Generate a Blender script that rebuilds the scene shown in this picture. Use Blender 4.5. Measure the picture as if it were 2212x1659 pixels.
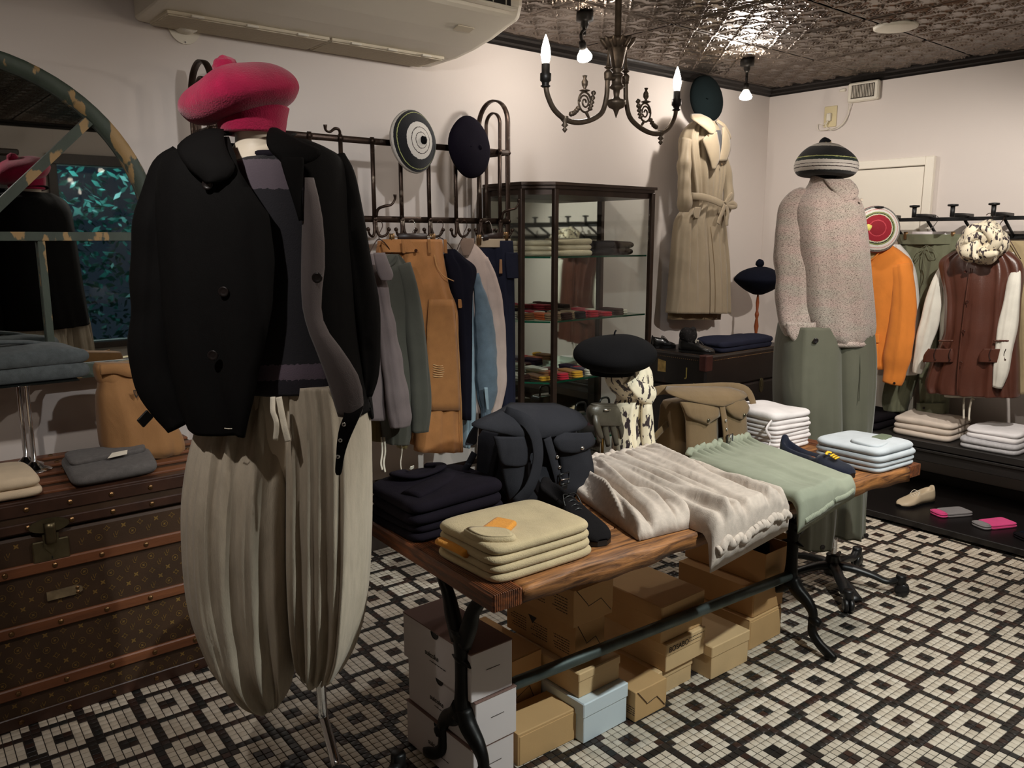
import bpy, bmesh, math, random
import numpy as np
from mathutils import Vector, Matrix

for o in list(bpy.data.objects):
    bpy.data.objects.remove(o)
SC = bpy.context.scene
COL = SC.collection
# ---------------------------------------------------------------- camera
F, CX, CY, H = 1760.0, 1106.0, 829.5, 1.48
PIT, YAW = math.atan(314 / 1760.0), math.radians(39.7)
FW = np.array([math.sin(YAW) * math.cos(PIT), math.cos(YAW) * math.cos(PIT), -math.sin(PIT)])
RT = np.array([math.cos(YAW), -math.sin(YAW), 0.0])
UP = np.cross(RT, FW)
HF = np.array([math.sin(YAW), math.cos(YAW), 0.0])
CAMP = np.array([0, 0, H])
cd = bpy.data.cameras.new('camera')
cam = bpy.data.objects.new('camera', cd)
COL.objects.link(cam)
cd.sensor_fit = 'HORIZONTAL'; cd.sensor_width = 36.0; cd.lens = F / 2212 * 36.0
cd.clip_start = 0.02; cd.clip_end = 60
cam.matrix_world = Matrix(((RT[0], UP[0], -FW[0], 0), (RT[1], UP[1], -FW[1], 0), (RT[2], UP[2], -FW[2], H), (0, 0, 0, 1)))
SC.camera = cam
# ---------------------------------------------------------------- world, exposure
w = bpy.data.worlds.new('night'); SC.world = w; w.use_nodes = True
w.node_tree.nodes['Background'].inputs[0].default_value = (0.010, 0.016, 0.024, 1)
w.node_tree.nodes['Background'].inputs[1].default_value = 1.0
SC.view_settings.view_transform = 'Standard'
try: SC.view_settings.look = 'None'
except Exception: pass
SC.view_settings.gamma = 1.0
SC.view_settings.use_curve_mapping = False
SC.view_settings.exposure = 0.42
LAMP_W = 1.0                                   # overall lamp level
# room lamps: x, y, z, watts, colour, target, cone degrees, blend (their fittings are built further down)
SPOTS = [
 (2.05, 0.62, 2.28, 27, (1, .92, .83), (0.95, 1.8, 0.7), 74, .5),
 (1.90, 0.05, 2.30, 120, (.93, 1, .97), (2.0, 1.5, 0.2), 74, .45),
 (2.60, 0.75, 2.28, 60, (1, .93, .85), (3.2, 1.6, 0.4), 84, .6),
 (3.45, 0.95, 2.28, 85, (1, .94, .87), (4.7, 1.95, 1.0), 92, .6),
 (0.00, 1.30, 2.28, 30, (1, .94, .88), (0.55, 2.95, 0.9), 88, .6),
 (1.30, 1.35, 2.30, 32, (.96, .98, 1), (1.9, 3.0, 1.0), 92, .6),
]

# ---------------------------------------------------------------- helpers
def ray(x, y): return FW * F + RT * (x - CX) - UP * (y - CY)
def at_z(x, y, z):
    d = ray(x, y); return CAMP + d * ((z - H) / d[2])
def at_y(x, y, Y):
    d = ray(x, y); return CAMP + d * (Y / d[1])
def at_x(x, y, X):
    d = ray(x, y); return CAMP + d * (X / d[0])
def at_c(x, y, C):
    d = ray(x, y); k = ((np.array(C) - CAMP) @ HF) / (d @ HF); return CAMP + d * k
def at(p, plane):
    k = plane[0]
    return {'y': at_y, 'x': at_x, 'c': at_c, 'z': at_z}[k](p[0], p[1], plane[1])
def lin(c):
    return tuple(((v / 255) / 12.92 if v / 255 <= .04045 else ((v / 255 + .055) / 1.055) ** 2.4) for v in c)
def nz(P, s, seed=0, n=7):
    P = np.asarray(P, float); r = np.random.RandomState(seed)
    out = np.zeros(P.shape[:-1])
    for i in range(n):
        k = r.normal(size=P.shape[-1]); k /= np.linalg.norm(k) + 1e-9
        out += np.sin((P @ k) * s * r.uniform(.6, 1.7) + r.uniform(0, 6.28))
    return out / n * 1.6
def tag(o, label, cat, group=None, kind=None):
    o['label'] = label; o['category'] = cat
    if group: o['group'] = group
    if kind: o['kind'] = kind
    return o
def thing(name, label, cat, loc=(0, 0, 0), group=None):
    o = bpy.data.objects.new(name, None); COL.objects.link(o)
    o.empty_display_size = .05
    o.location = [float(v) for v in loc]
    return tag(o, label, cat, group)
def wloc(o):
    v = np.array(o.location)
    while o.parent: o = o.parent; v = v + np.array(o.location)
    return v
def mk(name, V, Fc, mat=None, parent=None, smooth=True, mats=None, fmat=None):
    V = np.asarray(V, float)
    if parent is not None: base = wloc(parent); loc = np.zeros(3)
    else:
        base = np.array([V[:, 0].mean(), V[:, 1].mean(), V[:, 2].min()]); loc = base
    me = bpy.data.meshes.new(name)
    me.from_pydata((V - base).tolist(), [], [tuple(int(i) for i in f) for f in Fc])
    for m in (mats or [mat]): me.materials.append(m)
    if fmat is not None: me.polygons.foreach_set('material_index', np.asarray(fmat, np.int32))
    if smooth: me.polygons.foreach_set('use_smooth', [True] * len(me.polygons))
    me.update()
    if len(me.polygons) < 9000:
        bm = bmesh.new(); bm.from_mesh(me); bmesh.ops.recalc_face_normals(bm, faces=bm.faces); bm.to_mesh(me); bm.free()
    o = bpy.data.objects.new(name, me); COL.objects.link(o)
    if parent is not None: o.parent = parent
    else: o.location = loc
    return o
def child(parent, me, loc, name, rot=None, scale=None):
    o = bpy.data.objects.new(name, me); COL.objects.link(o); o.parent = parent
    o.location = np.asarray(loc, float) - wloc(parent)
    if rot: o.rotation_euler = rot
    if scale: o.scale = scale
    return o
def struct(o): o['kind'] = 'structure'; return o
def dup(root, loc, rz=None, label=None):
    r = root.copy(); COL.objects.link(r); r.location = [float(v) for v in loc]
    if rz is not None: r.rotation_euler = (0, 0, rz)
    if label: r['label'] = label
    for ch in list(root.children):
        c = ch.copy(); COL.objects.link(c); c.parent = r
        for g in list(ch.children):
            e = g.copy(); COL.objects.link(e); e.parent = c
    return r
class MB:
    """collects geometry for one mesh"""
    def __init__(s): s.V = []; s.F = []; s.m = []; s.n = 0
    def add(s, V, Fc, mi=0):
        V = np.asarray(V, float); s.V.append(V)
        s.F += [tuple(i + s.n for i in f) for f in Fc]; s.m += [mi] * len(Fc); s.n += len(V); return s
    def build(s, name, mat=None, parent=None, smooth=True, mats=None):
        return mk(name, np.concatenate(s.V), s.F, mat, parent, smooth, mats, s.m if mats else None)
def rotz(V, a, o=(0, 0, 0)):
    V = np.asarray(V, float) - o; c, s = math.cos(a), math.sin(a)
    return np.stack([V[..., 0] * c - V[..., 1] * s, V[..., 0] * s + V[..., 1] * c, V[..., 2]], -1) + o
def box_vf(x0, x1, y0, y1, z0, z1, b=.003):
    """chamfered box"""
    b = min(b, (x1 - x0) * .3, (y1 - y0) * .3, (z1 - z0) * .3)
    V = []; ids = {}
    c = [((x0 + x1) / 2, (x1 - x0) / 2), ((y0 + y1) / 2, (y1 - y0) / 2), ((z0 + z1) / 2, (z1 - z0) / 2)]
    for sx in (-1, 1):
        for sy in (-1, 1):
            for sz in (-1, 1):
                for ax in range(3):
                    s = (sx, sy, sz)
                    p = [c[i][0] + s[i] * (c[i][1] - (0 if i == ax else b)) for i in range(3)]
                    ids[(sx, sy, sz, ax)] = len(V); V.append(p)
    Fc = []
    for ax in range(3):
        a1, a2 = [(1, 2), (2, 0), (0, 1)][ax]
        for s in (-1, 1):
            q = []
            for (u, v) in ((-1, -1), (1, -1), (1, 1), (-1, 1)):
                k = [0, 0, 0]; k[ax] = s; k[a1] = u; k[a2] = v; q.append(ids[(*k, ax)])
            Fc.append(q if s > 0 else q[::-1])
    for ax in range(3):
        a1, a2 = [(1, 2), (2, 0), (0, 1)][ax]
        for u in (-1, 1):
            for v in (-1, 1):
                k0 = [0, 0, 0]; k0[a1] = u; k0[a2] = v; k1 = list(k0); k0[ax] = -1; k1[ax] = 1
                q = [ids[(*k0, a1)], ids[(*k1, a1)], ids[(*k1, a2)], ids[(*k0, a2)]]
                Fc.append(q if u * v > 0 else q[::-1])
    for sx in (-1, 1):
        for sy in (-1, 1):
            for sz in (-1, 1):
                q = [ids[(sx, sy, sz, i)] for i in range(3)]
                Fc.append(q if sx * sy * sz > 0 else q[::-1])
    return np.array(V), Fc
def box(name, b6, mat, parent=None, bev=.003, rz=0, o=(0, 0, 0)):
    V, Fc = box_vf(*b6, bev)
    if rz: V = rotz(V, rz, np.array(o, float))
    return mk(name, V, Fc, mat, parent, smooth=False)
def loft(rings, cap=True, closed=True):
    R = len(rings); n = len(rings[0]); V = np.concatenate(rings); Fc = []
    m = n if closed else n - 1
    for i in range(R - 1):
        for j in range(m):
            k = (j + 1) % n
            Fc.append((i * n + j, i * n + k, (i + 1) * n + k, (i + 1) * n + j))
    if cap and closed:
        Fc.append(tuple(range(n - 1, -1, -1))); Fc.append(tuple(range((R - 1) * n, R * n)))
    return V, Fc
def cat(P, m):
    """smooth resample (Catmull-Rom) of rows of numbers"""
    P = np.asarray(P, float)
    if len(P) == 2:
        t = np.linspace(0, 1, m)[:, None]; return P[0] * (1 - t) + P[1] * t
    Q = np.vstack([2 * P[0] - P[1], P, 2 * P[-1] - P[-2]])
    t = np.linspace(0, len(P) - 1 - 1e-9, m); i = t.astype(int); f = (t - i)[:, None]
    a, b, c, d = Q[i], Q[i + 1], Q[i + 2], Q[i + 3]
    return .5 * (2 * b + (c - a) * f + (2 * a - 5 * b + 4 * c - d) * f ** 2 + (3 * b - a - 3 * c + d) * f ** 3)
def tube_vf(pts, r, seg=10, cap=True, flat=None, upv=None, power=2.0):
    """swept tube; r scalar or per point; flat = (ra, rb) multipliers of section; upv fixes the section's first axis"""
    P = np.asarray(pts, float); n = len(P)
    r = np.full(n, r) if np.isscalar(r) else np.asarray(r, float)
    T = np.gradient(P, axis=0); T /= np.linalg.norm(T, axis=1)[:, None] + 1e-12
    u = np.array(upv if upv is not None else ((0, 0, 1) if abs(T[0][2]) < .9 else (1, 0, 0)), float)
    rings = []
    fa, fb = flat or (1, 1)
    th = np.linspace(0, 2 * math.pi, seg, endpoint=False)
    c, s = np.cos(th), np.sin(th)
    if power != 2: c = np.sign(c) * np.abs(c) ** (2 / power); s = np.sign(s) * np.abs(s) ** (2 / power)
    for i in range(n):
        if upv is not None: u = np.array(upv, float)
        a = u - T[i] * (u @ T[i]); a /= np.linalg.norm(a) + 1e-12; b = np.cross(T[i], a); u = a
        rings.append(P[i] + r[i] * (np.outer(c, a) * fa + np.outer(s, b) * fb))
    return loft(rings, cap)
def tube(name, pts, r, mat, parent=None, seg=10, sub=0, **k):
    if sub: pts = cat(pts, sub)
    if not np.isscalar(r) and len(r) != len(pts): r = cat(np.array(r)[:, None], len(pts))[:, 0]
    V, Fc = tube_vf(pts, r, seg, **k); return mk(name, V, Fc, mat, parent)
def lathe_vf(prof, c=(0, 0, 0), seg=24, axis=None, cap=False):
    th = np.linspace(0, 2 * math.pi, seg, endpoint=False)
    rings = [np.stack([r * np.cos(th), r * np.sin(th), np.full(seg, z)], 1) for r, z in prof]
    V, Fc = loft(rings, cap)
    if axis is not None:
        q = Vector((0, 0, 1)).rotation_difference(Vector(axis)).to_matrix(); V = V @ np.array(q).T
    return V + np.array(c, float), Fc
def lathe(name, prof, c, mat, parent=None, seg=24, axis=None, cap=False, smooth=True):
    V, Fc = lathe_vf(prof, c, seg, axis, cap); return mk(name, V, Fc, mat, parent, smooth)
def grid_vf(fn, nu, nv):
    u, v = np.meshgrid(np.linspace(0, 1, nu), np.linspace(0, 1, nv))
    V = fn(u.ravel(), v.ravel())
    Fc = [(j * nu + i, j * nu + i + 1, (j + 1) * nu + i + 1, (j + 1) * nu + i) for j in range(nv - 1) for i in range(nu - 1)]
    return V, Fc
def prism_vf(poly, d):
    """extrude a planar polygon by vector d"""
    P = np.asarray(poly, float); n = len(P); V = np.concatenate([P, P + np.array(d, float)])
    Fc = [tuple(range(n - 1, -1, -1)), tuple(range(n, 2 * n))] + [(i, (i + 1) % n, n + (i + 1) % n, n + i) for i in range(n)]
    return V, Fc
def prism(name, poly, d, mat, parent=None, smooth=False):
    V, Fc = prism_vf(poly, d); return mk(name, V, Fc, mat, parent, smooth)
def solid(o, t, off=-1):
    m = o.modifiers.new('thickness', 'SOLIDIFY'); m.thickness = t; m.offset = off; return o
def subd(o, l=1):
    m = o.modifiers.new('smooth', 'SUBSURF'); m.levels = l; m.render_levels = l; return o

# ---------------------------------------------------------------- materials
MATS = {}
def M(name, col, rough=.75, metal=0, var=.0, vs=8, bump=0, bs=300, sheen=0, coat=0, stretch=(1, 1, 1), col2=None, c2=(.45, .6), c2s=30, spec=None, world=False, coord='Object'):
    if name in MATS: return MATS[name]
    m = bpy.data.materials.new(name); m.use_nodes = True; nt = m.node_tree; b = nt.nodes['Principled BSDF']
    L = nt.links.new
    c = lin(col)
    b.inputs['Base Color'].default_value = (*c, 1); b.inputs['Roughness'].default_value = rough; b.inputs['Metallic'].default_value = metal
    if sheen: b.inputs['Sheen Weight'].default_value = sheen; b.inputs['Sheen Roughness'].default_value = .5
    if coat: b.inputs['Coat Weight'].default_value = coat
    if spec is not None: b.inputs['Specular IOR Level'].default_value = spec
    if var or bump or col2:
        tc = nt.nodes.new('ShaderNodeTexCoord'); mp = nt.nodes.new('ShaderNodeMapping'); mp.inputs['Scale'].default_value = stretch
        if world:
            g = nt.nodes.new('ShaderNodeNewGeometry'); L(g.outputs['Position'], mp.inputs[0])
        else: L(tc.outputs[coord], mp.inputs[0])
    last = None
    if var:
        n = nt.nodes.new('ShaderNodeTexNoise'); n.inputs['Scale'].default_value = vs; n.inputs['Detail'].default_value = 5
        L(mp.outputs[0], n.inputs['Vector'])
        r = nt.nodes.new('ShaderNodeMapRange'); r.inputs['From Min'].default_value = .25; r.inputs['From Max'].default_value = .75
        r.inputs['To Min'].default_value = 1 - var; r.inputs['To Max'].default_value = 1 + var; L(n.outputs['Fac'], r.inputs['Value'])
        x = nt.nodes.new('ShaderNodeVectorMath'); x.operation = 'SCALE'; x.inputs[0].default_value = c; L(r.outputs[0], x.inputs['Scale'])
        last = x.outputs[0]; L(last, b.inputs['Base Color'])
    if col2:
        n2 = nt.nodes.new('ShaderNodeTexNoise'); n2.inputs['Scale'].default_value = c2s; n2.inputs['Detail'].default_value = 6; L(mp.outputs[0], n2.inputs['Vector'])
        r2 = nt.nodes.new('ShaderNodeMapRange'); r2.inputs['From Min'].default_value = c2[0]; r2.inputs['From Max'].default_value = c2[1]; L(n2.outputs['Fac'], r2.inputs['Value'])
        mx = nt.nodes.new('ShaderNodeMix'); mx.data_type = 'RGBA'
        L(r2.outputs[0], mx.inputs['Factor'])
        if last: L(last, mx.inputs['A'])
        else: mx.inputs['A'].default_value = (*c, 1)
        mx.inputs['B'].default_value = (*lin(col2), 1); L(mx.outputs['Result'], b.inputs['Base Color'])
    if bump:
        n3 = nt.nodes.new('ShaderNodeTexNoise'); n3.inputs['Scale'].default_value = bs; n3.inputs['Detail'].default_value = 3; L(mp.outputs[0], n3.inputs['Vector'])
        bp = nt.nodes.new('ShaderNodeBump'); bp.inputs['Strength'].default_value = bump; bp.inputs['Distance'].default_value = .002
        L(n3.outputs['Fac'], bp.inputs['Height']); L(bp.outputs[0], b.inputs['Normal'])
    MATS[name] = m; return m
def cloth(name, col, rough=.9, var=.10, bump=.35, bs=420, sheen=None, crease=.26, **k):
    if name in MATS: return MATS[name]
    dark = max(col) <= 60
    if sheen is None: sheen = 0 if dark else .1
    m = M(name, col, rough, 0, var=var, vs=k.pop('vs', 14), bump=bump, bs=bs, sheen=sheen, spec=.08 if dark else .3, **k)
    nt = m.node_tree; L = nt.links.new; b = nt.nodes['Principled BSDF']           # soft creases under the weave
    tc = nt.nodes.new('ShaderNodeTexCoord'); mp = nt.nodes.new('ShaderNodeMapping'); mp.inputs['Scale'].default_value = (1, 1, .6); L(tc.outputs['Object'], mp.inputs[0])
    n = nt.nodes.new('ShaderNodeTexNoise'); n.inputs['Scale'].default_value = 9; n.inputs['Detail'].default_value = 3; n.inputs['Distortion'].default_value = .5; L(mp.outputs[0], n.inputs['Vector'])
    bp = nt.nodes.new('ShaderNodeBump'); bp.inputs['Strength'].default_value = crease; bp.inputs['Distance'].default_value = .02; L(n.outputs['Fac'], bp.inputs['Height'])
    if b.inputs['Normal'].is_linked: L(bp.outputs[0], b.inputs['Normal'].links[0].from_node.inputs['Normal'])
    else: L(bp.outputs[0], b.inputs['Normal'])
    return m
def emis(name, col, s):
    m = bpy.data.materials.new(name); m.use_nodes = True; b = m.node_tree.nodes['Principled BSDF']
    b.inputs['Base Color'].default_value = (*col, 1); b.inputs['Emission Color'].default_value = (*col, 1); b.inputs['Emission Strength'].default_value = s
    return m
def glass(name, tint=(.97, .99, .98), mixf=.07):
    m = bpy.data.materials.new(name); m.use_nodes = True; nt = m.node_tree; L = nt.links.new
    nt.nodes.remove(nt.nodes['Principled BSDF']); out = nt.nodes['Material Output']
    t = nt.nodes.new('ShaderNodeBsdfTransparent'); t.inputs[0].default_value = (*tint, 1)
    g = nt.nodes.new('ShaderNodeBsdfGlossy'); g.inputs['Roughness'].default_value = .02
    fr = nt.nodes.new('ShaderNodeFresnel'); fr.inputs[0].default_value = 1.45
    ge = nt.nodes.new('ShaderNodeNewGeometry'); mu = nt.nodes.new('ShaderNodeMath'); mu.operation = 'SUBTRACT'; mu.use_clamp = True; L(fr.outputs[0], mu.inputs[0]); L(ge.outputs['Backfacing'], mu.inputs[1])
    mx = nt.nodes.new('ShaderNodeMixShader'); L(mu.outputs[0], mx.inputs[0]); L(t.outputs[0], mx.inputs[1]); L(g.outputs[0], mx.inputs[2]); L(mx.outputs[0], out.inputs[0])
    return m
def stripes(name, cols, stops, axis='z', rough=.9, scale=1.0, radial=False, bump=.4, const=True):
    """bands of colour along one object axis (0..1 over the given length) or along the radius"""
    m = bpy.data.materials.new(name); m.use_nodes = True; nt = m.node_tree; L = nt.links.new; b = nt.nodes['Principled BSDF']
    b.inputs['Roughness'].default_value = rough; b.inputs['Sheen Weight'].default_value = .2
    tc = nt.nodes.new('ShaderNodeTexCoord'); cr = nt.nodes.new('ShaderNodeValToRGB'); cr.color_ramp.interpolation = 'CONSTANT' if const else 'LINEAR'
    at_ = nt.nodes.new('ShaderNodeAttribute'); at_.attribute_name = 'band'
    wv = nt.nodes.new('ShaderNodeTexNoise'); wv.inputs['Scale'].default_value = 140; L(tc.outputs['Object'], wv.inputs['Vector'])
    ma = nt.nodes.new('ShaderNodeMath'); ma.operation = 'MULTIPLY_ADD'; ma.inputs[1].default_value = .022; L(wv.outputs['Fac'], ma.inputs[0]); L(at_.outputs['Fac'], ma.inputs[2])
    L(ma.outputs[0], cr.inputs[0])
    e = cr.color_ramp.elements
    while len(e) < len(cols): e.new(.5)
    for i, (c, s) in enumerate(zip(cols, stops)): e[i].position = s; e[i].color = (*lin(c), 1)
    L(cr.outputs[0], b.inputs['Base Color'])
    n3 = nt.nodes.new('ShaderNodeTexNoise'); n3.inputs['Scale'].default_value = 350; L(tc.outputs['Object'], n3.inputs['Vector'])
    bp = nt.nodes.new('ShaderNodeBump'); bp.inputs['Strength'].default_value = bump; bp.inputs['Distance'].default_value = .003; L(n3.outputs['Fac'], bp.inputs['Height']); L(bp.outputs[0], b.inputs['Normal'])
    return m
def band(o, vals):
    a = o.data.attributes.new('band', 'FLOAT', 'POINT'); a.data.foreach_set('value', np.asarray(vals, np.float32)); return o

WALL = M('wall_paint', (208, 198, 191), .85, var=.03, vs=1.2, bump=.15, bs=60, world=True)
IRON = M('black_iron', (26, 25, 24), .45, .7, var=.3, vs=30, bump=.2, bs=120)
RACKM = M('rack_iron', (62, 48, 40), .42, .75, var=.35, vs=25, bump=.25, bs=150, col2=(150, 138, 124), c2=(.6, .72), c2s=18)
CHROME = M('chrome', (225, 225, 228), .12, 1)
BRASS = M('aged_brass', (98, 86, 74), .48, .75, var=.35, vs=40)
BLACKP = M('black_plastic', (16, 16, 17), .4)
WHITEP = M('white_plastic', (214, 206, 190), .45, var=.03, vs=5)
DARKMET = M('dark_metal', (30, 27, 25), .45, .5, var=.2, vs=12)
KRAFT = M('kraft_card', (200, 162, 112), .8, var=.05, vs=9, bump=.1, bs=200)
KRAFT2 = M('kraft_card_pale', (212, 180, 134), .8, var=.05, vs=9, bump=.1, bs=200)
KRAFT3 = M('kraft_card_deep', (188, 146, 96), .8, var=.05, vs=9, bump=.1, bs=200)
WCARD = M('white_card', (214, 205, 204), .6, var=.02, vs=6)
BCARD = M('cool_white_card', (214, 226, 232), .5, var=.02, vs=6)
INK = M('print_ink', (52, 44, 38), .8)
GLASS = glass('clear_glass')
# ================================================================ the room
X0, X1, Y0, Y1, ZC = -1.3, 4.99, -1.7, 3.30, 2.46
def wall(name, b6): return struct(box(name, b6, WALL, bev=.001))
wall('wall_left', (X0 - .1, X1 + .1, Y1, Y1 + .1, 0, ZC + .05))
wall('wall_right', (X1, X1 + .1, Y0 - .1, Y1, 0, ZC + .05))
wall('wall_back', (X0 - .1, X0, Y0 - .1, Y1, 0, ZC + .05))
# front wall (behind the camera, seen in the mirror) with a window opening
WX0, WX1, WZ0, WZ1 = 1.62, 2.45, .55, 2.12
V = MB()
for b6 in ((X0, WX0, Y0 - .1, Y0, 0, ZC + .05), (WX1, X1, Y0 - .1, Y0, 0, ZC + .05), (WX0, WX1, Y0 - .1, Y0, WZ1, ZC + .05), (WX0, WX1, Y0 - .1, Y0, 0, WZ0)):
    V.add(*box_vf(*b6, .001))
struct(V.build('wall_front', WALL, smooth=False))
DW = M('dark_wood', (48, 36, 30), .45, var=.35, vs=6, stretch=(6, 6, .6), bump=.2, bs=40)
win = struct(mk('window_1', *box_vf(WX0 - .07, WX1 + .07, Y0 - .02, Y0 + .05, WZ1, WZ1 + .09), DW, smooth=False)); win['label'] = 'dark framed window seen in the arched mirror'
for b6 in ((WX0 - .07, WX0, Y0 - .02, Y0 + .05, WZ0 - .06, WZ1), (WX1, WX1 + .07, Y0 - .02, Y0 + .05, WZ0 - .06, WZ1), (WX0, WX1, Y0 - .02, Y0 + .08, WZ0 - .06, WZ0)):
    mk('window_frame', *box_vf(*b6), DW, win, smooth=False)
mk('pane', *box_vf(WX0, WX1, Y0 - .05, Y0 - .044, WZ0, WZ1, .001), GLASS, win, smooth=False)
# ---------------------------------------------------------------- floor: mosaic of 25 mm tiles
FA, FP, FO = math.radians(-2.25), .1495, np.array([1.987, 1.471])
TS = FP / 6
CE = np.array([math.cos(FA), math.sin(FA)]); SE = np.array([-math.sin(FA), math.cos(FA)])
grout = M('floor_grout', (44, 38, 33), .8, var=.1, vs=20, world=True)
floor = struct(box('floor', (X0, X1, Y0, Y1, -.06, -.0022), grout, bev=.001))
def tile_mat(name, cols, rough):
    m = bpy.data.materials.new(name); m.use_nodes = True; nt = m.node_tree; L = nt.links.new; b = nt.nodes['Principled BSDF']
    g = nt.nodes.new('ShaderNodeNewGeometry'); mp = nt.nodes.new('ShaderNodeVectorMath'); mp.operation = 'SUBTRACT'; mp.inputs[1].default_value = (FO[0], FO[1], 0); L(g.outputs['Position'], mp.inputs[0])
    ro = nt.nodes.new('ShaderNodeVectorRotate'); ro.rotation_type = 'Z_AXIS'; ro.inputs['Angle'].default_value = -FA; L(mp.outputs[0], ro.inputs['Vector'])
    sc = nt.nodes.new('ShaderNodeVectorMath'); sc.operation = 'SCALE'; sc.inputs['Scale'].default_value = 1 / TS; L(ro.outputs[0], sc.inputs[0])
    fl = nt.nodes.new('ShaderNodeVectorMath'); fl.operation = 'FLOOR'; L(sc.outputs[0], fl.inputs[0])
    sep = nt.nodes.new('ShaderNodeSeparateXYZ'); L(fl.outputs[0], sep.inputs[0]); cm = nt.nodes.new('ShaderNodeCombineXYZ'); L(sep.outputs[0], cm.inputs[0]); L(sep.outputs[1], cm.inputs[1])
    wn = nt.nodes.new('ShaderNodeTexWhiteNoise'); wn.noise_dimensions = '2D'; L(cm.outputs[0], wn.inputs['Vector'])
    cr = nt.nodes.new('ShaderNodeValToRGB'); cr.color_ramp.interpolation = 'LINEAR'; e = cr.color_ramp.elements
    while len(e) < len(cols): e.new(.5)
    for i, c in enumerate(cols): e[i].position = i / (len(cols) - 1); e[i].color = (*lin(c), 1)
    L(wn.outputs['Value'], cr.inputs[0])
    n = nt.nodes.new('ShaderNodeTexNoise'); n.inputs['Scale'].default_value = 160; n.inputs['Detail'].default_value = 4; L(g.outputs['Position'], n.inputs['Vector'])
    n2 = nt.nodes.new('ShaderNodeTexNoise'); n2.inputs['Scale'].default_value = 9; L(g.outputs['Position'], n2.inputs['Vector'])
    rr = nt.nodes.new('ShaderNodeMapRange'); rr.inputs['From Min'].default_value = .66; rr.inputs['From Max'].default_value = .74; rr.inputs['To Max'].default_value = .55; L(n.outputs['Fac'], rr.inputs['Value'])
    mx = nt.nodes.new('ShaderNodeMix'); mx.data_type = 'RGBA'; L(rr.outputs[0], mx.inputs['Factor']); L(cr.outputs[0], mx.inputs['A']); mx.inputs['B'].default_value = (*lin((60, 50, 42)), 1)
    L(mx.outputs['Result'], b.inputs['Base Color'])
    r3 = nt.nodes.new('ShaderNodeMapRange'); r3.inputs['To Min'].default_value = rough - .1; r3.inputs['To Max'].default_value = rough + .15; L(n2.outputs['Fac'], r3.inputs['Value']); L(r3.outputs[0], b.inputs['Roughness'])
    return m
TW = tile_mat('cream_tile', [(186, 174, 156), (204, 193, 176), (195, 183, 165), (210, 200, 184)], .38)
TB = tile_mat('dark_tile', [(30, 28, 27), (46, 40, 36), (58, 38, 30), (34, 36, 34), (40, 34, 30)], .34)
ni = np.arange(-170, 170)
I, J = np.meshgrid(ni, ni); I = I.ravel(); J = J.ravel()
cxy = FO + np.outer((I + .5) * TS, CE) + np.outer((J + .5) * TS, SE)
keep = (cxy[:, 0] > X0 + .02) & (cxy[:, 0] < X1 - .015) & (cxy[:, 1] > Y0 + .02) & (cxy[:, 1] < Y1 - .015)
I, J, cxy = I[keep], J[keep], cxy[keep]
def cell_white(I, J):
    # blocks every 6 tiles, alternating ringed 6x6 blocks (corners cut, dark centre) and plain 4x4 blocks
    a = np.floor_divide(I + 3, 6); b = np.floor_divide(J + 3, 6); u = (I + 3) % 6; v = (J + 3) % 6
    white = np.zeros(len(I), bool)
    for da in (-1, 0, 1):
        for db in (-1, 0, 1):
            aa, bb = a + da, b + db; uu = I - (aa * 6 - 3); vv = J - (bb * 6 - 3)
            ring = (aa + bb) % 2 == 0
            inD = (uu >= 0) & (uu < 6) & (vv >= 0) & (vv < 6)
            corner = ((uu == 0) | (uu == 5)) & ((vv == 0) | (vv == 5)); cen = ((uu == 2) | (uu == 3)) & ((vv == 2) | (vv == 3))
            inS = (uu >= 1) & (uu < 5) & (vv >= 1) & (vv < 5)
            white |= np.where(ring, inD & ~corner & ~cen, inS)
    return white
white = cell_white(I, J)
# how large each tile shows in the photograph
P3 = np.column_stack([cxy, np.zeros(len(cxy))]) - CAMP
dep = P3 @ FW; pxx = CX + F * (P3 @ RT) / dep; pyy = CY - F * (P3 @ UP) / dep
vis = (dep > .3) & (pxx > 15) & (pxx < 2195) & (pyy < 1650) & (pyy > 1000)
vis &= ~((cxy[:, 0] > 1.1) & (cxy[:, 0] < 2.75) & (cxy[:, 1] > 1.5)) & ~((pxx > 640) & (pxx < 1130) & (pyy > 1250)) & ~((pxx > 380) & (pxx < 800) & (pyy < 1545))
rank = np.where(vis, dep, 1e9); near = np.zeros(len(I), bool); near[np.argsort(rank)[:300]] = True
def tile_proto(m):
    h = TS / 2 - .00135; V, Fc = [], []
    for z, k in ((0, h - .0007), (-.0006, h), (-.004, h)):
        V += [(-k, -k, z), (k, -k, z), (k, k, z), (-k, k, z)]
    Fc = [(0, 1, 2, 3)] + [(r * 4 + 4 + i, r * 4 + 4 + (i + 1) % 4, r * 4 + (i + 1) % 4, r * 4 + i) for r in (0, 1) for i in range(4)]
    V = np.array(V); V = rotz(V, FA)
    me = bpy.data.meshes.new('tile'); me.from_pydata(V.tolist(), [], Fc); me.materials.append(m); return me, V, np.array(Fc)
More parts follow.
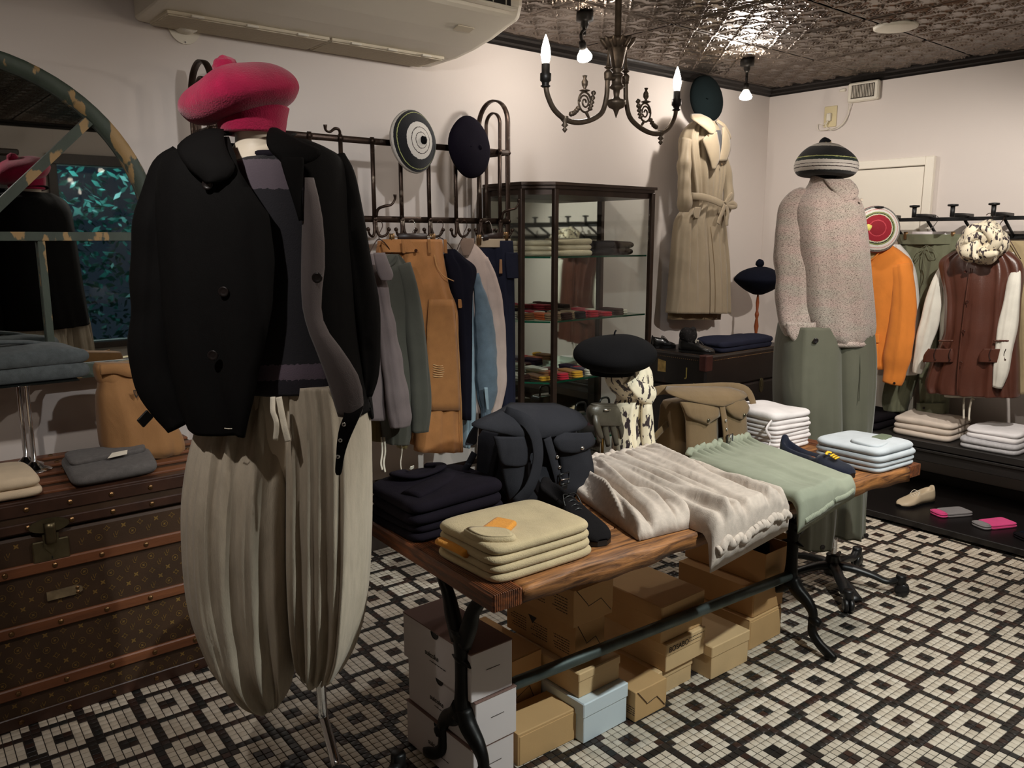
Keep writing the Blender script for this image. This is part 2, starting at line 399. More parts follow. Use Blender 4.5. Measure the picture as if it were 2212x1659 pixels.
for wv, m in ((True, TW), (False, TB)):
    me, Vt, Ft = tile_proto(m); sel = np.where((white == wv) & near)[0]
    for k in sel: child(floor, me, (cxy[k, 0], cxy[k, 1], 0), 'tile')
    sel = np.where((white == wv) & ~near)[0]; n = len(sel)
    V = (Vt[None, :, :] + np.column_stack([cxy[sel], np.zeros(n)])[:, None, :]).reshape(-1, 3)
    Fq = (Ft[None] + (np.arange(n) * len(Vt))[:, None, None]).reshape(-1, 4)
    ms = bpy.data.meshes.new('mosaic'); ms.vertices.add(len(V)); ms.vertices.foreach_set('co', (V - wloc(floor)).ravel())
    ms.loops.add(Fq.size); ms.loops.foreach_set('vertex_index', Fq.ravel().astype(np.int32)); ms.polygons.add(len(Fq)); ms.polygons.foreach_set('loop_start', np.arange(0, Fq.size, 4, dtype=np.int32)); ms.polygons.foreach_set('loop_total', np.full(len(Fq), 4, np.int32))
    ms.materials.append(m); ms.update(calc_edges=True)
    o = bpy.data.objects.new('cream_mosaic' if wv else 'dark_mosaic', ms); COL.objects.link(o); o.parent = floor; o['kind'] = 'stuff'
# ---------------------------------------------------------------- ceiling: pressed tin panels
TIN = M('pressed_tin', (112, 101, 92), .30, .9, var=.22, vs=14, bump=.15, bs=90, world=True)
TRIMM = M('black_cornice', (24, 20, 18), .4, .5, var=.3, vs=40, bump=.5, bs=40, world=True)
ceil = struct(box('ceiling', (X0, X1, Y0, Y1, ZC + .012, ZC + .06), TRIMM, bev=.001))
PW = .61; NR = 140
u, v = np.meshgrid(np.linspace(0, 1, NR), np.linspace(0, 1, NR))
def motif(u, v):
    a, b = (u * 4) % 1 - .5, (v * 4) % 1 - .5            # quarter-panel cells
    h = np.zeros_like(u)
    d1 = np.abs(((u + v) * 4) % 1 - .5); d2 = np.abs(((u - v) * 4) % 1 - .5)
    h += .9 * np.exp(-((.5 - d1) / .045) ** 2) + .9 * np.exp(-((.5 - d2) / .045) ** 2)
    r = np.hypot(a, b)
    h += 1.1 * np.exp(-((r - .27) / .035) ** 2) + .8 * np.exp(-((r - .36) / .02) ** 2)
    th = np.arctan2(b, a)
    h += 1.0 * np.exp(-((r - .13 - .04 * np.cos(4 * th)) / .03) ** 2) + .9 * np.exp(-(r / .04) ** 2)
    ca, cb = np.abs(a) - .5, np.abs(b) - .5; rc = np.hypot(ca, cb)
    h += 1.2 * np.exp(-(rc / .06) ** 2) + .7 * np.exp(-((rc - .12) / .025) ** 2)
    h += .5 * (np.exp(-(((np.abs(a) - .33) ** 2 + (np.abs(b) - .06) ** 2) / .0012)) + np.exp(-(((np.abs(b) - .33) ** 2 + (np.abs(a) - .06) ** 2) / .0012)))
    e = np.minimum(np.minimum(u, 1 - u), np.minimum(v, 1 - v))
    return h * np.clip(e / .03, 0, 1) + 1.0 * np.exp(-((e - .015) / .008) ** 2)
hgt = motif(u, v)
V = np.column_stack([(u.ravel() - .5) * (PW - .013), (v.ravel() - .5) * (PW - .013), -.0052 * hgt.ravel()])
Fc = [(j * NR + i, (j + 1) * NR + i, (j + 1) * NR + i + 1, j * NR + i + 1) for j in range(NR - 1) for i in range(NR - 1)]
pm = bpy.data.meshes.new('tin_panel'); pm.from_pydata(V.tolist(), [], Fc); pm.materials.append(TIN); pm.polygons.foreach_set('use_smooth', [True] * len(Fc))
rg = random.Random(4)
for i in range(-9, 3):
    for j in range(-7, 3):
        cx_, cy_ = 3.75 + (i + .5) * PW, 2.61 - PW + (j + .5) * PW + 0
        if cx_ - PW / 2 < X0 + .05 or cx_ + PW / 2 > X1 + .02 or cy_ - PW / 2 < Y0 or cy_ + PW / 2 > Y1 + .02: continue
        child(ceil, pm, (cx_, cy_, ZC + rg.uniform(0, .003)), 'tin_panel', rot=(0, 0, rg.choice((0, math.pi / 2, math.pi))))
# border filler strips of the same tin, then the cornice
def strip(name, b6, m): return mk(name, *box_vf(*b6, .002), m, ceil, smooth=False)
strip('border_strip', (X0, X1, 3.225, Y1, ZC - .002, ZC + .012), TIN); strip('border_strip', (4.975, X1, Y0, Y1, ZC - .002, ZC + .012), TIN)
def cornice(name, a, b, inward):
    a, b, n = np.array(a, float), np.array(b, float), np.array(inward, float)
    prof = [(0, -.045), (.006, -.045), (.012, -.036), (.03, -.03), (.042, -.016), (.06, -.01), (.066, 0), (0, 0)]
    r = [np.array([p + n * d + np.array([0, 0, z]) for d, z in prof]) for p in (a, b)]
    V, Fc = loft(r, True); return struct(mk(name, V, Fc, TRIMM, None, smooth=False))
cornice('trim_1', (X0, Y1, ZC), (X1, Y1, ZC), (0, -1, 0)); cornice('trim_2', (X1, Y1, ZC), (X1, Y0, ZC), (-1, 0, 0)); cornice('trim_3', (X0, Y0, ZC), (X1, Y0, ZC), (0, 1, 0))
BASEM = M('baseboard_paint', (70, 62, 56), .5)
struct(box('baseboard_left', (X0, X1, Y1 - .014, Y1, 0, .09), BASEM)); struct(box('baseboard_right', (X1 - .014, X1, Y0, Y1 - .014, 0, .09), BASEM))
# door on the right wall
DOORM = M('door_paint', (226, 218, 204), .5, var=.02, vs=2, world=True)
door = struct(mk('door_1', *box_vf(4.968, 4.99, 2.225, 2.86, 0, 1.895, .002), DOORM, smooth=False)); door['label'] = 'flat white door behind the sweater mannequin'
for b6 in ((4.955, 4.99, 2.172, 2.222, 0, 1.95), (4.955, 4.99, 2.863, 2.913, 0, 1.95), (4.955, 4.99, 2.222, 2.863, 1.90, 1.95)):
    mk('door_frame', *box_vf(*b6, .004), DOORM, door, smooth=False)
# ================================================================ lamps
def bulb_mat(n, s, col=(1, .87, .72)): return emis(n, col, s)
BM = bulb_mat('lit_bulb', 60); CM = bulb_mat('lit_candle_bulb', 45)
def plight(parent, loc, W, r=.02, col=(1, .945, .88)):
    l = bpy.data.lights.new('bulb_light', 'POINT'); l.energy = W * LAMP_W; l.shadow_soft_size = r; l.color = col
    o = bpy.data.objects.new('bulb_light', l); COL.objects.link(o); o.parent = parent; o.location = np.array(loc) - wloc(parent); return o
def pend(loc, tgt, label, lit=None, bent=True):
    x, y, z = loc
    t = thing('ceiling_spotlight', label, 'spotlight', (x, y, ZC), 'small bulb lamps on the tin ceiling')
    lathe('mount', [(0, .012), (.036, .012), (.038, .0), (.038, -.028), (.018, -.03), (.018, -.045), (.012, -.06), (.008, -.062)], (x, y, ZC - .012), DARKMET, t, 20)
    d = np.array(tgt, float) - np.array([x, y, z]); d /= np.linalg.norm(d)
    B = np.array([x, y, z]); K = B - d * .09
    tube('stem', [(x, y, ZC - .06), (x, y, ZC - .10), (x, y, K[2] + .01) if not bent else (x + (K[0] - x) * .1, y + (K[1] - y) * .1, K[2] + .03), tuple(K), tuple(B - d * .05)], .007, DARKMET, t, 8, sub=18)
    lathe('socket', [(0, -.062), (.012, -.062), (.016, -.05), (.017, -.03), (.014, -.026)], B, DARKMET, t, 16, axis=d)
    lathe('bulb', [(.010, -.03), (.016, -.022), (.030, .0), (.034, .012), (.030, .022), (.016, .027), (0, .028)], B, BM, t, 20, axis=d)
    return t, B, d
def spot(parent, p, tgt, W, col, cone, blend):
    l = bpy.data.lights.new('spot_light', 'SPOT'); l.energy = W * LAMP_W; l.color = col; l.spot_size = math.radians(cone); l.spot_blend = blend; l.shadow_soft_size = .022
    o = bpy.data.objects.new('spot_light', l); COL.objects.link(o); o.parent = parent
    d = Vector(tgt) - Vector(p); o.location = np.array(p) + np.array(d.normalized()) * .035 - wloc(parent); o.rotation_euler = d.to_track_quat('-Z', 'Y').to_euler()
names = ['over the near end of the wooden table', 'nearest to the front window', 'above the far end of the wooden table', 'between table and clothes rail', 'near the arched mirror', 'above the middle of the table']
for (x, y, z, W, c, tg, cone, bl), nm in zip(SPOTS, names):
    t, B, d = pend((x, y, z), tg, 'small dark ceiling spotlight ' + nm); spot(t, B, tg, W, c, cone, bl)
# the two lamps in the picture
Lb = at_z(1265, 122, 2.20)
B1 = at_y(1262, 118, 2.72); t, B, d = pend(B1, (3.35, 3.1, 1.3), 'bent-necked ceiling spotlight hanging behind the chandelier'); t.location = t.location
plight(t, B + d * .06, 7, .02)
B2 = at_y(1611, 205, 2.82); t, B, d = pend(B2, (B2[0], B2[1], 0), 'straight ceiling bulb lamp by the green beret', bent=False); plight(t, B + d * .06, 9, .025)
# ---------------------------------------------------------------- chandelier
BZ = 2.10
bl, br = at_z(1179, 108, BZ), at_z(1463, 172, BZ)
cc = (bl + br) / 2; ax = (br - bl) / 2; span = np.linalg.norm(ax); ex = ax / span
CHX, CHY = cc[0], cc[1]
ch = thing('chandelier', 'antique bronze two-armed chandelier with candle bulbs and scrollwork', 'chandelier', (CHX, CHY, BZ - .25))
def lz(name, prof, seg=20, par=ch, c=(CHX, CHY, 0)): return lathe(name, prof, c, BRASS, par, seg)
lz('ceiling_rose', [(0, ZC), (.06, ZC), (.058, ZC - .012), (.03, ZC - .03), (.014, ZC - .04)])
lz('stem', [(.012, ZC - .03), (.012, BZ + .10), (.016, BZ + .09)], 16)
crown = lz('crown', [(.016, BZ + .095), (.05, BZ + .088), (.056, BZ + .092), (.052, BZ + .078), (.034, BZ + .06), (.026, BZ + .03), (.021, BZ + .0), (.016, BZ - .008)], 24)
for k in range(12):
    a = k * math.pi / 6; c_, s_ = math.cos(a), math.sin(a)
    tube('leaf_tip', [(CHX + c_ * .036, CHY + s_ * .036, BZ + .062), (CHX + c_ * .054, CHY + s_ * .054, BZ + .085), (CHX + c_ * .066, CHY + s_ * .066, BZ + .094)], [.007, .009, .002], BRASS, crown, 6, sub=6)
lz('column', [(.016, BZ - .008), (.026, BZ - .012), (.014, BZ - .022), (.024, BZ - .03), (.026, BZ - .033), (.019, BZ - .038), (.019, BZ - .062), (.027, BZ - .072), (.029, BZ - .075), (.013, BZ - .084), (.010, BZ - .108), (.015, BZ - .114), (.034, BZ - .120), (.036, BZ - .132), (.027, BZ - .145), (.012, BZ - .152), (.007, BZ - .165), (.001, BZ - .182)], 20)
za = BZ - .045
for s in (-1, 1):
    e = ex * s
    def P(r, z): return np.array([CHX, CHY, z]) + e * r
    R = span; r0 = .05
    pts = [P(.0, za), P(r0 * .6, za), P(r0, za - .004), P(r0 + .003, za - .035), P(r0 + .008, za - .075), P(r0 + .035, za - .13), P(R * .45, za - .165), P(R * .68, za - .172), P(R * .87, za - .145), P(R * .97, za - .10), P(R, za - .06)]
    arm = tube('arm', pts, .0092, BRASS, ch, 10, sub=46)
    tube('finial', [P(r0, za - .01), P(r0, za + .015), P(r0, za + .026), P(r0, za + .034), P(r0, za + .042), P(r0, za + .10)], [.013, .015, .006, .015, .007, .002], BRASS, arm, 10, sub=24)
    lathe('knob', [(0, -.016), (.011, -.011), (.015, 0), (.011, .011), (0, .016)], P(r0, za), BRASS, arm, 12)
    lathe('drop', [(.012, .012), (.015, 0), (.006, -.010), (.013, -.018), (.004, -.025), (.010, -.032), (.002, -.042)], P(R * .74, za - .170), BRASS, arm, 10)
    z0 = za - .155; o0 = R * .47
    sc = [P(o0 - .002 + .026 * math.cos(t_) * (1 - t_ / 12), z0 + .055 + .026 * math.sin(t_) * (1 - t_ / 12)) for t_ in np.linspace(0, 9.5, 40)]
    ornament = tube('scroll', sc, .0034, BRASS, ch, 6)
    tube('ring', [P(o0 - .002 + .033 * math.cos(t_), z0 + .055 + .034 * math.sin(t_)) for t_ in np.linspace(0, 2 * math.pi, 26)], .0038, BRASS, ornament, 6)
    for sgn, tipx, tipz in ((1, .075, .006), (-1, -.05, .10)):
        a_, b_ = P(o0 + sgn * .028, z0 + (.035 if sgn > 0 else .03)), P(o0 + tipx, z0 + tipz)
        ll = cat([a_, (a_ + b_) / 2 + np.array([0, 0, -.006]), b_], 16); wv = np.abs(np.sin(np.linspace(0, 5 * math.pi, 16))) * .006 + .004; wv[-1] = .002
        tube('leaf', ll, wv, BRASS, ornament, 8)
    tube('leaf', [P(o0 - .03, z0 - .002), P(o0 - .015, z0 + .015), P(o0 - .008, z0 + .025)], [.003, .006, .004], BRASS, ornament, 6, sub=8)
    lathe('urn', [(.003, .088), (.012, .091), (.02, .094), (.004, .10), (.011, .112), (.012, .124), (.005, .134), (.009, .144), (0, .146)], P(o0, z0), BRASS, ornament, 12)
    lathe('socket', [(.010, -.075), (.018, -.07), (.012, -.066), (.013, -.058), (.019, -.052), (.019, -.03), (.014, -.027), (.014, .0), (.010, .003)], P(R, za), DARKMET, ch, 14)
    lathe('bulb', [(.009, .0), (.013, .010), (.0165, .03), (.014, .052), (.007, .078), (.001, .094)], P(R, za), CM, ch, 16)
    plight(ch, P(R, za + .035), 11, .014)
# ================================================================ ceiling and wall fittings
cpt = at_z(1935, 57, ZC - .004)
c_ = lathe('ceiling_disc', [(0, -.012), (.085, -.012), (.096, -.008), (.098, .004), (0, .004)], cpt, M('disc_white', (220, 214, 198), .5), None, 40); tag(c_, 'round white cover plate on the tin ceiling', 'cover plate')
# air conditioner
ACX0, ACX1 = .955, 2.25
ac = thing('air_conditioner', 'large white ceiling-hung air conditioner against the left wall', 'air conditioner', ((ACX0 + ACX1) / 2, 2.95, 2.26))
prof = [(3.29, 2.258), (3.08, 2.262), (2.95, 2.276), (2.82, 2.300), (2.72, 2.328), (2.66, 2.342), (2.645, 2.352), (2.63, 2.39), (2.625, 2.452), (3.29, 2.452)]
xs = [ACX0 + .03, ACX1 - .03]
V, Fc = loft([np.array([(x, y, z) for y, z in prof]) for x in xs]); mk('body', V, Fc, WHITEP, ac, smooth=False)
for x, s in ((ACX0, 1), (ACX1, -1)):
    rr = []
    for t_, k in ((.03, 1.0), (.012, .985), (.003, .95), (0, .90)):
        cy_, cz_ = 2.98, 2.40
        rr.append(np.array([(x + s * t_, cy_ + (y - cy_) * (k if y < 3.2 else 1), cz_ + (z - cz_) * (k if z < 2.44 else 1)) for y, z in prof]))
    V, Fc = loft(rr); mk('end_cap', V, Fc, WHITEP, ac, smooth=False)
GRM = M('grille_beige', (196, 184, 162), .55)
for gx0, gx1 in ((1.0, 1.62), (1.63, 2.17)):
    g = mk('intake_grille', *box_vf(gx0, gx1, 3.075, 3.275, 2.250, 2.262, .002), GRM, ac, smooth=False)
    mb = MB()
    for k in range(17): y_ = 3.085 + k * .0112; mb.add(*box_vf(gx0 + .005, gx1 - .005, y_, y_ + .006, 2.2465, 2.2505, .0008))
    mb.build('fins', GRM, g, smooth=False)
    for k in range(3):
        xx = gx0 + .08 + k * (gx1 - gx0 - .1) / 2.6
        mk('latch', *box_vf(xx, xx + .045, 3.062, 3.076, 2.2475, 2.256, .002), WHITEP, g, smooth=False)
mk('outlet', *box_vf(1.15, 2.17, 2.618, 2.632, 2.372, 2.440, .002), BLACKP, ac, smooth=False)
for k in range(16): mk('vane', *box_vf(1.18 + k * .064, 1.1825 + k * .064, 2.612, 2.62, 2.374, 2.438, .0005), WHITEP, ac, smooth=False)
mk('flap', *box_vf(1.13, 2.19, 2.598, 2.634, 2.362, 2.370, .002), WHITEP, ac, smooth=False)
bp_ = np.array([(2.02, 2.80, 2.3025), (2.10, 2.80, 2.3025), (2.10, 2.765, 2.3125), (2.02, 2.765, 2.3125)]); prism('badge', bp_, (0, 0, -.003), GRM, ac)
sl = at_y(398, 58, 3.292)
pc = thing('pipe_cover', 'half-round white pipe cover screwed to wall under the air conditioner', 'pipe cover', (sl[0], 3.3, sl[2] - .06))
aa = np.linspace(0, math.pi, 16)
prism('plate', [(sl[0] + .062 * math.cos(a), 3.299, sl[2] + .01 - .072 * math.sin(a)) for a in aa] + [(sl[0] - .062, 3.299, sl[2] + .06), (sl[0] + .062, 3.299, sl[2] + .06)], (0, -.008, 0), WHITEP, pc)
rr = [np.array([(sl[0] + r * math.cos(a), 3.291 - d, sl[2] + .01 - r * math.sin(a) * .75) for a in aa] + [(sl[0] - r, 3.291 - d, sl[2] + .05), (sl[0] + r, 3.291 - d, sl[2] + .05)]) for d, r in ((0, .05), (.045, .05), (.055, .045))]
V, Fc = loft(rr); mk('duct', V, Fc, WHITEP, pc, smooth=False)
lathe('screw', [(.004, 0), (.003, .002), (0, .0022)], (sl[0], 3.2905, sl[2] - .055), CHROME, pc, 10, axis=(0, -1, 0))
# vent on the right wall
va, vb = at_x(1838, 168, 4.985), at_x(1901, 215, 4.985)
vy0, vy1, vz0, vz1 = vb[1], va[1], vb[2], min(va[2], 2.42)
ve = thing('wall_vent', 'square white slatted ventilation fan cover high on the right wall', 'vent', (4.985, (vy0 + vy1) / 2, vz0))
box('frame', (4.955, 4.99, vy0, vy1, vz0, vz1), WHITEP, ve, .008)
n = 15
for k in range(n):
    y_ = vy0 + .03 + (vy1 - vy0 - .06) * k / (n - 1)
    mk('slat', *box_vf(4.948, 4.958, y_ - .0017, y_ + .0017, vz0 + .025, vz1 - .02, .0006), WHITEP, ve, smooth=False)
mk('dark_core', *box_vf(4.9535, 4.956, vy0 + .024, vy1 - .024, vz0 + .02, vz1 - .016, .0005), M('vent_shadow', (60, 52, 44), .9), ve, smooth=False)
oa, ob = at_x(1782, 231, 4.985), at_x(1806, 273, 4.985)
ou = thing('wall_outlet', 'beige wall outlet with plug below the vent', 'outlet', (4.985, (oa[1] + ob[1]) / 2, ob[2]))
OUTM = M('outlet_beige', (205, 190, 150), .5)
box('plate', (4.98, 4.99, ob[1], oa[1], ob[2], oa[2]), OUTM, ou, .003)
oy, oz = (oa[1] + ob[1]) / 2, (oa[2] + ob[2]) / 2
box('plug', (4.955, 4.981, oy - .014, oy + .014, oz - .03, oz + .02), WHITEP, ou, .005)
tag(tube('power_cord', [(4.958, oy, oz - .03), (4.955, oy + .01, oz - .06), (4.965, oy - .03, oz - .085), (4.972, oy - .10, oz - .05), (4.975, oy - .13, oz + .03), (4.97, vy1 - .02, vz0 - .002)], .0025, WHITEP, None, 6, sub=40), 'thin white cord from the wall outlet to the vent', 'cord')
tag(tube('loose_cord', [(4.958, oy + .004, oz - .03), (4.957, oy + .03, oz - .05), (4.972, oy + .075, oz - .04), (4.974, oy + .07, oz - .075), (4.97, oy + .01, oz - .08), (4.975, oy - .08, oz - .06), (4.975, oy - .12, oz + .0), (4.972, vy1 - .005, vz0 - .004)], .002, WHITEP, None, 6, sub=40), 'thin slack cord looping left of the wall outlet', 'cord')
cl = at_x(1822, 180, 4.985)
tag(box('cable_clip', (4.975, 4.99, cl[1] - .02, cl[1] + .02, cl[2] - .05, 2.40), WHITEP, None, .006), 'small white plastic trunking between vent and outlet', 'clip')
# ================================================================ table
TZ, TA = .71, math.radians(-3.6)
TN = np.array([1.035, 1.313, 0.0]); TLn, TWd, TTh = 1.815, .64, .042
def tw(V):                                        # table-local (along, across, up) -> world
    return rotz(np.asarray(V, float), TA) + TN
def wood_mat(name, base, dark, scale=(2.2, 22, 22)):
    m = bpy.data.materials.new(name); m.use_nodes = True; nt = m.node_tree; L = nt.links.new; b = nt.nodes['Principled BSDF']
    tc = nt.nodes.new('ShaderNodeTexCoord'); ro = nt.nodes.new('ShaderNodeVectorRotate'); ro.rotation_type = 'Z_AXIS'; ro.inputs['Angle'].default_value = -TA; L(tc.outputs['Object'], ro.inputs['Vector'])
    mp = nt.nodes.new('ShaderNodeMapping'); mp.inputs['Scale'].default_value = scale; L(ro.outputs[0], mp.inputs[0])
    n = nt.nodes.new('ShaderNodeTexNoise'); n.inputs['Scale'].default_value = 3; n.inputs['Detail'].default_value = 8; n.inputs['Roughness'].default_value = .65; n.inputs['Distortion'].default_value = .6; L(mp.outputs[0], n.inputs['Vector'])
    cr = nt.nodes.new('ShaderNodeValToRGB'); e = cr.color_ramp.elements; e[0].position = .36; e[0].color = (*lin(dark), 1); e[1].position = .66; e[1].color = (*lin(base), 1); L(n.outputs['Fac'], cr.inputs[0]); L(cr.outputs[0], b.inputs['Base Color'])
    b.inputs['Roughness'].default_value = .55
    bp = nt.nodes.new('ShaderNodeBump'); bp.inputs['Strength'].default_value = .7; bp.inputs['Distance'].default_value = .004; L(n.outputs['Fac'], bp.inputs['Height']); L(bp.outputs[0], b.inputs['Normal'])
    return m
WOODT = wood_mat('reclaimed_wood', (168, 112, 62), (72, 42, 22)); WOODE = wood_mat('end_board_wood', (128, 70, 34), (58, 30, 16), (22, 2.2, 22))
tb = thing('display_table', 'reclaimed wood plank table on black cast iron legs with pipe stretcher', 'table', tw([(TLn / 2, TWd / 2, 0)])[0])
def plank(name, x0, x1, y0, y1, mat, seed, wob=.004, nx=60):
    xs = np.linspace(x0, x1, nx); prof = [(0, -TTh), (0, -TTh * .5), (0, -.006), (.004, 0), ((y1 - y0) * .33, 0), ((y1 - y0) * .66, 0), (y1 - y0 - .004, 0), (y1 - y0, -.006), (y1 - y0, -TTh)]
    rings = []
    for x in xs:
        r = np.array([(x, y0 + p[0], TZ + p[1]) for p in prof]); q = r * np.array([1, 1, 1])
        e = nz(np.column_stack([np.full(len(prof), x), r[:, 1] * 3, r[:, 2] * 4]), 26, seed) * wob
        r[:3, 1] += e[:3]; r[-2:, 1] += 0; r[:, 2] += np.where(np.arange(len(prof)) < 1, e * .8, np.minimum(0, e * .25)); rings.append(r)
    V, Fc = loft(rings); return mk(name, tw(V), Fc, mat, tb)
EB = .085
for k in range(4):
    y0 = k * TWd / 4; plank('plank', EB, TLn - EB, y0 + (.0 if k == 0 else .001), y0 + TWd / 4 - .001, WOODT, 11 + k, .009 if k == 0 else .0015)
for x0, x1 in ((0, EB - .001), (TLn - EB + .001, TLn)):
    V, Fc = box_vf(x0, x1, 0, TWd, TZ - TTh, TZ, .004); eb = mk('end_board', tw(V), Fc, WOODE, tb, smooth=False)
    mb = MB()
    for k in range(13):
        xx = x0 + .004 + k * (EB - .01) / 13; mb.add(tw(box_vf(xx, xx + .0042, -.0012, TWd, TZ - TTh + .002, TZ + .0014, .0009)[0]), box_vf(0, 1, 0, 1, 0, 1)[1])
    mb.build('ridges', WOODE, eb, smooth=False)
# cast iron trestle legs: fork on top, waisted column, two S-curved feet
def leg(xl):
    cyl = TWd / 2 - .015
    def path(pts, rr, name, par, fl=(1, .62)):
        P = tw(cat([(xl, cyl + a, z) for a, z in pts], 30)); V, Fc = tube_vf(P, cat(np.array(rr)[:, None], 30)[:, 0], 10, flat=fl, upv=tw([(1, 0, 0)])[0] * 0 + np.array([math.cos(TA), math.sin(TA), 0]), power=3); return mk(name, V, Fc, IRON, par)
    lg = path([(0, .47), (0, .42), (0, .35), (0, .28), (0, .22)], [.036, .024, .021, .024, .036], 'leg', tb, (.62, 1))
    for s in (-1, 1):
        path([(s * .012, .44), (s * .04, .50), (s * .06, .55), (s * .10, .60), (s * .135, .66), (s * .15, TZ - TTh)], [.024, .024, .020, .017, .019, .026], 'fork_arm', lg, (.7, 1))
        path([(s * .008, .25), (s * .03, .215), (s * .075, .185), (s * .10, .15), (s * .10, .11), (s * .105, .075), (s * .135, .045), (s * .17, .026), (s * .20, .014)], [.026, .027, .022, .017, .015, .017, .017, .018, .013], 'foot', lg, (.75, 1))
        path([(s * .09, .128), (s * .12, .122), (s * .128, .11)], [.013, .016, .004], 'knee_knob', lg, (1, 1))
    path([(-.045, .385), (0, .392), (.045, .385)], [.004, .03, .004], 'collar', lg, (.5, .35))
    path([(-.16, TZ - TTh - .008), (0, TZ - TTh - .008), (.16, TZ - TTh - .008)], [.014, .014, .014], 'top_plate', lg, (1, .45))
leg(.11); leg(1.545)
PIPE = M('galvanised_pipe', (92, 102, 100), .45, .75, var=.25, vs=18)
tube('stretcher_pipe', tw([(.115, TWd / 2 - .015, .262), (.8, TWd / 2 - .015, .262), (1.54, TWd / 2 - .015, .262)]), .0185, PIPE, tb, 16, sub=6)

# ================================================================ shoe boxes under the table
def lines(parent, x0, x1, z0, z1, y, rows, mat=INK, name='print', h=.0022, rs=3, axis='y'):
    r = random.Random(rs); mb = MB()
    for k in range(rows):
        zz = z1 - (z1 - z0) * (k + .5) / rows; e = x1 - r.uniform(0, .35) * (x1 - x0); xx = x0
        while xx < e:
            l = r.uniform(.004, .013)
            b = (xx, min(xx + l, e), y - .0006, y, zz - h / 2, zz + h / 2) if axis == 'y' else (y - .0006, y, xx, min(xx + l, e), zz - h / 2, zz + h / 2)
            mb.add(*box_vf(*b, .0001)); xx += l + .003
    return mb.build(name, mat, parent, smooth=False)
def text(parent, s, loc, size, rot, mat=INK, name='lettering', ext=.0003):
    cu = bpy.data.curves.new(name, 'FONT'); cu.body = s; cu.size = size; cu.extrude = ext
    o = bpy.data.objects.new(name, cu); COL.objects.link(o)
    dg = bpy.context.evaluated_depsgraph_get(); me = bpy.data.meshes.new_from_object(o.evaluated_get(dg)); bpy.data.objects.remove(o)
    me.materials.clear(); me.materials.append(mat); ob = bpy.data.objects.new(name, me); COL.objects.link(ob); ob.parent = parent
    ob.location = np.array(loc) - wloc(parent); ob.rotation_euler = rot; return ob
RXF = (math.pi / 2, 0, 0); RXL = (math.pi / 2, 0, -math.pi / 2)
def sbox(label, b6, mat, lid=0, rz=0, style='lid', group='shoe boxes under the table', prt=None):
    x0, x1, y0, y1, z0, z1 = b6; z1 -= .0012
    t = thing('shoe_box', label, 'box', ((x0 + x1) / 2, (y0 + y1) / 2, z0), group)
    c = ((x0 + x1) / 2, (y0 + y1) / 2, 0)
    if style == 'lid':
        box('tray', (x0 + .003, x1 - .003, y0 + .003, y1 - .003, z0, z1 - .004), mat, t, .002)
        box('lid', (x0, x1, y0, y1, z1 - lid, z1), mat, t, .003)
    elif style == 'mailer':
        box('carton', (x0 + .001, x1 - .001, y0 + .002, y1, z0, z1 - .001), mat, t, .002)
        box('top_flap', (x0, x1, y0 + .004, y1, z1 - .0025, z1), mat, t, .001)
        box('front_flap', (x0 + .006, x1, y0, y0 + .003, z0 + .002, z1 - .010), mat, t, .001)
    elif style == 'tuck':                        # end closed by two interlocking flaps, cut line shows as a dark gap
        box('carton', (x0, x1, y0 + .002, y1, z0, z1), mat, t, .002)
        a, hh = x1 - x0, z1 - z0
        cut = [(x0 + a * .06, z1 - hh * .02), (x0 + a * .34, z0 + hh * .52), (x0 + a * .36, z0 + hh * .46), (x0 + a * .68, z0 + hh * .55), (x0 + a * .95, z0 + hh * .12)]
        up = cut + [(x1 - .003, z1 - .003), (x0 + a * .06, z1 - .003)]
        V, Fc = prism_vf([(x, y0 + .002, z) for x, z in up[:5]] + [(x1 - .002, y0 + .002, z0 + hh * .2), (x1 - .002, y0 + .002, z1 - .002)], (0, -.0022, 0)); mk('end_flap', V, Fc, mat, t, smooth=False)
        tube('flap_gap', [(x, y0 - .0002, z) for x, z in cut], .0011, INK, t, 5)
    elif style == 'open':
        for nm, b in (('side', (x0, x0 + .003, y0, y1, z0, z1)), ('side', (x1 - .003, x1, y0, y1, z0, z1)), ('end', (x0 + .003, x1 - .003, y0, y0 + .003, z0, z1)), ('end', (x0 + .003, x1 - .003, y1 - .003, y1, z0, z1)), ('bottom', (x0 + .003, x1 - .003, y0 + .003, y1 - .003, z0, z0 + .003))):
            box(nm, b, mat, t, .001)
        V, Fc = prism_vf([(x1, y0 + .01, z1), (x1 + .012, y0 + .02, z1 + .028), (x1 + .012, y1 - .02, z1 + .028), (x1, y1 - .01, z1)], (.002, 0, 0)); mk('raised_flap', V, Fc, mat, t, smooth=False)
    if rz: t.rotation_euler = (0, 0, rz)
    return t
ah = .139
posn = ('lowest', 'middle', 'topmost')
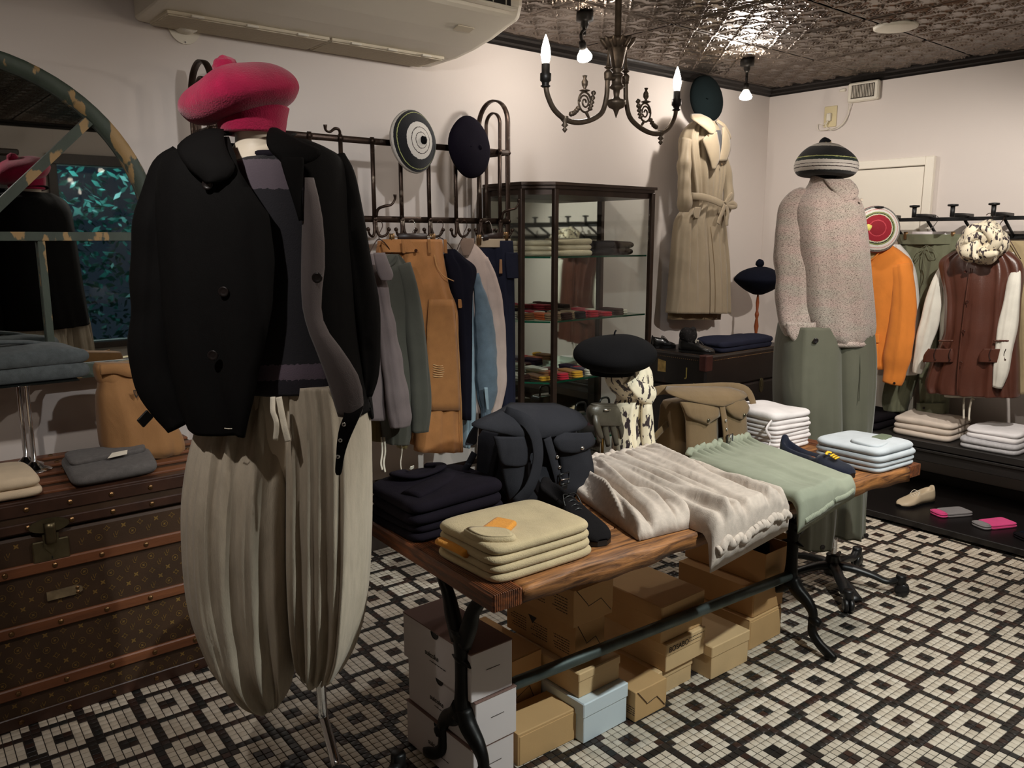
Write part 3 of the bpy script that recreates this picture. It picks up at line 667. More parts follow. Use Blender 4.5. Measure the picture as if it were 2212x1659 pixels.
for k, (dx, dy) in enumerate(((0, .0), (.006, -.004), (-.004, .002))):
    x0, x1, y0, y1 = 1.172 + dx, 1.312 + dx, 1.572 + dy, 1.90 + dy; z0, z1 = k * ah, (k + 1) * ah
    t = thing('shoe_box', 'white card shoe box, %s of the stack by the near table leg' % posn[k], 'box', (x0 + .07, y0 + .16, z0), 'white shoe boxes by the near leg')
    box('carton', (x0, x1, y0, y1, z0 + .0008, z1 - .0008), WCARD, t, .002)
    box('lid_edge', (x0 - .0012, x1 + .0008, y0 - .0012, y1, z1 - .004, z1 - .0004), M('card_edge', (120, 92, 84), .8), t, .0008)
    box('front_label', (x0 + .05, x0 + .095, y0 - .0016, y0 - .0008, z0 + .078, z0 + .0795), INK, t, .0002)
    text(t, 'suicoke', (x0 - .0012, y0 + .215, z0 + .055), .022, RXL)
    lines(t, y0 + .115, y0 + .215, z0 + .040, z0 + .046, x0 - .0008, 1, axis='x', rs=5)
    tube('finger_hole', [(x0 - .0015, y0 + .165 + .017 * math.cos(a), z1 - .004 - .017 * math.sin(a)) for a in np.linspace(0, math.pi, 12)], .0012, BLACKP, t, 5)
    V, Fc = prism_vf([(x0 - .0004, y0 + .165 + .016 * math.cos(a), z1 - .005 - .016 * math.sin(a)) for a in np.linspace(0, math.pi, 12)], (-.0008, 0, 0)); mk('hole', V, Fc, BLACKP, t, smooth=False)
sbox('tan shoe box on the floor beside the white box stack', (1.350, 1.578, 1.592, 1.72, 0, .102), KRAFT, style='mailer', rz=math.radians(-2))
b_ = sbox('brown box with folded end flap, wedged behind the front tan box', (1.405, 1.560, 1.735, 2.02, 0, .237), KRAFT3, style='tuck')
sbox('pale blue-white lidded shoe box on the mosaic floor', (1.564, 1.757, 1.552, 1.88, 0, .131), BCARD, lid=.047)
sbox('tan lidded box resting on the pale blue-white shoe box', (1.572, 1.752, 1.582, 1.905, .131, .212), KRAFT2, lid=.028)
t = sbox('printed brown carton on the tan lidded box', (1.596, 1.719, 1.622, 1.95, .212, .342), KRAFT3, style='tuck')
for k in range(3): lines(t, 1.65 + k * .10, 1.73 + k * .10, .235, .285, 1.5955, 6, axis='x', rs=7 + k)
prism('mark', [(1.5958, 1.80, .30), (1.5958, 1.84, .30), (1.5958, 1.82, .275)], (-.0006, 0, 0), INK, t)
t = sbox('printed brown carton right under the tabletop, topmost of its stack', (1.576, 1.743, 1.612, 1.94, .342, .462), KRAFT3, style='tuck')
for k in range(3): lines(t, 1.64 + k * .10, 1.72 + k * .10, .375, .43, 1.5755, 6, axis='x', rs=17 + k)
t = sbox('small carton with interlocked end flaps on the floor', (1.768, 1.912, 1.527, 1.80, 0, .102), KRAFT, style='tuck', rz=math.radians(-1))
lines(t, 1.53, 1.60, .02, .05, 1.7675, 4, axis='x', rs=27)
sbox('flat kraft box at the bottom of the BOSABO stack', (1.918, 2.108, 1.577, 1.90, 0, .088), KRAFT2, lid=.03)
t = sbox('kraft lidded shoe box printed BOSABO on its front', (1.945, 2.150, 1.560, 1.88, .088, .188), KRAFT2, lid=.042)
text(t, 'BOSABO', (1.957, 1.5592, .156), .026, RXF)
lines(t, 2.06, 2.14, .155, .18, 1.5592, 2, rs=31, h=.0018)
sbox('large tan lidded box on top of the BOSABO box', (1.93, 2.152, 1.572, 1.91, .188, .318), KRAFT, lid=.05)
t = sbox('plain kraft shoe box with split lid, on the floor near the far leg', (2.152, 2.362, 1.527, 1.73, 0, .122), KRAFT2, lid=.04, rz=math.radians(-1.5))
sbox('kraft box at the bottom of the stack by the far leg', (2.423, 2.625, 1.567, 1.90, 0, .119), KRAFT, style='mailer')
sbox('long kraft box in the middle of the stack by the far leg', (2.442, 2.636, 1.572, 1.915, .119, .232), KRAFT3, style='mailer')
op = sbox('open kraft box with raised flap, topmost by the far leg', (2.50, 2.668, 1.567, 1.93, .232, .352), KRAFT3, style='open')
bx = thing('black_shoe_bag', 'crumpled black fabric bag inside the open kraft box', 'bag', (2.585, 1.75, .236))
V, Fc = lathe_vf([(0, 0), (.05, .002), (.06, .05), (.058, .11), (.04, .15), (.02, .165), (0, .168)], (2.582, 1.75, .2365), 30); V[:, 1] = 1.75 + (V[:, 1] - 1.75) * 2.4; V[:, 2] += np.clip((V[:, 2] - .27) * 8, 0, 1) * nz(V, 40, 3) * .012
mk('pouch', V, Fc, cloth('black_pouch', (22, 20, 22)), bx)
tube('drawstring', [(2.56, 1.66, .372), (2.57, 1.62, .395), (2.59, 1.60, .384), (2.60, 1.64, .378)], .0025, BLACKP, bx, 6, sub=14)
# ================================================================ coat rack on the left wall
RX0, RX1, RYF, RYB, RZT, RZL = 1.126, 2.49, 3.03, 3.25, 1.872, 1.560
rk = thing('coat_rack', 'long iron coat rack with arched loop ends standing against the left wall', 'coat rack', ((RX0 + RX1) / 2, (RYF + RYB) / 2, 0))
def fbar(name, pts, wdt, thk, par=rk, mat=RACKM, sub=0, upv=(1, 0, 0)):
    if sub: pts = cat(pts, sub)
    V, Fc = tube_vf(pts, 1.0, 8, flat=(wdt / 2, thk / 2), upv=upv, power=6); return mk(name, V, Fc, mat, par)
for x in (RX0, RX1):
    ym, r = (RYF + RYB) / 2, (RYB - RYF) / 2
    pts = [(x, RYF, 0), (x, RYF, .8), (x, RYF, 1.55)] + [(x, ym - r * math.cos(a), 2.008 + r * math.sin(a)) for a in np.linspace(0, math.pi, 18)] + [(x, RYB, 1.55), (x, RYB, .8), (x, RYB, 0)]
    lp = fbar('end_loop', pts, .026, .009)
    r2 = .052; zz = 2.01
    fbar('inner_loop', [(x, ym - r2, 1.40), (x, ym - r2, 1.7)] + [(x, ym - r2 * math.cos(a), zz + r2 * math.sin(a)) for a in np.linspace(0, math.pi, 14)] + [(x, ym + r2, 1.7), (x, ym + r2, 1.40)], .018, .008, lp)
    for z in (RZT, RZL, .35): fbar('cross_bar', [(x, RYF, z), (x, ym, z), (x, RYB, z)], .012, .022, lp, upv=(1, 0, 0))
    for z in (RZT, RZL): lathe('bolt', [(.009, 0), (.007, .004), (0, .005)], (x + (.006 if x > 2 else -.006), RYF - .004, z), RACKM, lp, 10, axis=(0, -1, 0))
def rail(z, y): return fbar('rail', [(RX0, y, z), ((RX0 + RX1) / 2, y, z), (RX1, y, z)], .026, .008, upv=(0, 0, 1))
rail(RZT, RYF - .004); rail(RZL, RYF - .004); rail(.35, RYB)
HKX = [1.352, 1.485, 1.618, 1.762, 1.895, 2.036, 2.179, 2.313, 2.43]
def hook_curl(x, s, par):
    p = cat([(x + s * .004, RYF - .018, 1.56), (x + s * .005, RYF - .022, 1.515), (x + s * .018, RYF - .03, 1.490), (x + s * .038, RYF - .04, 1.495), (x + s * .048, RYF - .046, 1.513)], 18)
    tube('hook', p, cat(np.array([.007, .007, .006, .005, .005])[:, None], 18)[:, 0], RACKM, par, 8)
    lathe('hook_ball', [(0, -.009), (.007, -.006), (.009, 0), (.007, .006), (0, .009)], (x + s * .049, RYF - .046, 1.518), RACKM, par, 10)
for i, x in enumerate(HKX):
    vb_ = fbar('upright_bar', [(x, RYF - .014, RZT + .015), (x, RYF - .014, 1.7), (x, RYF - .016, RZL - .02)], .016, .012)
    lathe('rivet', [(.011, 0), (.009, .005), (0, .006)], (x, RYF - .02, RZT), RACKM, vb_, 10, axis=(0, -1, 0)); lathe('rivet', [(.009, 0), (.007, .004), (0, .005)], (x, RYF - .022, RZL), RACKM, vb_, 10, axis=(0, -1, 0))
    if i >= 3:
        for s in (-1, 1): hook_curl(x, s, vb_)
    if i in (3, 8, 0):
        p = [(x + .005, RYF - .02, 1.57), (x + .01, RYF - .03, 1.60), (x + .03, RYF - .05, 1.612), (x + .055, RYF - .06, 1.618), (x + .07, RYF - .065, 1.64), (x + .07, RYF - .066, 1.66)]
        tube('long_hook', p, [.007, .006, .006, .005, .005, .008], RACKM, vb_, 8, sub=20)
    if i == 2:
        tube('long_hook', [(x + .0, RYF - .01, 1.865), (x - .005, RYF - .02, 1.90), (x - .03, RYF - .03, 1.905), (x - .055, RYF - .035, 1.89), (x - .075, RYF - .04, 1.895), (x - .078, RYF - .042, 1.915)], [.006, .006, .006, .005, .005, .008], RACKM, vb_, 8, sub=22)
# ================================================================ arched window frame with mirror glass
FRAMEM = M('chipped_green_paint', (62, 72, 62), .6, var=.2, vs=12, bump=.5, bs=60, col2=(160, 130, 86), c2=(.53, .56), c2s=10, stretch=(1.5, 1.5, .8))
MIRR = M('mirror_glass', (215, 218, 215), .015, 1, var=.05, vs=3)
MXC, MZC, MR, MY = .36, 1.488, .612, 3.245
mir = thing('arched_mirror', 'arched antique window frame in chipped green paint, glazed with mirror', 'mirror', (MXC, 3.27, .985))
def bar(name, a, b, wd, dp, par=mir, y=MY):
    a, b = np.array(a, float), np.array(b, float); t = (b - a) / np.linalg.norm(b - a); nrm = np.array([-t[1], t[0]]) * wd / 2
    poly = [a - nrm, b - nrm, b + nrm, a + nrm]; V, Fc = prism_vf([(p[0], y + dp / 2, p[1]) for p in poly], (0, -dp, 0)); return mk(name, V, Fc, FRAMEM, par, smooth=False)
rr = []
for a in np.linspace(0, math.pi, 40):
    c, s = math.cos(a), math.sin(a)
    rr.append(np.array([(MXC + r * c, y, MZC + r * s) for r, y in ((MR, MY + .025), (MR, MY - .028), (MR - .012, MY - .034), (MR - .045, MY - .028), (MR - .05, MY - .01), (MR - .05, MY + .025))]))
V, Fc = loft(rr); mk('arch', V, Fc, FRAMEM, mir)
ZB = .985
for s in (-1, 1): bar('jamb', (MXC + s * (MR - .025), ZB), (MXC + s * (MR - .025), MZC), .05, .055)
bar('bottom_rail', (MXC - MR + .05, ZB + .024), (MXC + MR - .05, ZB + .024), .048, .055); bar('middle_rail', (MXC - MR + .05, MZC), (MXC + MR - .05, MZC), .030, .05)
for k in (-1, 1): bar('glazing_bar', (MXC + k * .212, ZB + .048), (MXC + k * .212, MZC - .015), .022, .042)
for a in (45, 135): bar('glazing_bar', (MXC + .06 * math.cos(math.radians(a)), MZC + .06 * math.sin(math.radians(a))), (MXC + (MR - .05) * math.cos(math.radians(a)), MZC + (MR - .05) * math.sin(math.radians(a))), .030, .042)
for k in range(3):
    x0 = MXC - MR + .05 + (0, .362, .784)[k]; x1 = MXC - MR + .05 + (.339, .763, 1.124)[k]
    box('mirror_pane', (x0, x1, MY + .004, MY + .012, ZB + .048, MZC - .015), MIRR, mir, .001)
    aa = np.linspace(math.radians((0, 45, 135)[k]), math.radians((45, 135, 180)[k]), 14)
    prism('mirror_pane', [(MXC, MY + .004, MZC + .004)] + [(MXC + (MR - .05) * math.cos(a), MY + .004, MZC + .004 + (MR - .054) * math.sin(a)) for a in aa], (0, .008, 0), MIRR, mir)
# ================================================================ monogram trunk, left
TX0, TX1, TY0, TY1, TZ1 = -.16, 1.02, 2.72, 3.27, .705
TRM = M('monogram_canvas', (58, 39, 23), .55, var=.22, vs=10, bump=.2, bs=220)
SLAT = M('trunk_slat', (108, 64, 38), .45, var=.3, vs=8, stretch=(.5, 6, 6), bump=.2, bs=60)
EDGE = M('trunk_lozine', (58, 36, 26), .4, var=.4, vs=14, bump=.3, bs=50)
GOLD = M('monogram_print', (112, 86, 40), .6, var=.25, vs=20)
STUD = M('brass_stud', (120, 92, 62), .35, .9)
LOCK = M('lock_brass', (112, 102, 78), .38, .9, var=.25, vs=18)
tr = thing('steamer_trunk', 'large brown monogrammed steamer trunk with wooden slats under the mirror', 'trunk', ((TX0 + TX1) / 2, (TY0 + TY1) / 2, 0))
box('body', (TX0, TX1, TY0, TY1, 0, .60), TRM, tr, .008); box('lid', (TX0, TX1, TY0, TY1, .604, TZ1), TRM, tr, .012)
stud_prof = [(.0085, 0), (.0075, .003), (.004, .005), (0, .0055)]
V, Fc = lathe_vf(stud_prof, (0, 0, 0), 8, axis=(0, -1, 0)); sm = bpy.data.meshes.new('stud'); sm.from_pydata(V.tolist(), [], Fc); sm.materials.append(STUD)
V, Fc = lathe_vf(stud_prof, (0, 0, 0), 8); smz = bpy.data.meshes.new('stud'); smz.from_pydata(V.tolist(), [], Fc); smz.materials.append(STUD)
def fslat(z, h, mat, d=.012, n=9, name='slat'):
    s = box(name, (TX0, TX1, TY0 - d, TY0 + .003, z - h / 2, z + h / 2), mat, tr, .004)
    for k in range(n): child(s, sm, (TX0 + .06 + k * (TX1 - TX0 - .12) / (n - 1), TY0 - d, z), 'stud')
for z in (.497, .312, .118): fslat(z, .036, SLAT)
fslat(.684, .040, EDGE, .006, 10, 'edge_binding'); fslat(.628, .030, EDGE, .007, 10, 'edge_binding'); fslat(.02, .04, EDGE, .006, 9, 'edge_binding')
for k in range(5):
    y = TY0 + .05 + k * .11; s = box('top_slat', (TX0 + .01, TX1 - .01, y, y + .052, TZ1 - .002, TZ1 + .010), SLAT, tr, .004)
    for q in range(6): child(s, smz, (TX0 + .08 + q * .205, y + .026, TZ1 + .010), 'stud')
box('edge_binding', (TX0 - .004, TX1 + .004, TY0 - .004, TY0 + .035, TZ1 - .004, TZ1 + .006), EDGE, tr, .004)
for x in (TX0, TX1):
    box('corner_binding', (x - .006, x + .006, TY0 - .006, TY0 + .05, 0, TZ1), EDGE, tr, .004)
    box('end_plate', (x - .008, x + .008, TY0 + .2, TY1 - .2, .42, .5), EDGE, tr, .004)
lx, lzz = .425, .55
lk = box('lock_plate', (lx - .05, lx + .05, TY0 - .012, TY0, .512, .578), LOCK, tr, .003)
V, Fc = prism_vf([(lx + .05 * math.cos(a) * 1.1, TY0 - .008, .626 + .022 * math.sin(a)) for a in np.linspace(0, 2 * math.pi, 18, endpoint=False)], (0, -.008, 0)); mk('hasp_plate', V, Fc, LOCK, lk, smooth=False)
V, Fc = prism_vf([(lx - .022, TY0 - .012, .60), (lx + .022, TY0 - .012, .60), (lx + .02, TY0 - .012, .56), (lx, TY0 - .012, .535), (lx - .02, TY0 - .012, .56)], (0, -.006, 0)); mk('hasp', V, Fc, LOCK, lk, smooth=False)
V, Fc = loft([np.array([(lx + sx * .016, TY0 - .018 - d * .016, z) for sx, d in ((-1, 0), (-.8, .8), (0, 1), (.8, .8), (1, 0))]) for z in (.635, .62, .585, .572)]); mk('latch', V, Fc, LOCK, lk)
box('keyhole', (lx - .002, lx + .002, TY0 - .0128, TY0 - .0115, .518, .527), BLACKP, lk, .0004)
V, Fc = prism_vf([(.455 + dx, TY0 - .002, .40 + dz) for dx, dz in ((-.055, -.014), (.03, -.014), (.044, -.006), (.044, .006), (.03, .014), (-.055, .012))], (0, -.008, 0)); hb = mk('handle_plate', V, Fc, M('worn_tin', (150, 132, 104), .4, .6, var=.4, vs=30), tr, smooth=False)
for dz in (-.007, .007): child(hb, sm, (.485, TY0 - .010, .40 + dz), 'stud', scale=(.7, .7, .7))
# printed monogram: flowers, ringed flowers, diamonds and interlaced letters
mb = MB(); ymo = TY0 - .0006; S = .0115
def pl(pts): V, Fc = prism_vf([(x, ymo, z) for x, z in pts], (0, -.0005, 0)); mb.add(V, Fc)
def seg(a, b, wd=.0014):
    a, b = np.array(a), np.array(b); t = (b - a) / (np.linalg.norm(b - a) + 1e-9); n_ = np.array([-t[1], t[0]]) * wd / 2; pl([a - n_, b - n_, b + n_, a + n_])
def flower(x, z, r):
    q = []
    for k in range(16): a = k * math.pi / 8 + math.pi / 4; q.append((x + r * (1 if k % 4 == 0 else (.62 if k % 2 else .34)) * math.cos(a), z + r * (1 if k % 4 == 0 else (.62 if k % 2 else .34)) * math.sin(a)))
    pl(q)
def ring(x, z, r, w_=.0013, n=14):
    for k in range(n):
        a, b = 2 * math.pi * k / n, 2 * math.pi * (k + 1) / n; seg((x + r * math.cos(a), z + r * math.sin(a)), (x + r * math.cos(b), z + r * math.sin(b)), w_)
def dia(x, z, r):
    for k in range(4):
        a, b = k * math.pi / 2, (k + 1) * math.pi / 2; m_ = (a + b) / 2
        seg((x + r * math.cos(a), z + r * math.sin(a)), (x + r * .45 * math.cos(m_), z + r * .45 * math.sin(m_))); seg((x + r * .45 * math.cos(m_), z + r * .45 * math.sin(m_)), (x + r * math.cos(b), z + r * math.sin(b)))
def letters(x, z, r):
    seg((x - r * .7, z + r * .3), (x - r * .35, z - r)); seg((x - r * .35, z - r), (x + r * .3, z - r)); seg((x - r * .15, z + r), (x + r * .2, z - r * .5)); seg((x + r * .2, z - r * .5), (x + r * .8, z + r))
px_, pz_ = .050, .025
i0 = 0
for j in range(25):
    z = .05 + j * pz_
    if any(abs(z - q) < .031 for q in (.497, .312, .118)) or z > .60: continue
    for i in range(24):
        x = .06 + i * px_ + (px_ / 2 if j % 2 else 0)
        if x > 1.0 or (abs(x - lx) < .065 and z > .50): continue
        k = (i + 2 * j) % 4 if j % 2 else (i + j) % 2 * 2 + 1
        [letters, flower, lambda a, b, c: (ring(a, b, c), flower(a, b, c * .55)), lambda a, b, c: dia(a, b, c)][(i * 2 + (j // 2) + j) % 4](x, z, S * .85)
o = mb.build('monogram', GOLD, tr, smooth=False); o['kind'] = 'stuff'
# ================================================================ glass display case
CY0, CY1, CX0, CX1, CZT = 2.90, 3.285, 2.555, 3.385, 1.725
cA = [(CX0, CY1), (CX0, 3.005), (2.675, CY0), (CX1 - .02, CY0), (CX1 - .02, CY1)]   # plan, front-left corner canted
WOODC = M('case_frame_bronze', (60, 46, 38), .4, .5, var=.25, vs=16)
cs = thing('display_case', 'tall glass display case with dark bronze frame and canted corner', 'display case', (2.97, 3.1, 0))
def plan(name, off, z0, z1, mat, par=cs, bev=0):
    c = np.mean(cA, 0); P = []
    for p in cA: v = np.array(p) - c; P.append(np.array(p) + np.sign(v) * off * np.array([1, 1 if v[1] < 0 else 0]))
    V, Fc = prism_vf([(p[0], p[1], z0) for p in P], (0, 0, z1 - z0)); return mk(name, V, Fc, mat, par, smooth=False)
plan('cornice', .018, CZT + .004, CZT + .018, WOODC); plan('cornice', .008, CZT - .012, CZT + .004, WOODC); plan('top_panel', -.004, CZT - .04, CZT - .012, WOODC)
plan('plinth', .012, 0, .10, WOODC); plan('deck', -.002, .10, .125, WOODC); 
for (x, y) in cA[1:4] + [(CX0, CY1 - .02), (CX1 - .02, CY1 - .02)]:
    box('post', (x - .013, x + .013, y - .011, y + .015, .10, CZT - .01), WOODC, cs, .003)
for a, b in zip(cA[:4], cA[1:]):
    a, b = np.array(a), np.array(b); t = (b - a) / np.linalg.norm(b - a); n_ = np.array([-t[1], t[0]])
    a2, b2 = a + t * .012, b - t * .012
    V, Fc = prism_vf([(*(a2 + n_ * .002), .125), (*(b2 + n_ * .002), .125), (*(b2 - n_ * .002), .125), (*(a2 - n_ * .002), .125)], (0, 0, CZT - .04 - .125)); mk('glass_pane', V, Fc, GLASS, cs, smooth=False)
box('mirror_back', (CX0 + .015, CX1 - .035, CY1 - .012, CY1 - .005, .125, CZT - .04), M('case_mirror', (206, 210, 205), .03, 1), cs, .001)
SHG = glass('shelf_glass', (.80, .93, .86)); SEDG = M('glass_edge', (22, 84, 62), .15)
SHZ = [1.395, 1.083, .782, .45]
for z in SHZ:
    sh = plan('shelf', -.02, z - .008, z, SHG)
    c = np.mean(cA, 0)
    for a, b in zip(cA[1:3], cA[2:4]):
        a, b = np.array(a) + (.022, .02), np.array(b) + (-.01, .02)
        V, Fc = prism_vf([(*a, z - .008), (*b, z - .008), (b[0], b[1] + .003, z - .008), (a[0], a[1] + .003, z - .008)], (0, 0, .0082)); mk('edge', V, Fc, SEDG, sh, smooth=False)
# ================================================================ black trunk in the corner
BX0, BX1, BY0, BY1, BZ1 = 3.75, 4.62, 2.80, 3.27, .825
BT = M('black_trunk_hide', (26, 20, 18), .42, var=.35, vs=7, bump=.35, bs=45, col2=(70, 34, 26), c2=(.62, .75), c2s=6)
bt = thing('wardrobe_trunk', 'tall black leather trunk with studded edges and painted initials', 'trunk', ((BX0 + BX1) / 2, (BY0 + BY1) / 2, 0))
box('body', (BX0, BX1, BY0, BY1, 0, BZ1 - .20), BT, bt, .01); box('lid', (BX0, BX1, BY0, BY1, BZ1 - .197, BZ1), BT, bt, .012)
mb = MB()
for k in range(60): mb.add(*lathe_vf([(.003, 0), (.002, .0016), (0, .002)], (BX0 + .03 + k * .0138, BY0 - .0002, BZ1 - .03), 6, axis=(0, -1, 0))); mb.add(*lathe_vf([(.003, 0), (.002, .0016), (0, .002)], (BX0 + .03 + k * .0138, BY0 + .012, BZ1), 6))
for k in range(30): mb.add(*lathe_vf([(.003, 0), (.002, .0016), (0, .002)], (BX0, BY0 + .03 + k * .0145, BZ1 - .03), 6, axis=(-1, 0, 0))); mb.add(*lathe_vf([(.003, 0), (.002, .0016), (0, .002)], (BX0 + .012, BY0 + .03 + k * .0145, BZ1), 6))
o = mb.build('studs', STUD, bt); o['kind'] = 'stuff'
CORN = M('oxblood_corner', (66, 34, 30), .4, var=.3, vs=20, bump=.2, bs=80)
box('corner_cap', (BX0 - .004, BX0 + .06, BY0 - .004, BY0 + .05, BZ1 - .09, BZ1 + .004), CORN, bt, .006)
PAINT = M('faded_gold_paint', (150, 132, 66), .7)
text(bt, 'J', (BX0 - .001, 2.945, .695), .075, (math.pi / 2, 0, -math.pi / 2), PAINT, 'painted_initial'); text(bt, 'F', (BX0 - .001, 2.905, .63), .06, (math.pi / 2, .5, -math.pi / 2), PAINT, 'painted_initial')
prism('paper_label', [(BX0 - .0005, 3.15, .70), (BX0 - .0005, 3.09, .70), (BX0 - .0005, 3.09, .765), (BX0 - .0005, 3.15, .775)], (-.0008, 0, 0), M('old_label', (168, 136, 78), .8, var=.4, vs=30), bt)
tube('handle', [(BX0 - .004, 3.13, .60), (BX0 - .03, 3.10, .585), (BX0 - .034, 3.03, .58), (BX0 - .03, 2.96, .585), (BX0 - .004, 2.93, .60)], .010, CORN, bt, 8, sub=18, flat=(1, .6))
for y_ in (3.13, 2.93): lathe('ring', [(.014, 0), (.014, .006), (.006, .008)], (BX0, y_, .60), LOCK, bt, 12, axis=(-1, 0, 0))
V, Fc = prism_vf([(4.30 + .02 * math.cos(a), BY0 - .0005, .60 + .045 * math.sin(a)) for a in np.linspace(0, 2 * math.pi, 16, endpoint=False)], (0, -.006, 0)); lk2 = mk('lock', V, Fc, LOCK, bt, smooth=False)
box('hasp', (4.292, 4.308, BY0 - .012, BY0 - .006, .59, .64), LOCK, lk2, .002)
# ================================================================ rail, bench and low shelf along the right wall
BLK = M('black_steel', (20, 20, 21), .45, .3, var=.1, vs=10)
BEN = M('black_stained_wood', (30, 27, 25), .5, var=.25, vs=6, stretch=(6, .6, 6), bump=.15, bs=60)
GY0, GY1 = .55, 2.62
rl = thing('wall_rail', 'black steel clothes rail with knobbed arms on the right wall', 'clothes rail', (4.9, 1.6, 1.48))
box('front_bar', (4.80, 4.835, GY0, 2.42, 1.577, 1.597), BLK, rl, .002); box('wall_bar', (4.965, 4.99, GY0, 2.42, 1.478, 1.505), BLK, rl, .002)
for k in range(9):
    y = 2.30 - k * .2
    tube('strut', [(4.82, y + .02, 1.582), (4.90, y + .02, 1.535), (4.975, y + .02, 1.49)], .011, BLK, rl, 8, flat=(1, .5))
    a = tube('arm', [(4.86, y, 1.604), (4.75, y, 1.606), (4.605, y, 1.603)], .0105, BLK, rl, 8, power=5)
    tube('arm_post', [(4.607, y, 1.593), (4.607, y, 1.62), (4.607, y, 1.65)], .0115, BLK, a, 10)
    lathe('arm_knob', [(.012, -.006), (.025, -.004), (.027, .001), (.025, .006), (.0, .008)], (4.607, y, 1.653), BLK, a, 18)
bn = thing('bench_shelf', 'long black wooden bench shelf under the clothes rail', 'bench', (4.77, 1.5, 0))
box('seat_board', (4.548, 4.985, GY0, GY1, .338, .376), BEN, bn, .003); box('apron', (4.562, 4.59, GY0, GY1, .262, .336), BEN, bn, .003); box('ledge', (4.55, 4.562, GY0, GY1, .318, .332), BEN, bn, .002)
for y in (.62, 2.55): box('leg', (4.59, 4.66, y - .03, y + .03, .048, .338), BEN, bn, .003)
ls = thing('low_shelf', 'black floor-level display board below the bench', 'shelf', (4.55, 1.5, 0))
box('board', (4.155, 4.93, GY0, 2.28, .014, .046), M('black_board', (20, 17, 17), .35, var=.2, vs=8), ls, .003)
for y in (.62, 2.2): box('batten', (4.2, 4.9, y - .02, y + .02, 0, .014), BEN, ls, .002)
# ================================================================ cloth builders
def ddir(plane):
    return {'y': np.array([0, -1., 0]), 'x': np.array([-1., 0, 0]), 'c': -HF}[plane[0]]
def folds(s, t, n, seed, drift=.3, wsc=1.):
    """irregular hanging folds: soft waves plus single creases that wander down the cloth"""
    r = np.random.RandomState(seed); o = np.zeros_like(s)
    for k in range(2):
        x = n * r.uniform(.3, .5) * s + r.uniform(0, 1) + r.uniform(-drift, drift) * t + .06 * np.sin(4 * t + r.uniform(0, 6)); o += .3 * np.cos(2 * np.pi * x)
    for k in range(int(n * 2.2)):
        c = r.uniform(-1, 1); w_ = r.uniform(.035, .13) * wsc; a = r.choice((-1, 1)) * r.uniform(.35, 1.0); t0 = r.uniform(-.3, .9); l = r.uniform(.25, .9)
        env = np.exp(-((t - t0 - l * .5) / l) ** 2 * 1.5)
        d = s - c - r.uniform(-drift, drift) * .6 * (t - t0) - .03 * np.sin(6 * t + r.uniform(0, 6))
        o += a * env * np.exp(-(d / w_) ** 2)
    return o
def sil(name, rows, plane, dep, mat, parent=None, nr=44, nt=60, n=6, amp=.006, seed=1, p=2.6, out=0., gap=None, thick=.004, cap=True, ramp=(.35, 1.0), wr=.0, bands=None, droop=None, drift=.3, wsc=1.):
    """garment body: lofted round sections between a left and a right outline (image rows), real depth"""
    rows = np.array([list(r) + [dep] * (4 - len(r)) for r in rows], float)
    R = cat(rows, nr); dd = ddir(plane)
    G = cat(np.array(gap, float), nr) if gap is not None else None
    if gap is not None:
        gy = np.array(gap, float); G = np.column_stack([np.interp(R[:, 0], gy[:, 0], gy[:, 1]), np.interp(R[:, 0], gy[:, 0], gy[:, 2])])
    rings = []; bv = []
    for i in range(nr):
        y, xl, xr, d = R[i]; t = i / (nr - 1)
        Lp, Rp = at((xl, y), plane), at((xr, y), plane); m = (Lp + Rp) / 2; hw = (Rp - Lp) / 2
        if G is None: ph = np.linspace(0, 2 * np.pi, nt, endpoint=False)
        else:
            q = lambda xx: np.clip((xx - (xl + xr) / 2) / ((xr - xl) / 2), -.97, .97)
            f = lambda s: math.acos(np.sign(s) * abs(s) ** (p / 2)); a0 = f(q(G[i, 1])); a1 = f(q(G[i, 0])) - 2 * math.pi
            ph = np.linspace(a0, a1, nt)
        c, s = np.cos(ph), np.sin(ph); cs_ = np.sign(c) * np.abs(c) ** (2 / p); sn = np.sign(s) * np.abs(s) ** (2 / p)
        tt = np.full(nt, t); a = amp * 1.3 * (ramp[0] + (ramp[1] - ramp[0]) * t)
        fd = folds(cs_, tt, n, seed, drift, wsc) * (sn >= 0) + folds(cs_, tt, n, seed + 50, drift, wsc) * (sn < 0)
        P = m + np.outer(cs_, hw) + np.outer(sn * d + np.sign(sn) * np.abs(sn) ** .6 * fd * a + out, dd)
        if wr:
            w_ = nz(P, 30, seed + 7) * wr; P = P + np.outer(w_ * np.sign(sn) * np.abs(sn) ** .5, dd); P[:, 2] += w_ * .3
        if droop: P[:, 2] += droop(cs_, t, sn)
        rings.append(P); bv += [t if bands is None else np.interp(y, bands[0], bands[1])] * nt
    V, Fc = loft(rings, cap and G is None, G is None)
    o = mk(name, V, Fc, mat, parent)
    if G is not None: solid(o, thick, 0)
    if bands is not None: band(o, bv)
    return o
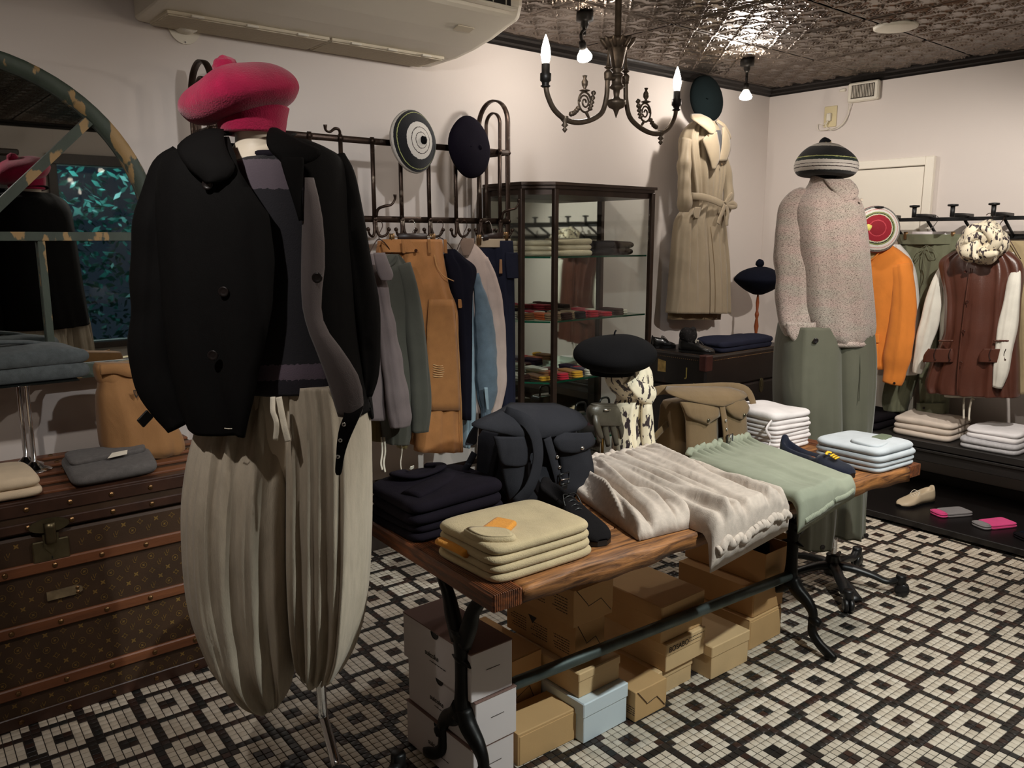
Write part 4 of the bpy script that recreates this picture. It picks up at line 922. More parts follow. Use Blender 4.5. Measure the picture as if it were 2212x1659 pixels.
def sleeve(name, pts, plane, mat, parent=None, seg=36, n=40, wr=.006, seed=3, flat=(.72, 1), cap=True, freq=34, fold=.007):
    """pts: (px, py, radius px, out metres)"""
    A = cat(np.array([list(p) + [0] * (4 - len(p)) for p in pts], float), n); dd = ddir(plane)
    C = np.array([at((a[0], a[1]), plane) + dd * a[3] for a in A])
    rr = np.array([np.linalg.norm(at((a[0] + a[2], a[1]), plane) - at((a[0], a[1]), plane)) * a[2] / max(a[2], 1e-6) for a in A])
    if plane[0] != 'c': rr = np.array([a[2] * (np.linalg.norm(c - CAMP)) / F * .98 for a, c in zip(A, C)])
    V, Fc = tube_vf(C, rr, seg, cap, flat=flat, upv=dd)
    nn = nz(V, freq, seed); cen = np.repeat(C, seg, 0); rad = V - cen; rad /= np.linalg.norm(rad, axis=1)[:, None] + 1e-9
    ang = np.tile(np.linspace(-1, 1, seg, endpoint=False), n); tt = np.repeat(np.linspace(0, 1, n), seg)
    V = V + rad * (nn * wr + folds(ang, tt, 4, seed + 9) * np.repeat(np.minimum(rr * .14, fold), seg))[:, None]
    return mk(name, V, Fc, mat, parent)
def patch(name, rows, plane, mat, parent=None, out=0., bulge=0., thick=.003, nr=16, nc=10, wr=0., seed=1, outs=None):
    """open sheet of cloth between a left and a right outline"""
    R = cat(np.array(rows, float), nr); dd = ddir(plane); V = []
    O = np.linspace(0, 1, nr) if outs is None else None
    for i in range(nr):
        y, xl, xr = R[i][:3]; o_ = out if outs is None else np.interp(i / (nr - 1), np.linspace(0, 1, len(outs)), outs)
        for j in range(nc):
            s = j / (nc - 1); V.append(at((xl + (xr - xl) * s, y), plane) + dd * (o_ + bulge * 4 * s * (1 - s)))
    V = np.array(V)
    if wr: V = V + np.outer(nz(V, 28, seed) * wr, dd)
    Fc = [(i * nc + j, (i + 1) * nc + j, (i + 1) * nc + j + 1, i * nc + j + 1) for i in range(nr - 1) for j in range(nc - 1)]
    o = mk(name, V, Fc, mat, parent); solid(o, thick, 0); return o
def ribbon(name, pts, w_, plane, mat, parent=None, out=0., thick=.002, n=24, outs=None):
    """strap following image points, width in metres"""
    A = cat(np.array(pts, float), n); dd = ddir(plane)
    os_ = np.full(n, out) if outs is None else np.interp(np.linspace(0, 1, n), np.linspace(0, 1, len(outs)), outs)
    C = np.array([at((a[0], a[1]), plane) + dd * o_ for a, o_ in zip(A, os_)])
    V, Fc = tube_vf(C, 1.0, 8, flat=(thick, w_ / 2), upv=dd, power=5); return mk(name, V, Fc, mat, parent)
def button(parent, px, plane, out, r=.008, mat=None, name='button'):
    c = at(px, plane) + ddir(plane) * out
    return lathe(name, [(r * .2, .002), (r * .6, .0015), (r * .8, .003), (r, .002), (r, -.001)], c, mat or M('dark_button', (24, 18, 18), .3), parent, 14, axis=ddir(plane), cap=True)
def puff(name, c, r, h, axis, mat, parent=None, seg=40, wr=.006, seed=2, e=(1, 1), low=.55, freq=16, prof=None, bands=False):
    """flat round cap crown"""
    if prof is None:
        prof = [(.30, -low * .9), (.60, -low), (.85, -low * .75), (.98, -low * .3), (1.0, 0), (.96, .22), (.85, .45), (.65, .68), (.40, .86), (.18, .95), (.0, .97)]
    P = cat(np.array(prof, float), 34); P[:, 0] = np.maximum(P[:, 0], .004)
    V, Fc = lathe_vf([(a * r, b * h) for a, b in P], (0, 0, 0), seg)
    V[:, 0] *= e[0]; V[:, 1] *= e[1]
    nn = nz(V / r, freq * .25, seed) * wr; nrm = V / (np.linalg.norm(V, axis=1)[:, None] + 1e-9); V = V + nrm * nn[:, None]
    q = np.array(Vector((0, 0, 1)).rotation_difference(Vector(axis)).to_matrix()); V = V @ q.T + np.array(c)
    o = mk(name, V, Fc, mat, parent)
    if bands: band(o, np.repeat(np.linspace(0, 1, len(P)), seg))
    return o
def pompom(name, c, r, mat, parent, seed=5, fuzz=.12):
    V, Fc = lathe_vf([(r * math.sin(a), -r * math.cos(a)) for a in np.linspace(.02, math.pi - .02, 16)], (0, 0, 0), 22)
    V = V * (1 + fuzz * nz(V / r, 9, seed)[:, None]) + np.array(c); return mk(name, V, Fc, mat, parent)
def slab_vf(quad, z0, h, rad=None, nper=64, seed=1, wob=.004, sag=0., up=None, nrings=7, power=8):
    """one folded layer: rounded cushion over a quad (world xy corners), fold-rounded edges"""
    Q = np.array(quad, float)[:, :2]; c = Q.mean(0); th = np.linspace(0, 2 * np.pi, nper, endpoint=False)
    cu, su = np.cos(th), np.sin(th); u = np.sign(cu) * np.abs(cu) ** (2 / power); v = np.sign(su) * np.abs(su) ** (2 / power)
    def bil(u, v):
        a, b = (u + 1) / 2, (v + 1) / 2
        return np.outer((1 - a) * (1 - b), Q[0]) + np.outer(a * (1 - b), Q[1]) + np.outer(a * b, Q[2]) + np.outer((1 - a) * b, Q[3])
    size = np.linalg.norm(Q[1] - Q[0]); rad = rad or h / 2; k = min(.9, rad / (size / 2))
    prof = [(s, 0.0) for s in (.05, .4, .75)]; rings = []
    spec = [(.03, 0), (.45, 0), (.8, 0)] + [(1 - k * (1 - math.sin(a)), h / 2 - h / 2 * math.cos(a)) for a in np.linspace(.35, math.pi - .35, 9)] + [(.88, h), (.7, h), (.5, h), (.3, h), (.15, h), (.02, h)]
    for s, z in spec:
        P = bil(u * s, v * s); W = np.column_stack([P, np.full(nper, z0 + z)])
        topf = z / h
        nn = nz(np.column_stack([P * 1.0, np.full(nper, z0 * 3)]), 22, seed)
        W[:, 2] += topf * nn * wob + (sag * (1 - s * s) if topf > .5 else 0)
        W[:, :2] += (P - c) * (nz(np.column_stack([P, np.full(nper, z0 * 9 + z)]), 18, seed + 3) * .02)[:, None]
        if up is not None: W[:, 2] = up(P, W[:, 2] - z0, topf) + z0
        rings.append(W)
    return loft(rings, True)
def folded(name, label, quad, z0, h, mat, layers=2, seed=1, group=None, cat_='folded garment', wob=.004, sag=.0, parent=None, shrink=.012, part='fold', mats=None):
    t = parent or thing(name, label, cat_, (np.mean([q[0] for q in quad]), np.mean([q[1] for q in quad]), z0), group)
    r = random.Random(seed); c = np.mean(np.array(quad)[:, :2], 0); hl = h / layers
    for k in range(layers):
        q = [(c + (np.array(p[:2]) - c) * (1 - shrink * k * r.uniform(.2, 1)) + np.array([r.uniform(-.004, .004), r.uniform(-.004, .004)])) for p in quad]
        V, Fc = slab_vf(q, z0 + k * hl * .985, hl * 1.0, seed=seed * 7 + k, wob=wob if k == layers - 1 else wob * .3, sag=sag if k == layers - 1 else 0)
        mk(part, V, Fc, mats[k] if mats else mat, t)
    return t
def pxq(pts, z): return [at_z(a, b, z)[:2] for a, b in pts]

# ================================================================ mannequin stands
def stand_base(t, hub, rot, r=.27, top=.085):
    hx, hy, hz = hub
    lathe('hub', [(.0, -.02), (.034, -.02), (.036, .0), (.032, .03), (.028, top - .01), (.030, top - .005), (.026, top), (0, top)], (hx, hy, hz - .02), BLACKP, t, 20)
    box('clamp_screw', (hx + .028, hx + .06, hy - .006, hy + .006, hz + .035, hz + .047), BLACKP, t, .003)
    for k in range(5):
        a = rot + k * 2 * math.pi / 5; c, s = math.cos(a), math.sin(a)
        P = lambda d, z: (hx + c * d, hy + s * d, z)
        lg = tube('base_leg', [P(.02, hz), P(.08, hz - .002), P(.16, hz - .018), P(.22, hz - .035), P(r, .075)], [.024, .021, .018, .016, .017], BLACKP, t, 10, sub=16, flat=(.8, 1.1))
        lathe('castor_stem', [(0, .092), (.018, .092), (.021, .086), (.021, .05), (.014, .046)], P(r, 0), BLACKP, lg, 14)
        for w_ in (-1, 1):
            n_ = np.array([-s, c, 0]) * w_
            lathe('castor_wheel', [(0, .0), (.026, .0), (.029, .004), (.029, .014), (.024, .018), (0, .018)], np.array(P(r + .006, .029)) + n_ * .002, BLACKP, lg, 16, axis=n_)
    a = rot - .95
    pd = tube('pedal', [(hx, hy, hz - .01), (hx + math.cos(a) * .10, hy + math.sin(a) * .10, hz - .03), (hx + math.cos(a) * .20, hy + math.sin(a) * .20, hz - .075)], [.010, .012, .022], BLACKP, t, 8, sub=12, flat=(.5, 1.2))
# ---- mannequin in the black jacket
M1 = np.array([.88, 1.79, 0]); PL1 = ('c', M1)
PALE = M('mannequin_cream', (224, 212, 192), .5, var=.03, vs=6)
m1 = thing('mannequin', 'mannequin on castor stand wearing the black jacket and pink beret', 'mannequin', M1)
hub = np.append(at_z(737, 1752, .085)[:2], .085); stand_base(m1, hub, .42, .25, .13)
tube('pole', [tuple(hub + [0, 0, .04]), tuple(hub + [0, 0, .10]), tuple(hub * .5 + at_c(722, 1600, M1) * .5 + [0, 0, .02]), tuple(at_c(700, 1552, M1)), tuple(at_c(697, 1536, M1)), tuple(at_c(690, 1400, M1)), tuple(at_c(680, 1000, M1))], .0125, CHROME, m1, 14, sub=40)
def oval(z_px, w_px, cx_px, dep, plane, n=28, out=0):
    L_, R_ = at((cx_px - w_px, z_px), plane), at((cx_px + w_px, z_px), plane); m = (L_ + R_) / 2; hw = (R_ - L_) / 2; th = np.linspace(0, 2 * np.pi, n, endpoint=False)
    return m + np.outer(np.cos(th), hw) + np.outer(np.sin(th) * dep + out, ddir(plane))
rg_ = [oval(y, w_, cx, d, PL1) for y, w_, cx, d in ((215, 20, 552, .03), (225, 48, 552, .06), (260, 50, 553, .068), (300, 44, 556, .055), (320, 50, 560, .055), (345, 90, 562, .07), (390, 150, 560, .09), (520, 145, 565, .10), (700, 120, 590, .09), (860, 135, 610, .10), (1000, 110, 615, .09), (1060, 30, 617, .03))]
V, Fc = loft(rg_); subd(mk('body', V, Fc, PALE, m1), 1)
# sweater
SWM = stripes('striped_sweater', [(20, 18, 24), (86, 76, 85), (20, 18, 26), (90, 77, 90), (24, 20, 32)], [0, .045, .17, .88, .945])
sw = thing('striped_sweater', 'dark navy and mauve striped sweater under the black jacket', 'sweater', at_c(600, 830, M1))
sil('body', [(333, 548, 655, .05), (345, 520, 680, .075), (372, 470, 715, .10), (450, 440, 735, .115), (600, 450, 745, .12), (740, 460, 750, .12), (800, 466, 752, .125), (836, 470, 750, .12)], PL1, .12, SWM, sw, n=5, amp=.006, seed=4, bands=([333, 836], [0, 1]))
tube('neckband', [tuple(p) for p in np.vstack([oval(338, 50, 600, .055, PL1, 24, .012), oval(338, 50, 600, .055, PL1, 24, .012)[:1]])], .008, cloth('sweater_rib', (32, 29, 36)), sw, 8)
# trousers
LIN = cloth('oatmeal_linen', (176, 164, 146), var=.12, vs=60, bump=.5, bs=500, stretch=(1, 1, .25))
t1 = thing('balloon_trousers', 'oatmeal linen balloon trousers with white drawstring on the front mannequin', 'trousers', at_c(600, 1520, M1))
sil('leg', [(820, 455, 640, .09), (900, 434, 640, .108), (1000, 412, 640, .135), (1100, 405, 640, .15), (1250, 414, 640, .15), (1340, 436, 640, .14), (1420, 468, 637, .12), (1480, 512, 628, .085), (1512, 552, 612, .05), (1524, 572, 598, .02)], PL1, .13, LIN, t1, nr=90, nt=110, n=10, amp=.026, seed=21, p=2.3, ramp=(.42, 1.0), wr=.003, drift=.1, wsc=.75, out=.0)
sil('leg', [(820, 620, 780, .12), (900, 622, 796, .13), (1000, 628, 800, .14), (1150, 630, 800, .145), (1280, 634, 793, .14), (1370, 640, 777, .12), (1430, 648, 748, .09), (1455, 668, 724, .05), (1464, 682, 708, .02)], PL1, .13, LIN, t1, nr=90, nt=110, n=10, amp=.026, seed=34, p=2.3, ramp=(.42, 1.0), wr=.003, drift=.1, wsc=.75, out=.0)
TAPE = cloth('white_tape', (226, 218, 200))
ribbon('drawstring', [(628, 832), (632, 858), (640, 880), (637, 915)], .012, PL1, TAPE, t1, outs=[.15, .165, .17, .165]); ribbon('drawstring', [(640, 832), (648, 862), (655, 890), (662, 918)], .014, PL1, TAPE, t1, outs=[.15, .16, .165, .165])
# jacket
BJ = cloth('black_gabardine', (17, 16, 16), .8, var=.06, bump=.2); GRJ = cloth('grey_mauve_facing', (92, 84, 84), .85)
jk = thing('black_jacket', 'open black double-breasted jacket with eyelet cuff straps on the front mannequin', 'jacket', at_c(560, 910, M1))
sil('body', [(306, 462, 668, .075), (322, 415, 705, .095), (345, 368, 738, .12), (390, 356, 750, .14), (470, 356, 757, .15), (580, 364, 768, .155), (700, 374, 780, .16), (790, 388, 790, .165), (860, 405, 797, .17), (908, 424, 802, .17)], PL1, .15, BJ, jk, nr=60, nt=90, n=4, amp=.009, seed=8, p=2.5, out=.005, thick=.006,
    gap=[(306, 520, 628), (345, 548, 650), (380, 562, 690), (470, 622, 697), (560, 634, 692), (650, 630, 692), (740, 614, 722), (830, 598, 757), (908, 578, 790)], droop=lambda c, t, s: np.where((s > 0) & (c > .3), .03 * t ** 3, 0) * 1.0)
sleeve('sleeve', [(402, 338, 36, .0), (376, 380, 44, .01), (352, 470, 47, .02), (343, 590, 49, .03), (339, 710, 48, .035), (350, 800, 48, .04), (375, 868, 40, .045), (402, 915, 26, .05)], PL1, BJ, jk, wr=.006, seed=12)
sleeve('sleeve', [(715, 345, 30, .0), (738, 395, 34, .01), (757, 500, 36, .02), (775, 620, 37, .02), (790, 730, 32, .03), (796, 800, 24, .03), (793, 850, 16, .03)], PL1, BJ, jk, wr=.006, seed=13)
patch('collar', [(290, 470, 506), (306, 447, 516), (330, 432, 528), (352, 444, 542), (374, 463, 556), (394, 488, 546), (405, 502, 524)], PL1, BJ, jk, outs=[.07, .10, .125, .145, .155, .16, .16], bulge=.012, thick=.006)
patch('collar', [(288, 604, 618), (304, 606, 648), (325, 612, 690), (340, 622, 724), (356, 640, 716), (366, 650, 690)], PL1, BJ, jk, outs=[.07, .10, .125, .14, .145, .15], bulge=.01, thick=.006)
patch('lapel', [(356, 655, 690), (362, 650, 695), (400, 662, 694), (440, 676, 692), (480, 688, 693)], PL1, BJ, jk, outs=[.16, .163, .168, .17, .168], bulge=.004, thick=.005)
tube('collar_stand', [tuple(at_c(x, y, M1) + ddir(PL1) * o_) for x, y, o_ in ((500, 296, .06), (480, 288, .0), (520, 280, -.06), (570, 278, -.07), (612, 284, -.04), (622, 294, .02), (612, 300, .06))], .012, BJ, jk, 8, sub=26, flat=(.4, 1.6))
patch('turned_front', [(395, 694, 712), (470, 692, 730), (560, 690, 736), (640, 691, 728), (690, 702, 738), (740, 722, 775), (790, 742, 806), (840, 757, 814), (866, 764, 806)], PL1, GRJ, jk, outs=[.155, .16, .165, .165, .17, .175, .18, .18, .175], bulge=.012, wr=.003)
patch('cuff_strap', [(835, 772, 816), (858, 778, 810), (882, 770, 800), (910, 765, 788), (940, 762, 778), (970, 760, 773), (978, 763, 770)], PL1, BJ, jk, outs=[.17, .19, .195, .195, .19, .19, .19], thick=.005)
for p_ in ((779, 877), (772, 908), (767, 940)): lathe('eyelet', [(.002, .0), (.0022, .0025), (.0045, .0025), (.005, 0)], at_c(*p_, M1) + ddir(PL1) * .199, CHROME, jk, 12, axis=ddir(PL1))
for p_, o_ in (((537, 620), .17), ((518, 745), .178), ((502, 408), .158), ((725, 592), .185)): button(jk, p_, PL1, o_, .0115)
V, Fc = box_vf(-.018, .018, -.003, .003, -.012, .012, .002); mk('buckle', rotz(V, .4) @ np.array(Matrix.Rotation(.6, 3, 'Y')) + at_c(347, 888, M1) + ddir(PL1) * .085, Fc, BLACKP, jk, smooth=False)
tube('piping', [tuple(at_c(x, y, M1) + ddir(PL1) * o_) for x, y, o_ in ((541, 888, .182), (548, 889, .182), (556, 889, .182))], .0012, TAPE, jk, 5)
# pink beret
PNK = cloth('raspberry_wool', (156, 17, 64), .95, var=.16, vs=40, bump=.9, bs=260, sheen=.25, crease=.1)
pb = thing('pink_beret', 'raspberry pink wool beret with pompom on the front mannequin', 'beret', at_c(545, 288, M1))
sil('band', [(232, 468, 622, .085), (250, 470, 618, .085), (272, 474, 615, .083), (290, 480, 612, .08)], PL1, .085, PNK, pb, n=3, amp=.001, p=2.1, nr=16)
puff('crown', at_c(518, 206, M1), .137, .067, (-.22, .02, .97), PNK, pb, wr=.009, seed=6, low=.7, e=(.95, 1.0))
pompom('pompom', at_c(494, 152, M1) + HF * -.02, .027, PNK, pb)
# ---- mannequin in the marled sweater
M2 = np.array([3.06, 1.74, 0]); PL2 = ('c', M2)
m2 = thing('mannequin', 'mannequin on castor stand wearing the marled sweater and olive trousers', 'mannequin', M2)
hub2 = np.array([3.205, 1.683, .088]); stand_base(m2, hub2, -1.15, .27, .07)
tube('pole', [tuple(hub2 + [0, 0, .03]), (3.207, 1.685, .20), (3.200, 1.69, .225), tuple(at_c(1783, 1145, M2)), tuple(at_c(1776, 1110, M2)), tuple(at_c(1778, 900, M2))], .0135, CHROME, m2, 14, sub=36)
DKM = M('mannequin_dark', (40, 34, 30), .6)
rg_ = [oval(y, w_, cx, d, PL2) for y, w_, cx, d in ((350, 18, 1790, .03), (360, 32, 1790, .07), (385, 30, 1790, .06), (405, 28, 1790, .05), (430, 60, 1785, .08), (520, 80, 1785, .10), (640, 76, 1785, .10), (780, 80, 1778, .10), (880, 50, 1776, .08), (930, 14, 1776, .03))]
V, Fc = loft(rg_); subd(mk('body', V, Fc, DKM, m2), 1)
OLV = cloth('olive_drill', (86, 85, 71), .8, var=.06, sheen=.2, bump=.2)
t2 = thing('olive_trousers', 'wide olive pleated trousers on the mannequin beyond the table', 'trousers', at_c(1780, 1150, M2))
sil('leg', [(700, 1684, 1800, .13), (760, 1676, 1806, .145), (850, 1673, 1808, .15), (950, 1680, 1806, .145), (1050, 1694, 1796, .13), (1120, 1700, 1792, .125), (1166, 1702, 1786, .12)], PL2, .14, OLV, t2, n=5, amp=.012, seed=41, nr=60, nt=72, wr=.003, out=.02, drift=.1)
sil('leg', [(700, 1770, 1876, .13), (780, 1768, 1880, .15), (880, 1770, 1874, .15), (980, 1776, 1864, .14), (1080, 1778, 1858, .13), (1144, 1776, 1856, .13)], PL2, .14, OLV, t2, n=5, amp=.012, seed=44, nr=60, nt=72, wr=.003, drift=.1)
for p_, o_ in (((1843, 1133), .128), ((1750, 1155), .142), ((1730, 725), .165)): button(t2, p_, PL2, o_, .010)
tube('fly_seam', [tuple(at_c(x, y, M2) + ddir(PL2) * o_) for x, y, o_ in ((1826, 745, .14), (1824, 790, .155), (1820, 850, .16))], .0012, M('seam_shadow', (60, 62, 48), .9), t2, 5)
def marl(name):
    m = bpy.data.materials.new(name); m.use_nodes = True; nt = m.node_tree; L = nt.links.new; b = nt.nodes['Principled BSDF']; b.inputs['Roughness'].default_value = .95; b.inputs['Sheen Weight'].default_value = .25
    tc = nt.nodes.new('ShaderNodeTexCoord'); mp = nt.nodes.new('ShaderNodeMapping'); mp.inputs['Scale'].default_value = (1, 1, 3.4); L(tc.outputs['Object'], mp.inputs[0])
    n1 = nt.nodes.new('ShaderNodeTexNoise'); n1.inputs['Scale'].default_value = 190; n1.inputs['Detail'].default_value = 3; L(mp.outputs[0], n1.inputs['Vector'])
    n2 = nt.nodes.new('ShaderNodeTexNoise'); n2.inputs['Scale'].default_value = 9; n2.inputs['Detail'].default_value = 4; L(mp.outputs[0], n2.inputs['Vector'])
    c1 = nt.nodes.new('ShaderNodeValToRGB'); e = c1.color_ramp.elements; e[0].position = .30; e[0].color = (*lin((96, 82, 78)), 1); e[1].position = .52; e[1].color = (1, 1, 1, 1); L(n1.outputs['Fac'], c1.inputs[0])
    c2 = nt.nodes.new('ShaderNodeValToRGB'); e = c2.color_ramp.elements; e[0].position = .35; e[0].color = (*lin((184, 162, 153)), 1); e[1].position = .65; e[1].color = (*lin((172, 162, 150)), 1); L(n2.outputs['Fac'], c2.inputs[0])
    mx = nt.nodes.new('ShaderNodeMix'); mx.data_type = 'RGBA'; mx.blend_type = 'MULTIPLY'; mx.inputs['Factor'].default_value = 1; L(c2.outputs[0], mx.inputs['A']); L(c1.outputs[0], mx.inputs['B']); L(mx.outputs['Result'], b.inputs['Base Color'])
    bp = nt.nodes.new('ShaderNodeBump'); bp.inputs['Strength'].default_value = .8; bp.inputs['Distance'].default_value = .003; L(n1.outputs['Fac'], bp.inputs['Height']); L(bp.outputs[0], b.inputs['Normal'])
    return m
MARL = marl('marled_wool')
s2 = thing('marled_sweater', 'pink-grey marled turtleneck sweater on the mannequin beyond the table', 'sweater', at_c(1790, 735, M2))
sil('body', [(405, 1748, 1828, .06), (420, 1728, 1842, .085), (440, 1712, 1854, .11), (465, 1704, 1860, .125), (520, 1702, 1866, .14), (600, 1706, 1872, .15), (670, 1712, 1878, .155), (705, 1722, 1879, .155), (725, 1736, 1872, .15), (738, 1760, 1858, .14)], PL2, .14, MARL, s2, n=4, amp=.008, seed=61, nr=50)
sleeve('sleeve', [(1748, 418, 24, -.01), (1734, 440, 38, .0), (1722, 480, 45, .015), (1716, 540, 46, .03), (1712, 610, 44, .05), (1709, 670, 40, .06), (1711, 705, 34, .07), (1712, 726, 22, .075)], PL2, MARL, s2, wr=.006, seed=14)
sleeve('sleeve', [(1845, 440, 22, -.06), (1862, 520, 24, -.08), (1866, 620, 24, -.09), (1866, 690, 20, -.09)], PL2, MARL, s2, wr=.005, seed=15)
patch('cuff', [(690, 1676, 1744), (712, 1680, 1738), (728, 1692, 1722), (735, 1703, 1710)], PL2, MARL, s2, out=.118, bulge=.012, thick=.006)
sil('turtleneck', [(380, 1754, 1816, .052), (396, 1748, 1824, .062), (412, 1738, 1834, .072), (432, 1726, 1844, .085)], PL2, .06, MARL, s2, n=4, amp=.002, nr=18, p=2.1)
patch('collar_flap', [(390, 1768, 1822), (402, 1774, 1832), (416, 1784, 1836), (428, 1792, 1830), (437, 1799, 1812)], PL2, MARL, s2, outs=[.058, .068, .078, .088, .094], bulge=.008, thick=.007)
button(s2, (1838, 434), PL2, .10, .006, M('pale_button', (190, 176, 160), .4))
tube('hem_rib', [tuple(p) for p in np.vstack([oval(735, 62, 1808, .145, PL2, 40, .0), oval(735, 62, 1808, .145, PL2, 40, .0)[:1]])], .012, MARL, s2, 8)
TAM = stripes('striped_tam_knit', [(14, 15, 17), (206, 198, 190), (60, 48, 44), (208, 200, 192), (60, 48, 44), (204, 196, 188), (16, 34, 27), (186, 190, 120), (12, 14, 18), (200, 194, 186), (80, 68, 60), (206, 200, 190)], [0, .24, .30, .315, .36, .375, .44, .485, .50, .66, .73, .745])
h2 = thing('striped_tam', 'black and cream striped knitted tam with pompom on the sweater mannequin', 'tam hat', at_c(1790, 385, M2))
sil('band', [(362, 1750, 1825, .07), (374, 1752, 1820, .068), (388, 1758, 1812, .06)], PL2, .068, cloth('black_rib', (20, 20, 22)), h2, n=3, amp=.001, p=2.1, nr=12)
puff('crown', at_c(1784, 362, M2), .116, .092, (.06, 0, 1), TAM, h2, wr=.005, seed=8, bands=True, prof=[(.40, -.36), (.62, -.40), (.84, -.34), (.96, -.18), (1.0, 0), (.99, .16), (.92, .38), (.78, .62), (.58, .84), (.38, .98), (.2, 1.02), (.06, .98), (.0, .96)])
pompom('pompom', at_c(1782, 311, M2), .024, M('two_tone_pompom', (24, 26, 34), .95, col2=(208, 188, 140), c2=(.5, .52), c2s=18, bump=.9, bs=200), h2)
# ================================================================ garments on the coat rack (left wall)
HGR = M('wire_hanger', (70, 52, 44), .4, .8); CLIPB = M('clip_brass', (120, 92, 60), .4, .7); HBAR = M('hanger_wood', (40, 26, 22), .45)
def clip_hanger(label, a, b, hook, plane, out, bar=HBAR):
    A, B, Hk = at(a, plane), at(b, plane), at(hook, plane); dd = ddir(plane) * out; A, B, Hk = A + dd, B + dd, Hk + dd; m = (A + B) / 2
    t = thing('clip_hanger', label, 'hanger', m)
    V, Fc = tube_vf([A * .85 + B * .15, m, B * .85 + A * .15], 1, 8, flat=(.006, .015), upv=ddir(plane), power=6); mk('bar', V, Fc, bar, t)
    tube('wire', [tuple(A), tuple(m), tuple(B)], .0022, CHROME, t, 6)
    e = (B - A) / np.linalg.norm(B - A)
    for p in (A, B):
        for s in (-1, 1):
            V, Fc = tube_vf([p + ddir(plane) * s * .006 + np.array([0, 0, .014]), p + ddir(plane) * s * .007, p + ddir(plane) * s * .004 + np.array([0, 0, -.03])], 1, 8, flat=(.0025, .009), upv=ddir(plane), power=6); mk('clip', V, Fc, CLIPB, t)
    up = np.array([0, 0, 1]); tube('hook', [tuple(m), tuple(m + up * .02), tuple((m + Hk) / 2 + e * .012), tuple(Hk + e * .018 - up * .012), tuple(Hk + e * .006 + up * .004), tuple(Hk - e * .012)], .002, CHROME, t, 6, sub=24)
    return t
def wire_hanger(label, top, l, r_, plane, out=0):
    T, Lp, Rp = [at(p, plane) + ddir(plane) * out for p in (top, l, r_)]; t = thing('wire_hanger', label, 'hanger', T)
    e = (Rp - Lp) / np.linalg.norm(Rp - Lp); up = np.array([0, 0, 1])
    nk = T - up * .07
    tube('hook', [tuple(nk), tuple(nk + up * .02), tuple(T + e * .016 - up * .022), tuple(T + e * .014 - up * .004), tuple(T + up * .004), tuple(T - e * .014 - up * .006)], .002, HGR, t, 6, sub=24)
    tube('shoulder_wire', [tuple(Lp), tuple((Lp + nk) / 2 + up * .01), tuple(nk), tuple((Rp + nk) / 2 + up * .01), tuple(Rp)], .0022, HGR, t, 6, sub=20)
    return t
# navy trousers, far right of the rack
PY = lambda y: ('y', y)
NVT = cloth('navy_twill', (34, 36, 50), .85); TAGM = M('hang_tag', (150, 110, 76), .8)
g = thing('navy_trousers', 'navy cargo trousers on a clip hanger at the right end of the coat rack', 'trousers', at_y(1085, 905, 2.99))
sil('leg', [(520, 1024, 1078, .035), (560, 1030, 1082, .04), (640, 1048, 1090, .045), (760, 1062, 1096, .045), (906, 1066, 1098, .045)], PY(2.99), .04, NVT, g, n=4, amp=.006, seed=71, nr=36, nt=40)
sil('leg', [(520, 1060, 1104, .035), (560, 1064, 1105, .04), (700, 1072, 1106, .045), (906, 1074, 1107, .045)], PY(2.97), .04, NVT, g, n=4, amp=.006, seed=72, nr=36, nt=40)
patch('cargo_pocket', [(545, 1078, 1103), (560, 1077, 1104), (596, 1080, 1105), (600, 1081, 1105)], PY(2.97), NVT, g, out=.05, bulge=.006)
patch('waistband', [(516, 1026, 1100), (524, 1024, 1102), (534, 1024, 1104)], PY(2.98), cloth('waist_lining', (176, 158, 134)), g, out=.008, bulge=.034)
patch('price_tag', [(560, 1063, 1068), (590, 1062, 1069)], PY(2.97), TAGM, g, out=.055, thick=.001)
clip_hanger('dark clip hanger holding the navy trousers', (1026, 514), (1084, 508), (1045, 480), PY(2.98), .03)
# pink sweatshirt
PKB = cloth('blush_fleece', (188, 168, 158), .95)
g = thing('blush_sweatshirt', 'blush beige sweatshirt hanging between the denim shirt and navy trousers', 'sweatshirt', at_y(1060, 905, 2.93))
sil('body', [(522, 1003, 1018, .02), (545, 992, 1040, .035), (580, 990, 1060, .045), (660, 1000, 1068, .05), (800, 1010, 1070, .05), (890, 1012, 1060, .05)], PY(2.94), .04, PKB, g, n=4, amp=.005, seed=73)
sleeve('sleeve', [(1042, 560, 15, .0), (1056, 610, 18, .01), (1066, 690, 20, .02), (1070, 770, 19, .02), (1070, 840, 18, .02), (1066, 880, 13, .02), (1062, 902, 9, .02)], PY(2.92), PKB, g, seed=74, wr=.004)
patch('collar', [(515, 990, 1012), (525, 984, 1014), (540, 986, 1008), (552, 990, 1002)], PY(2.93), cloth('brown_collar', (132, 110, 96)), g, out=.035, bulge=.008)
wire_hanger('thin wire hanger holding the blush sweatshirt', (1002, 478), (985, 545), (1030, 545), PY(2.95))
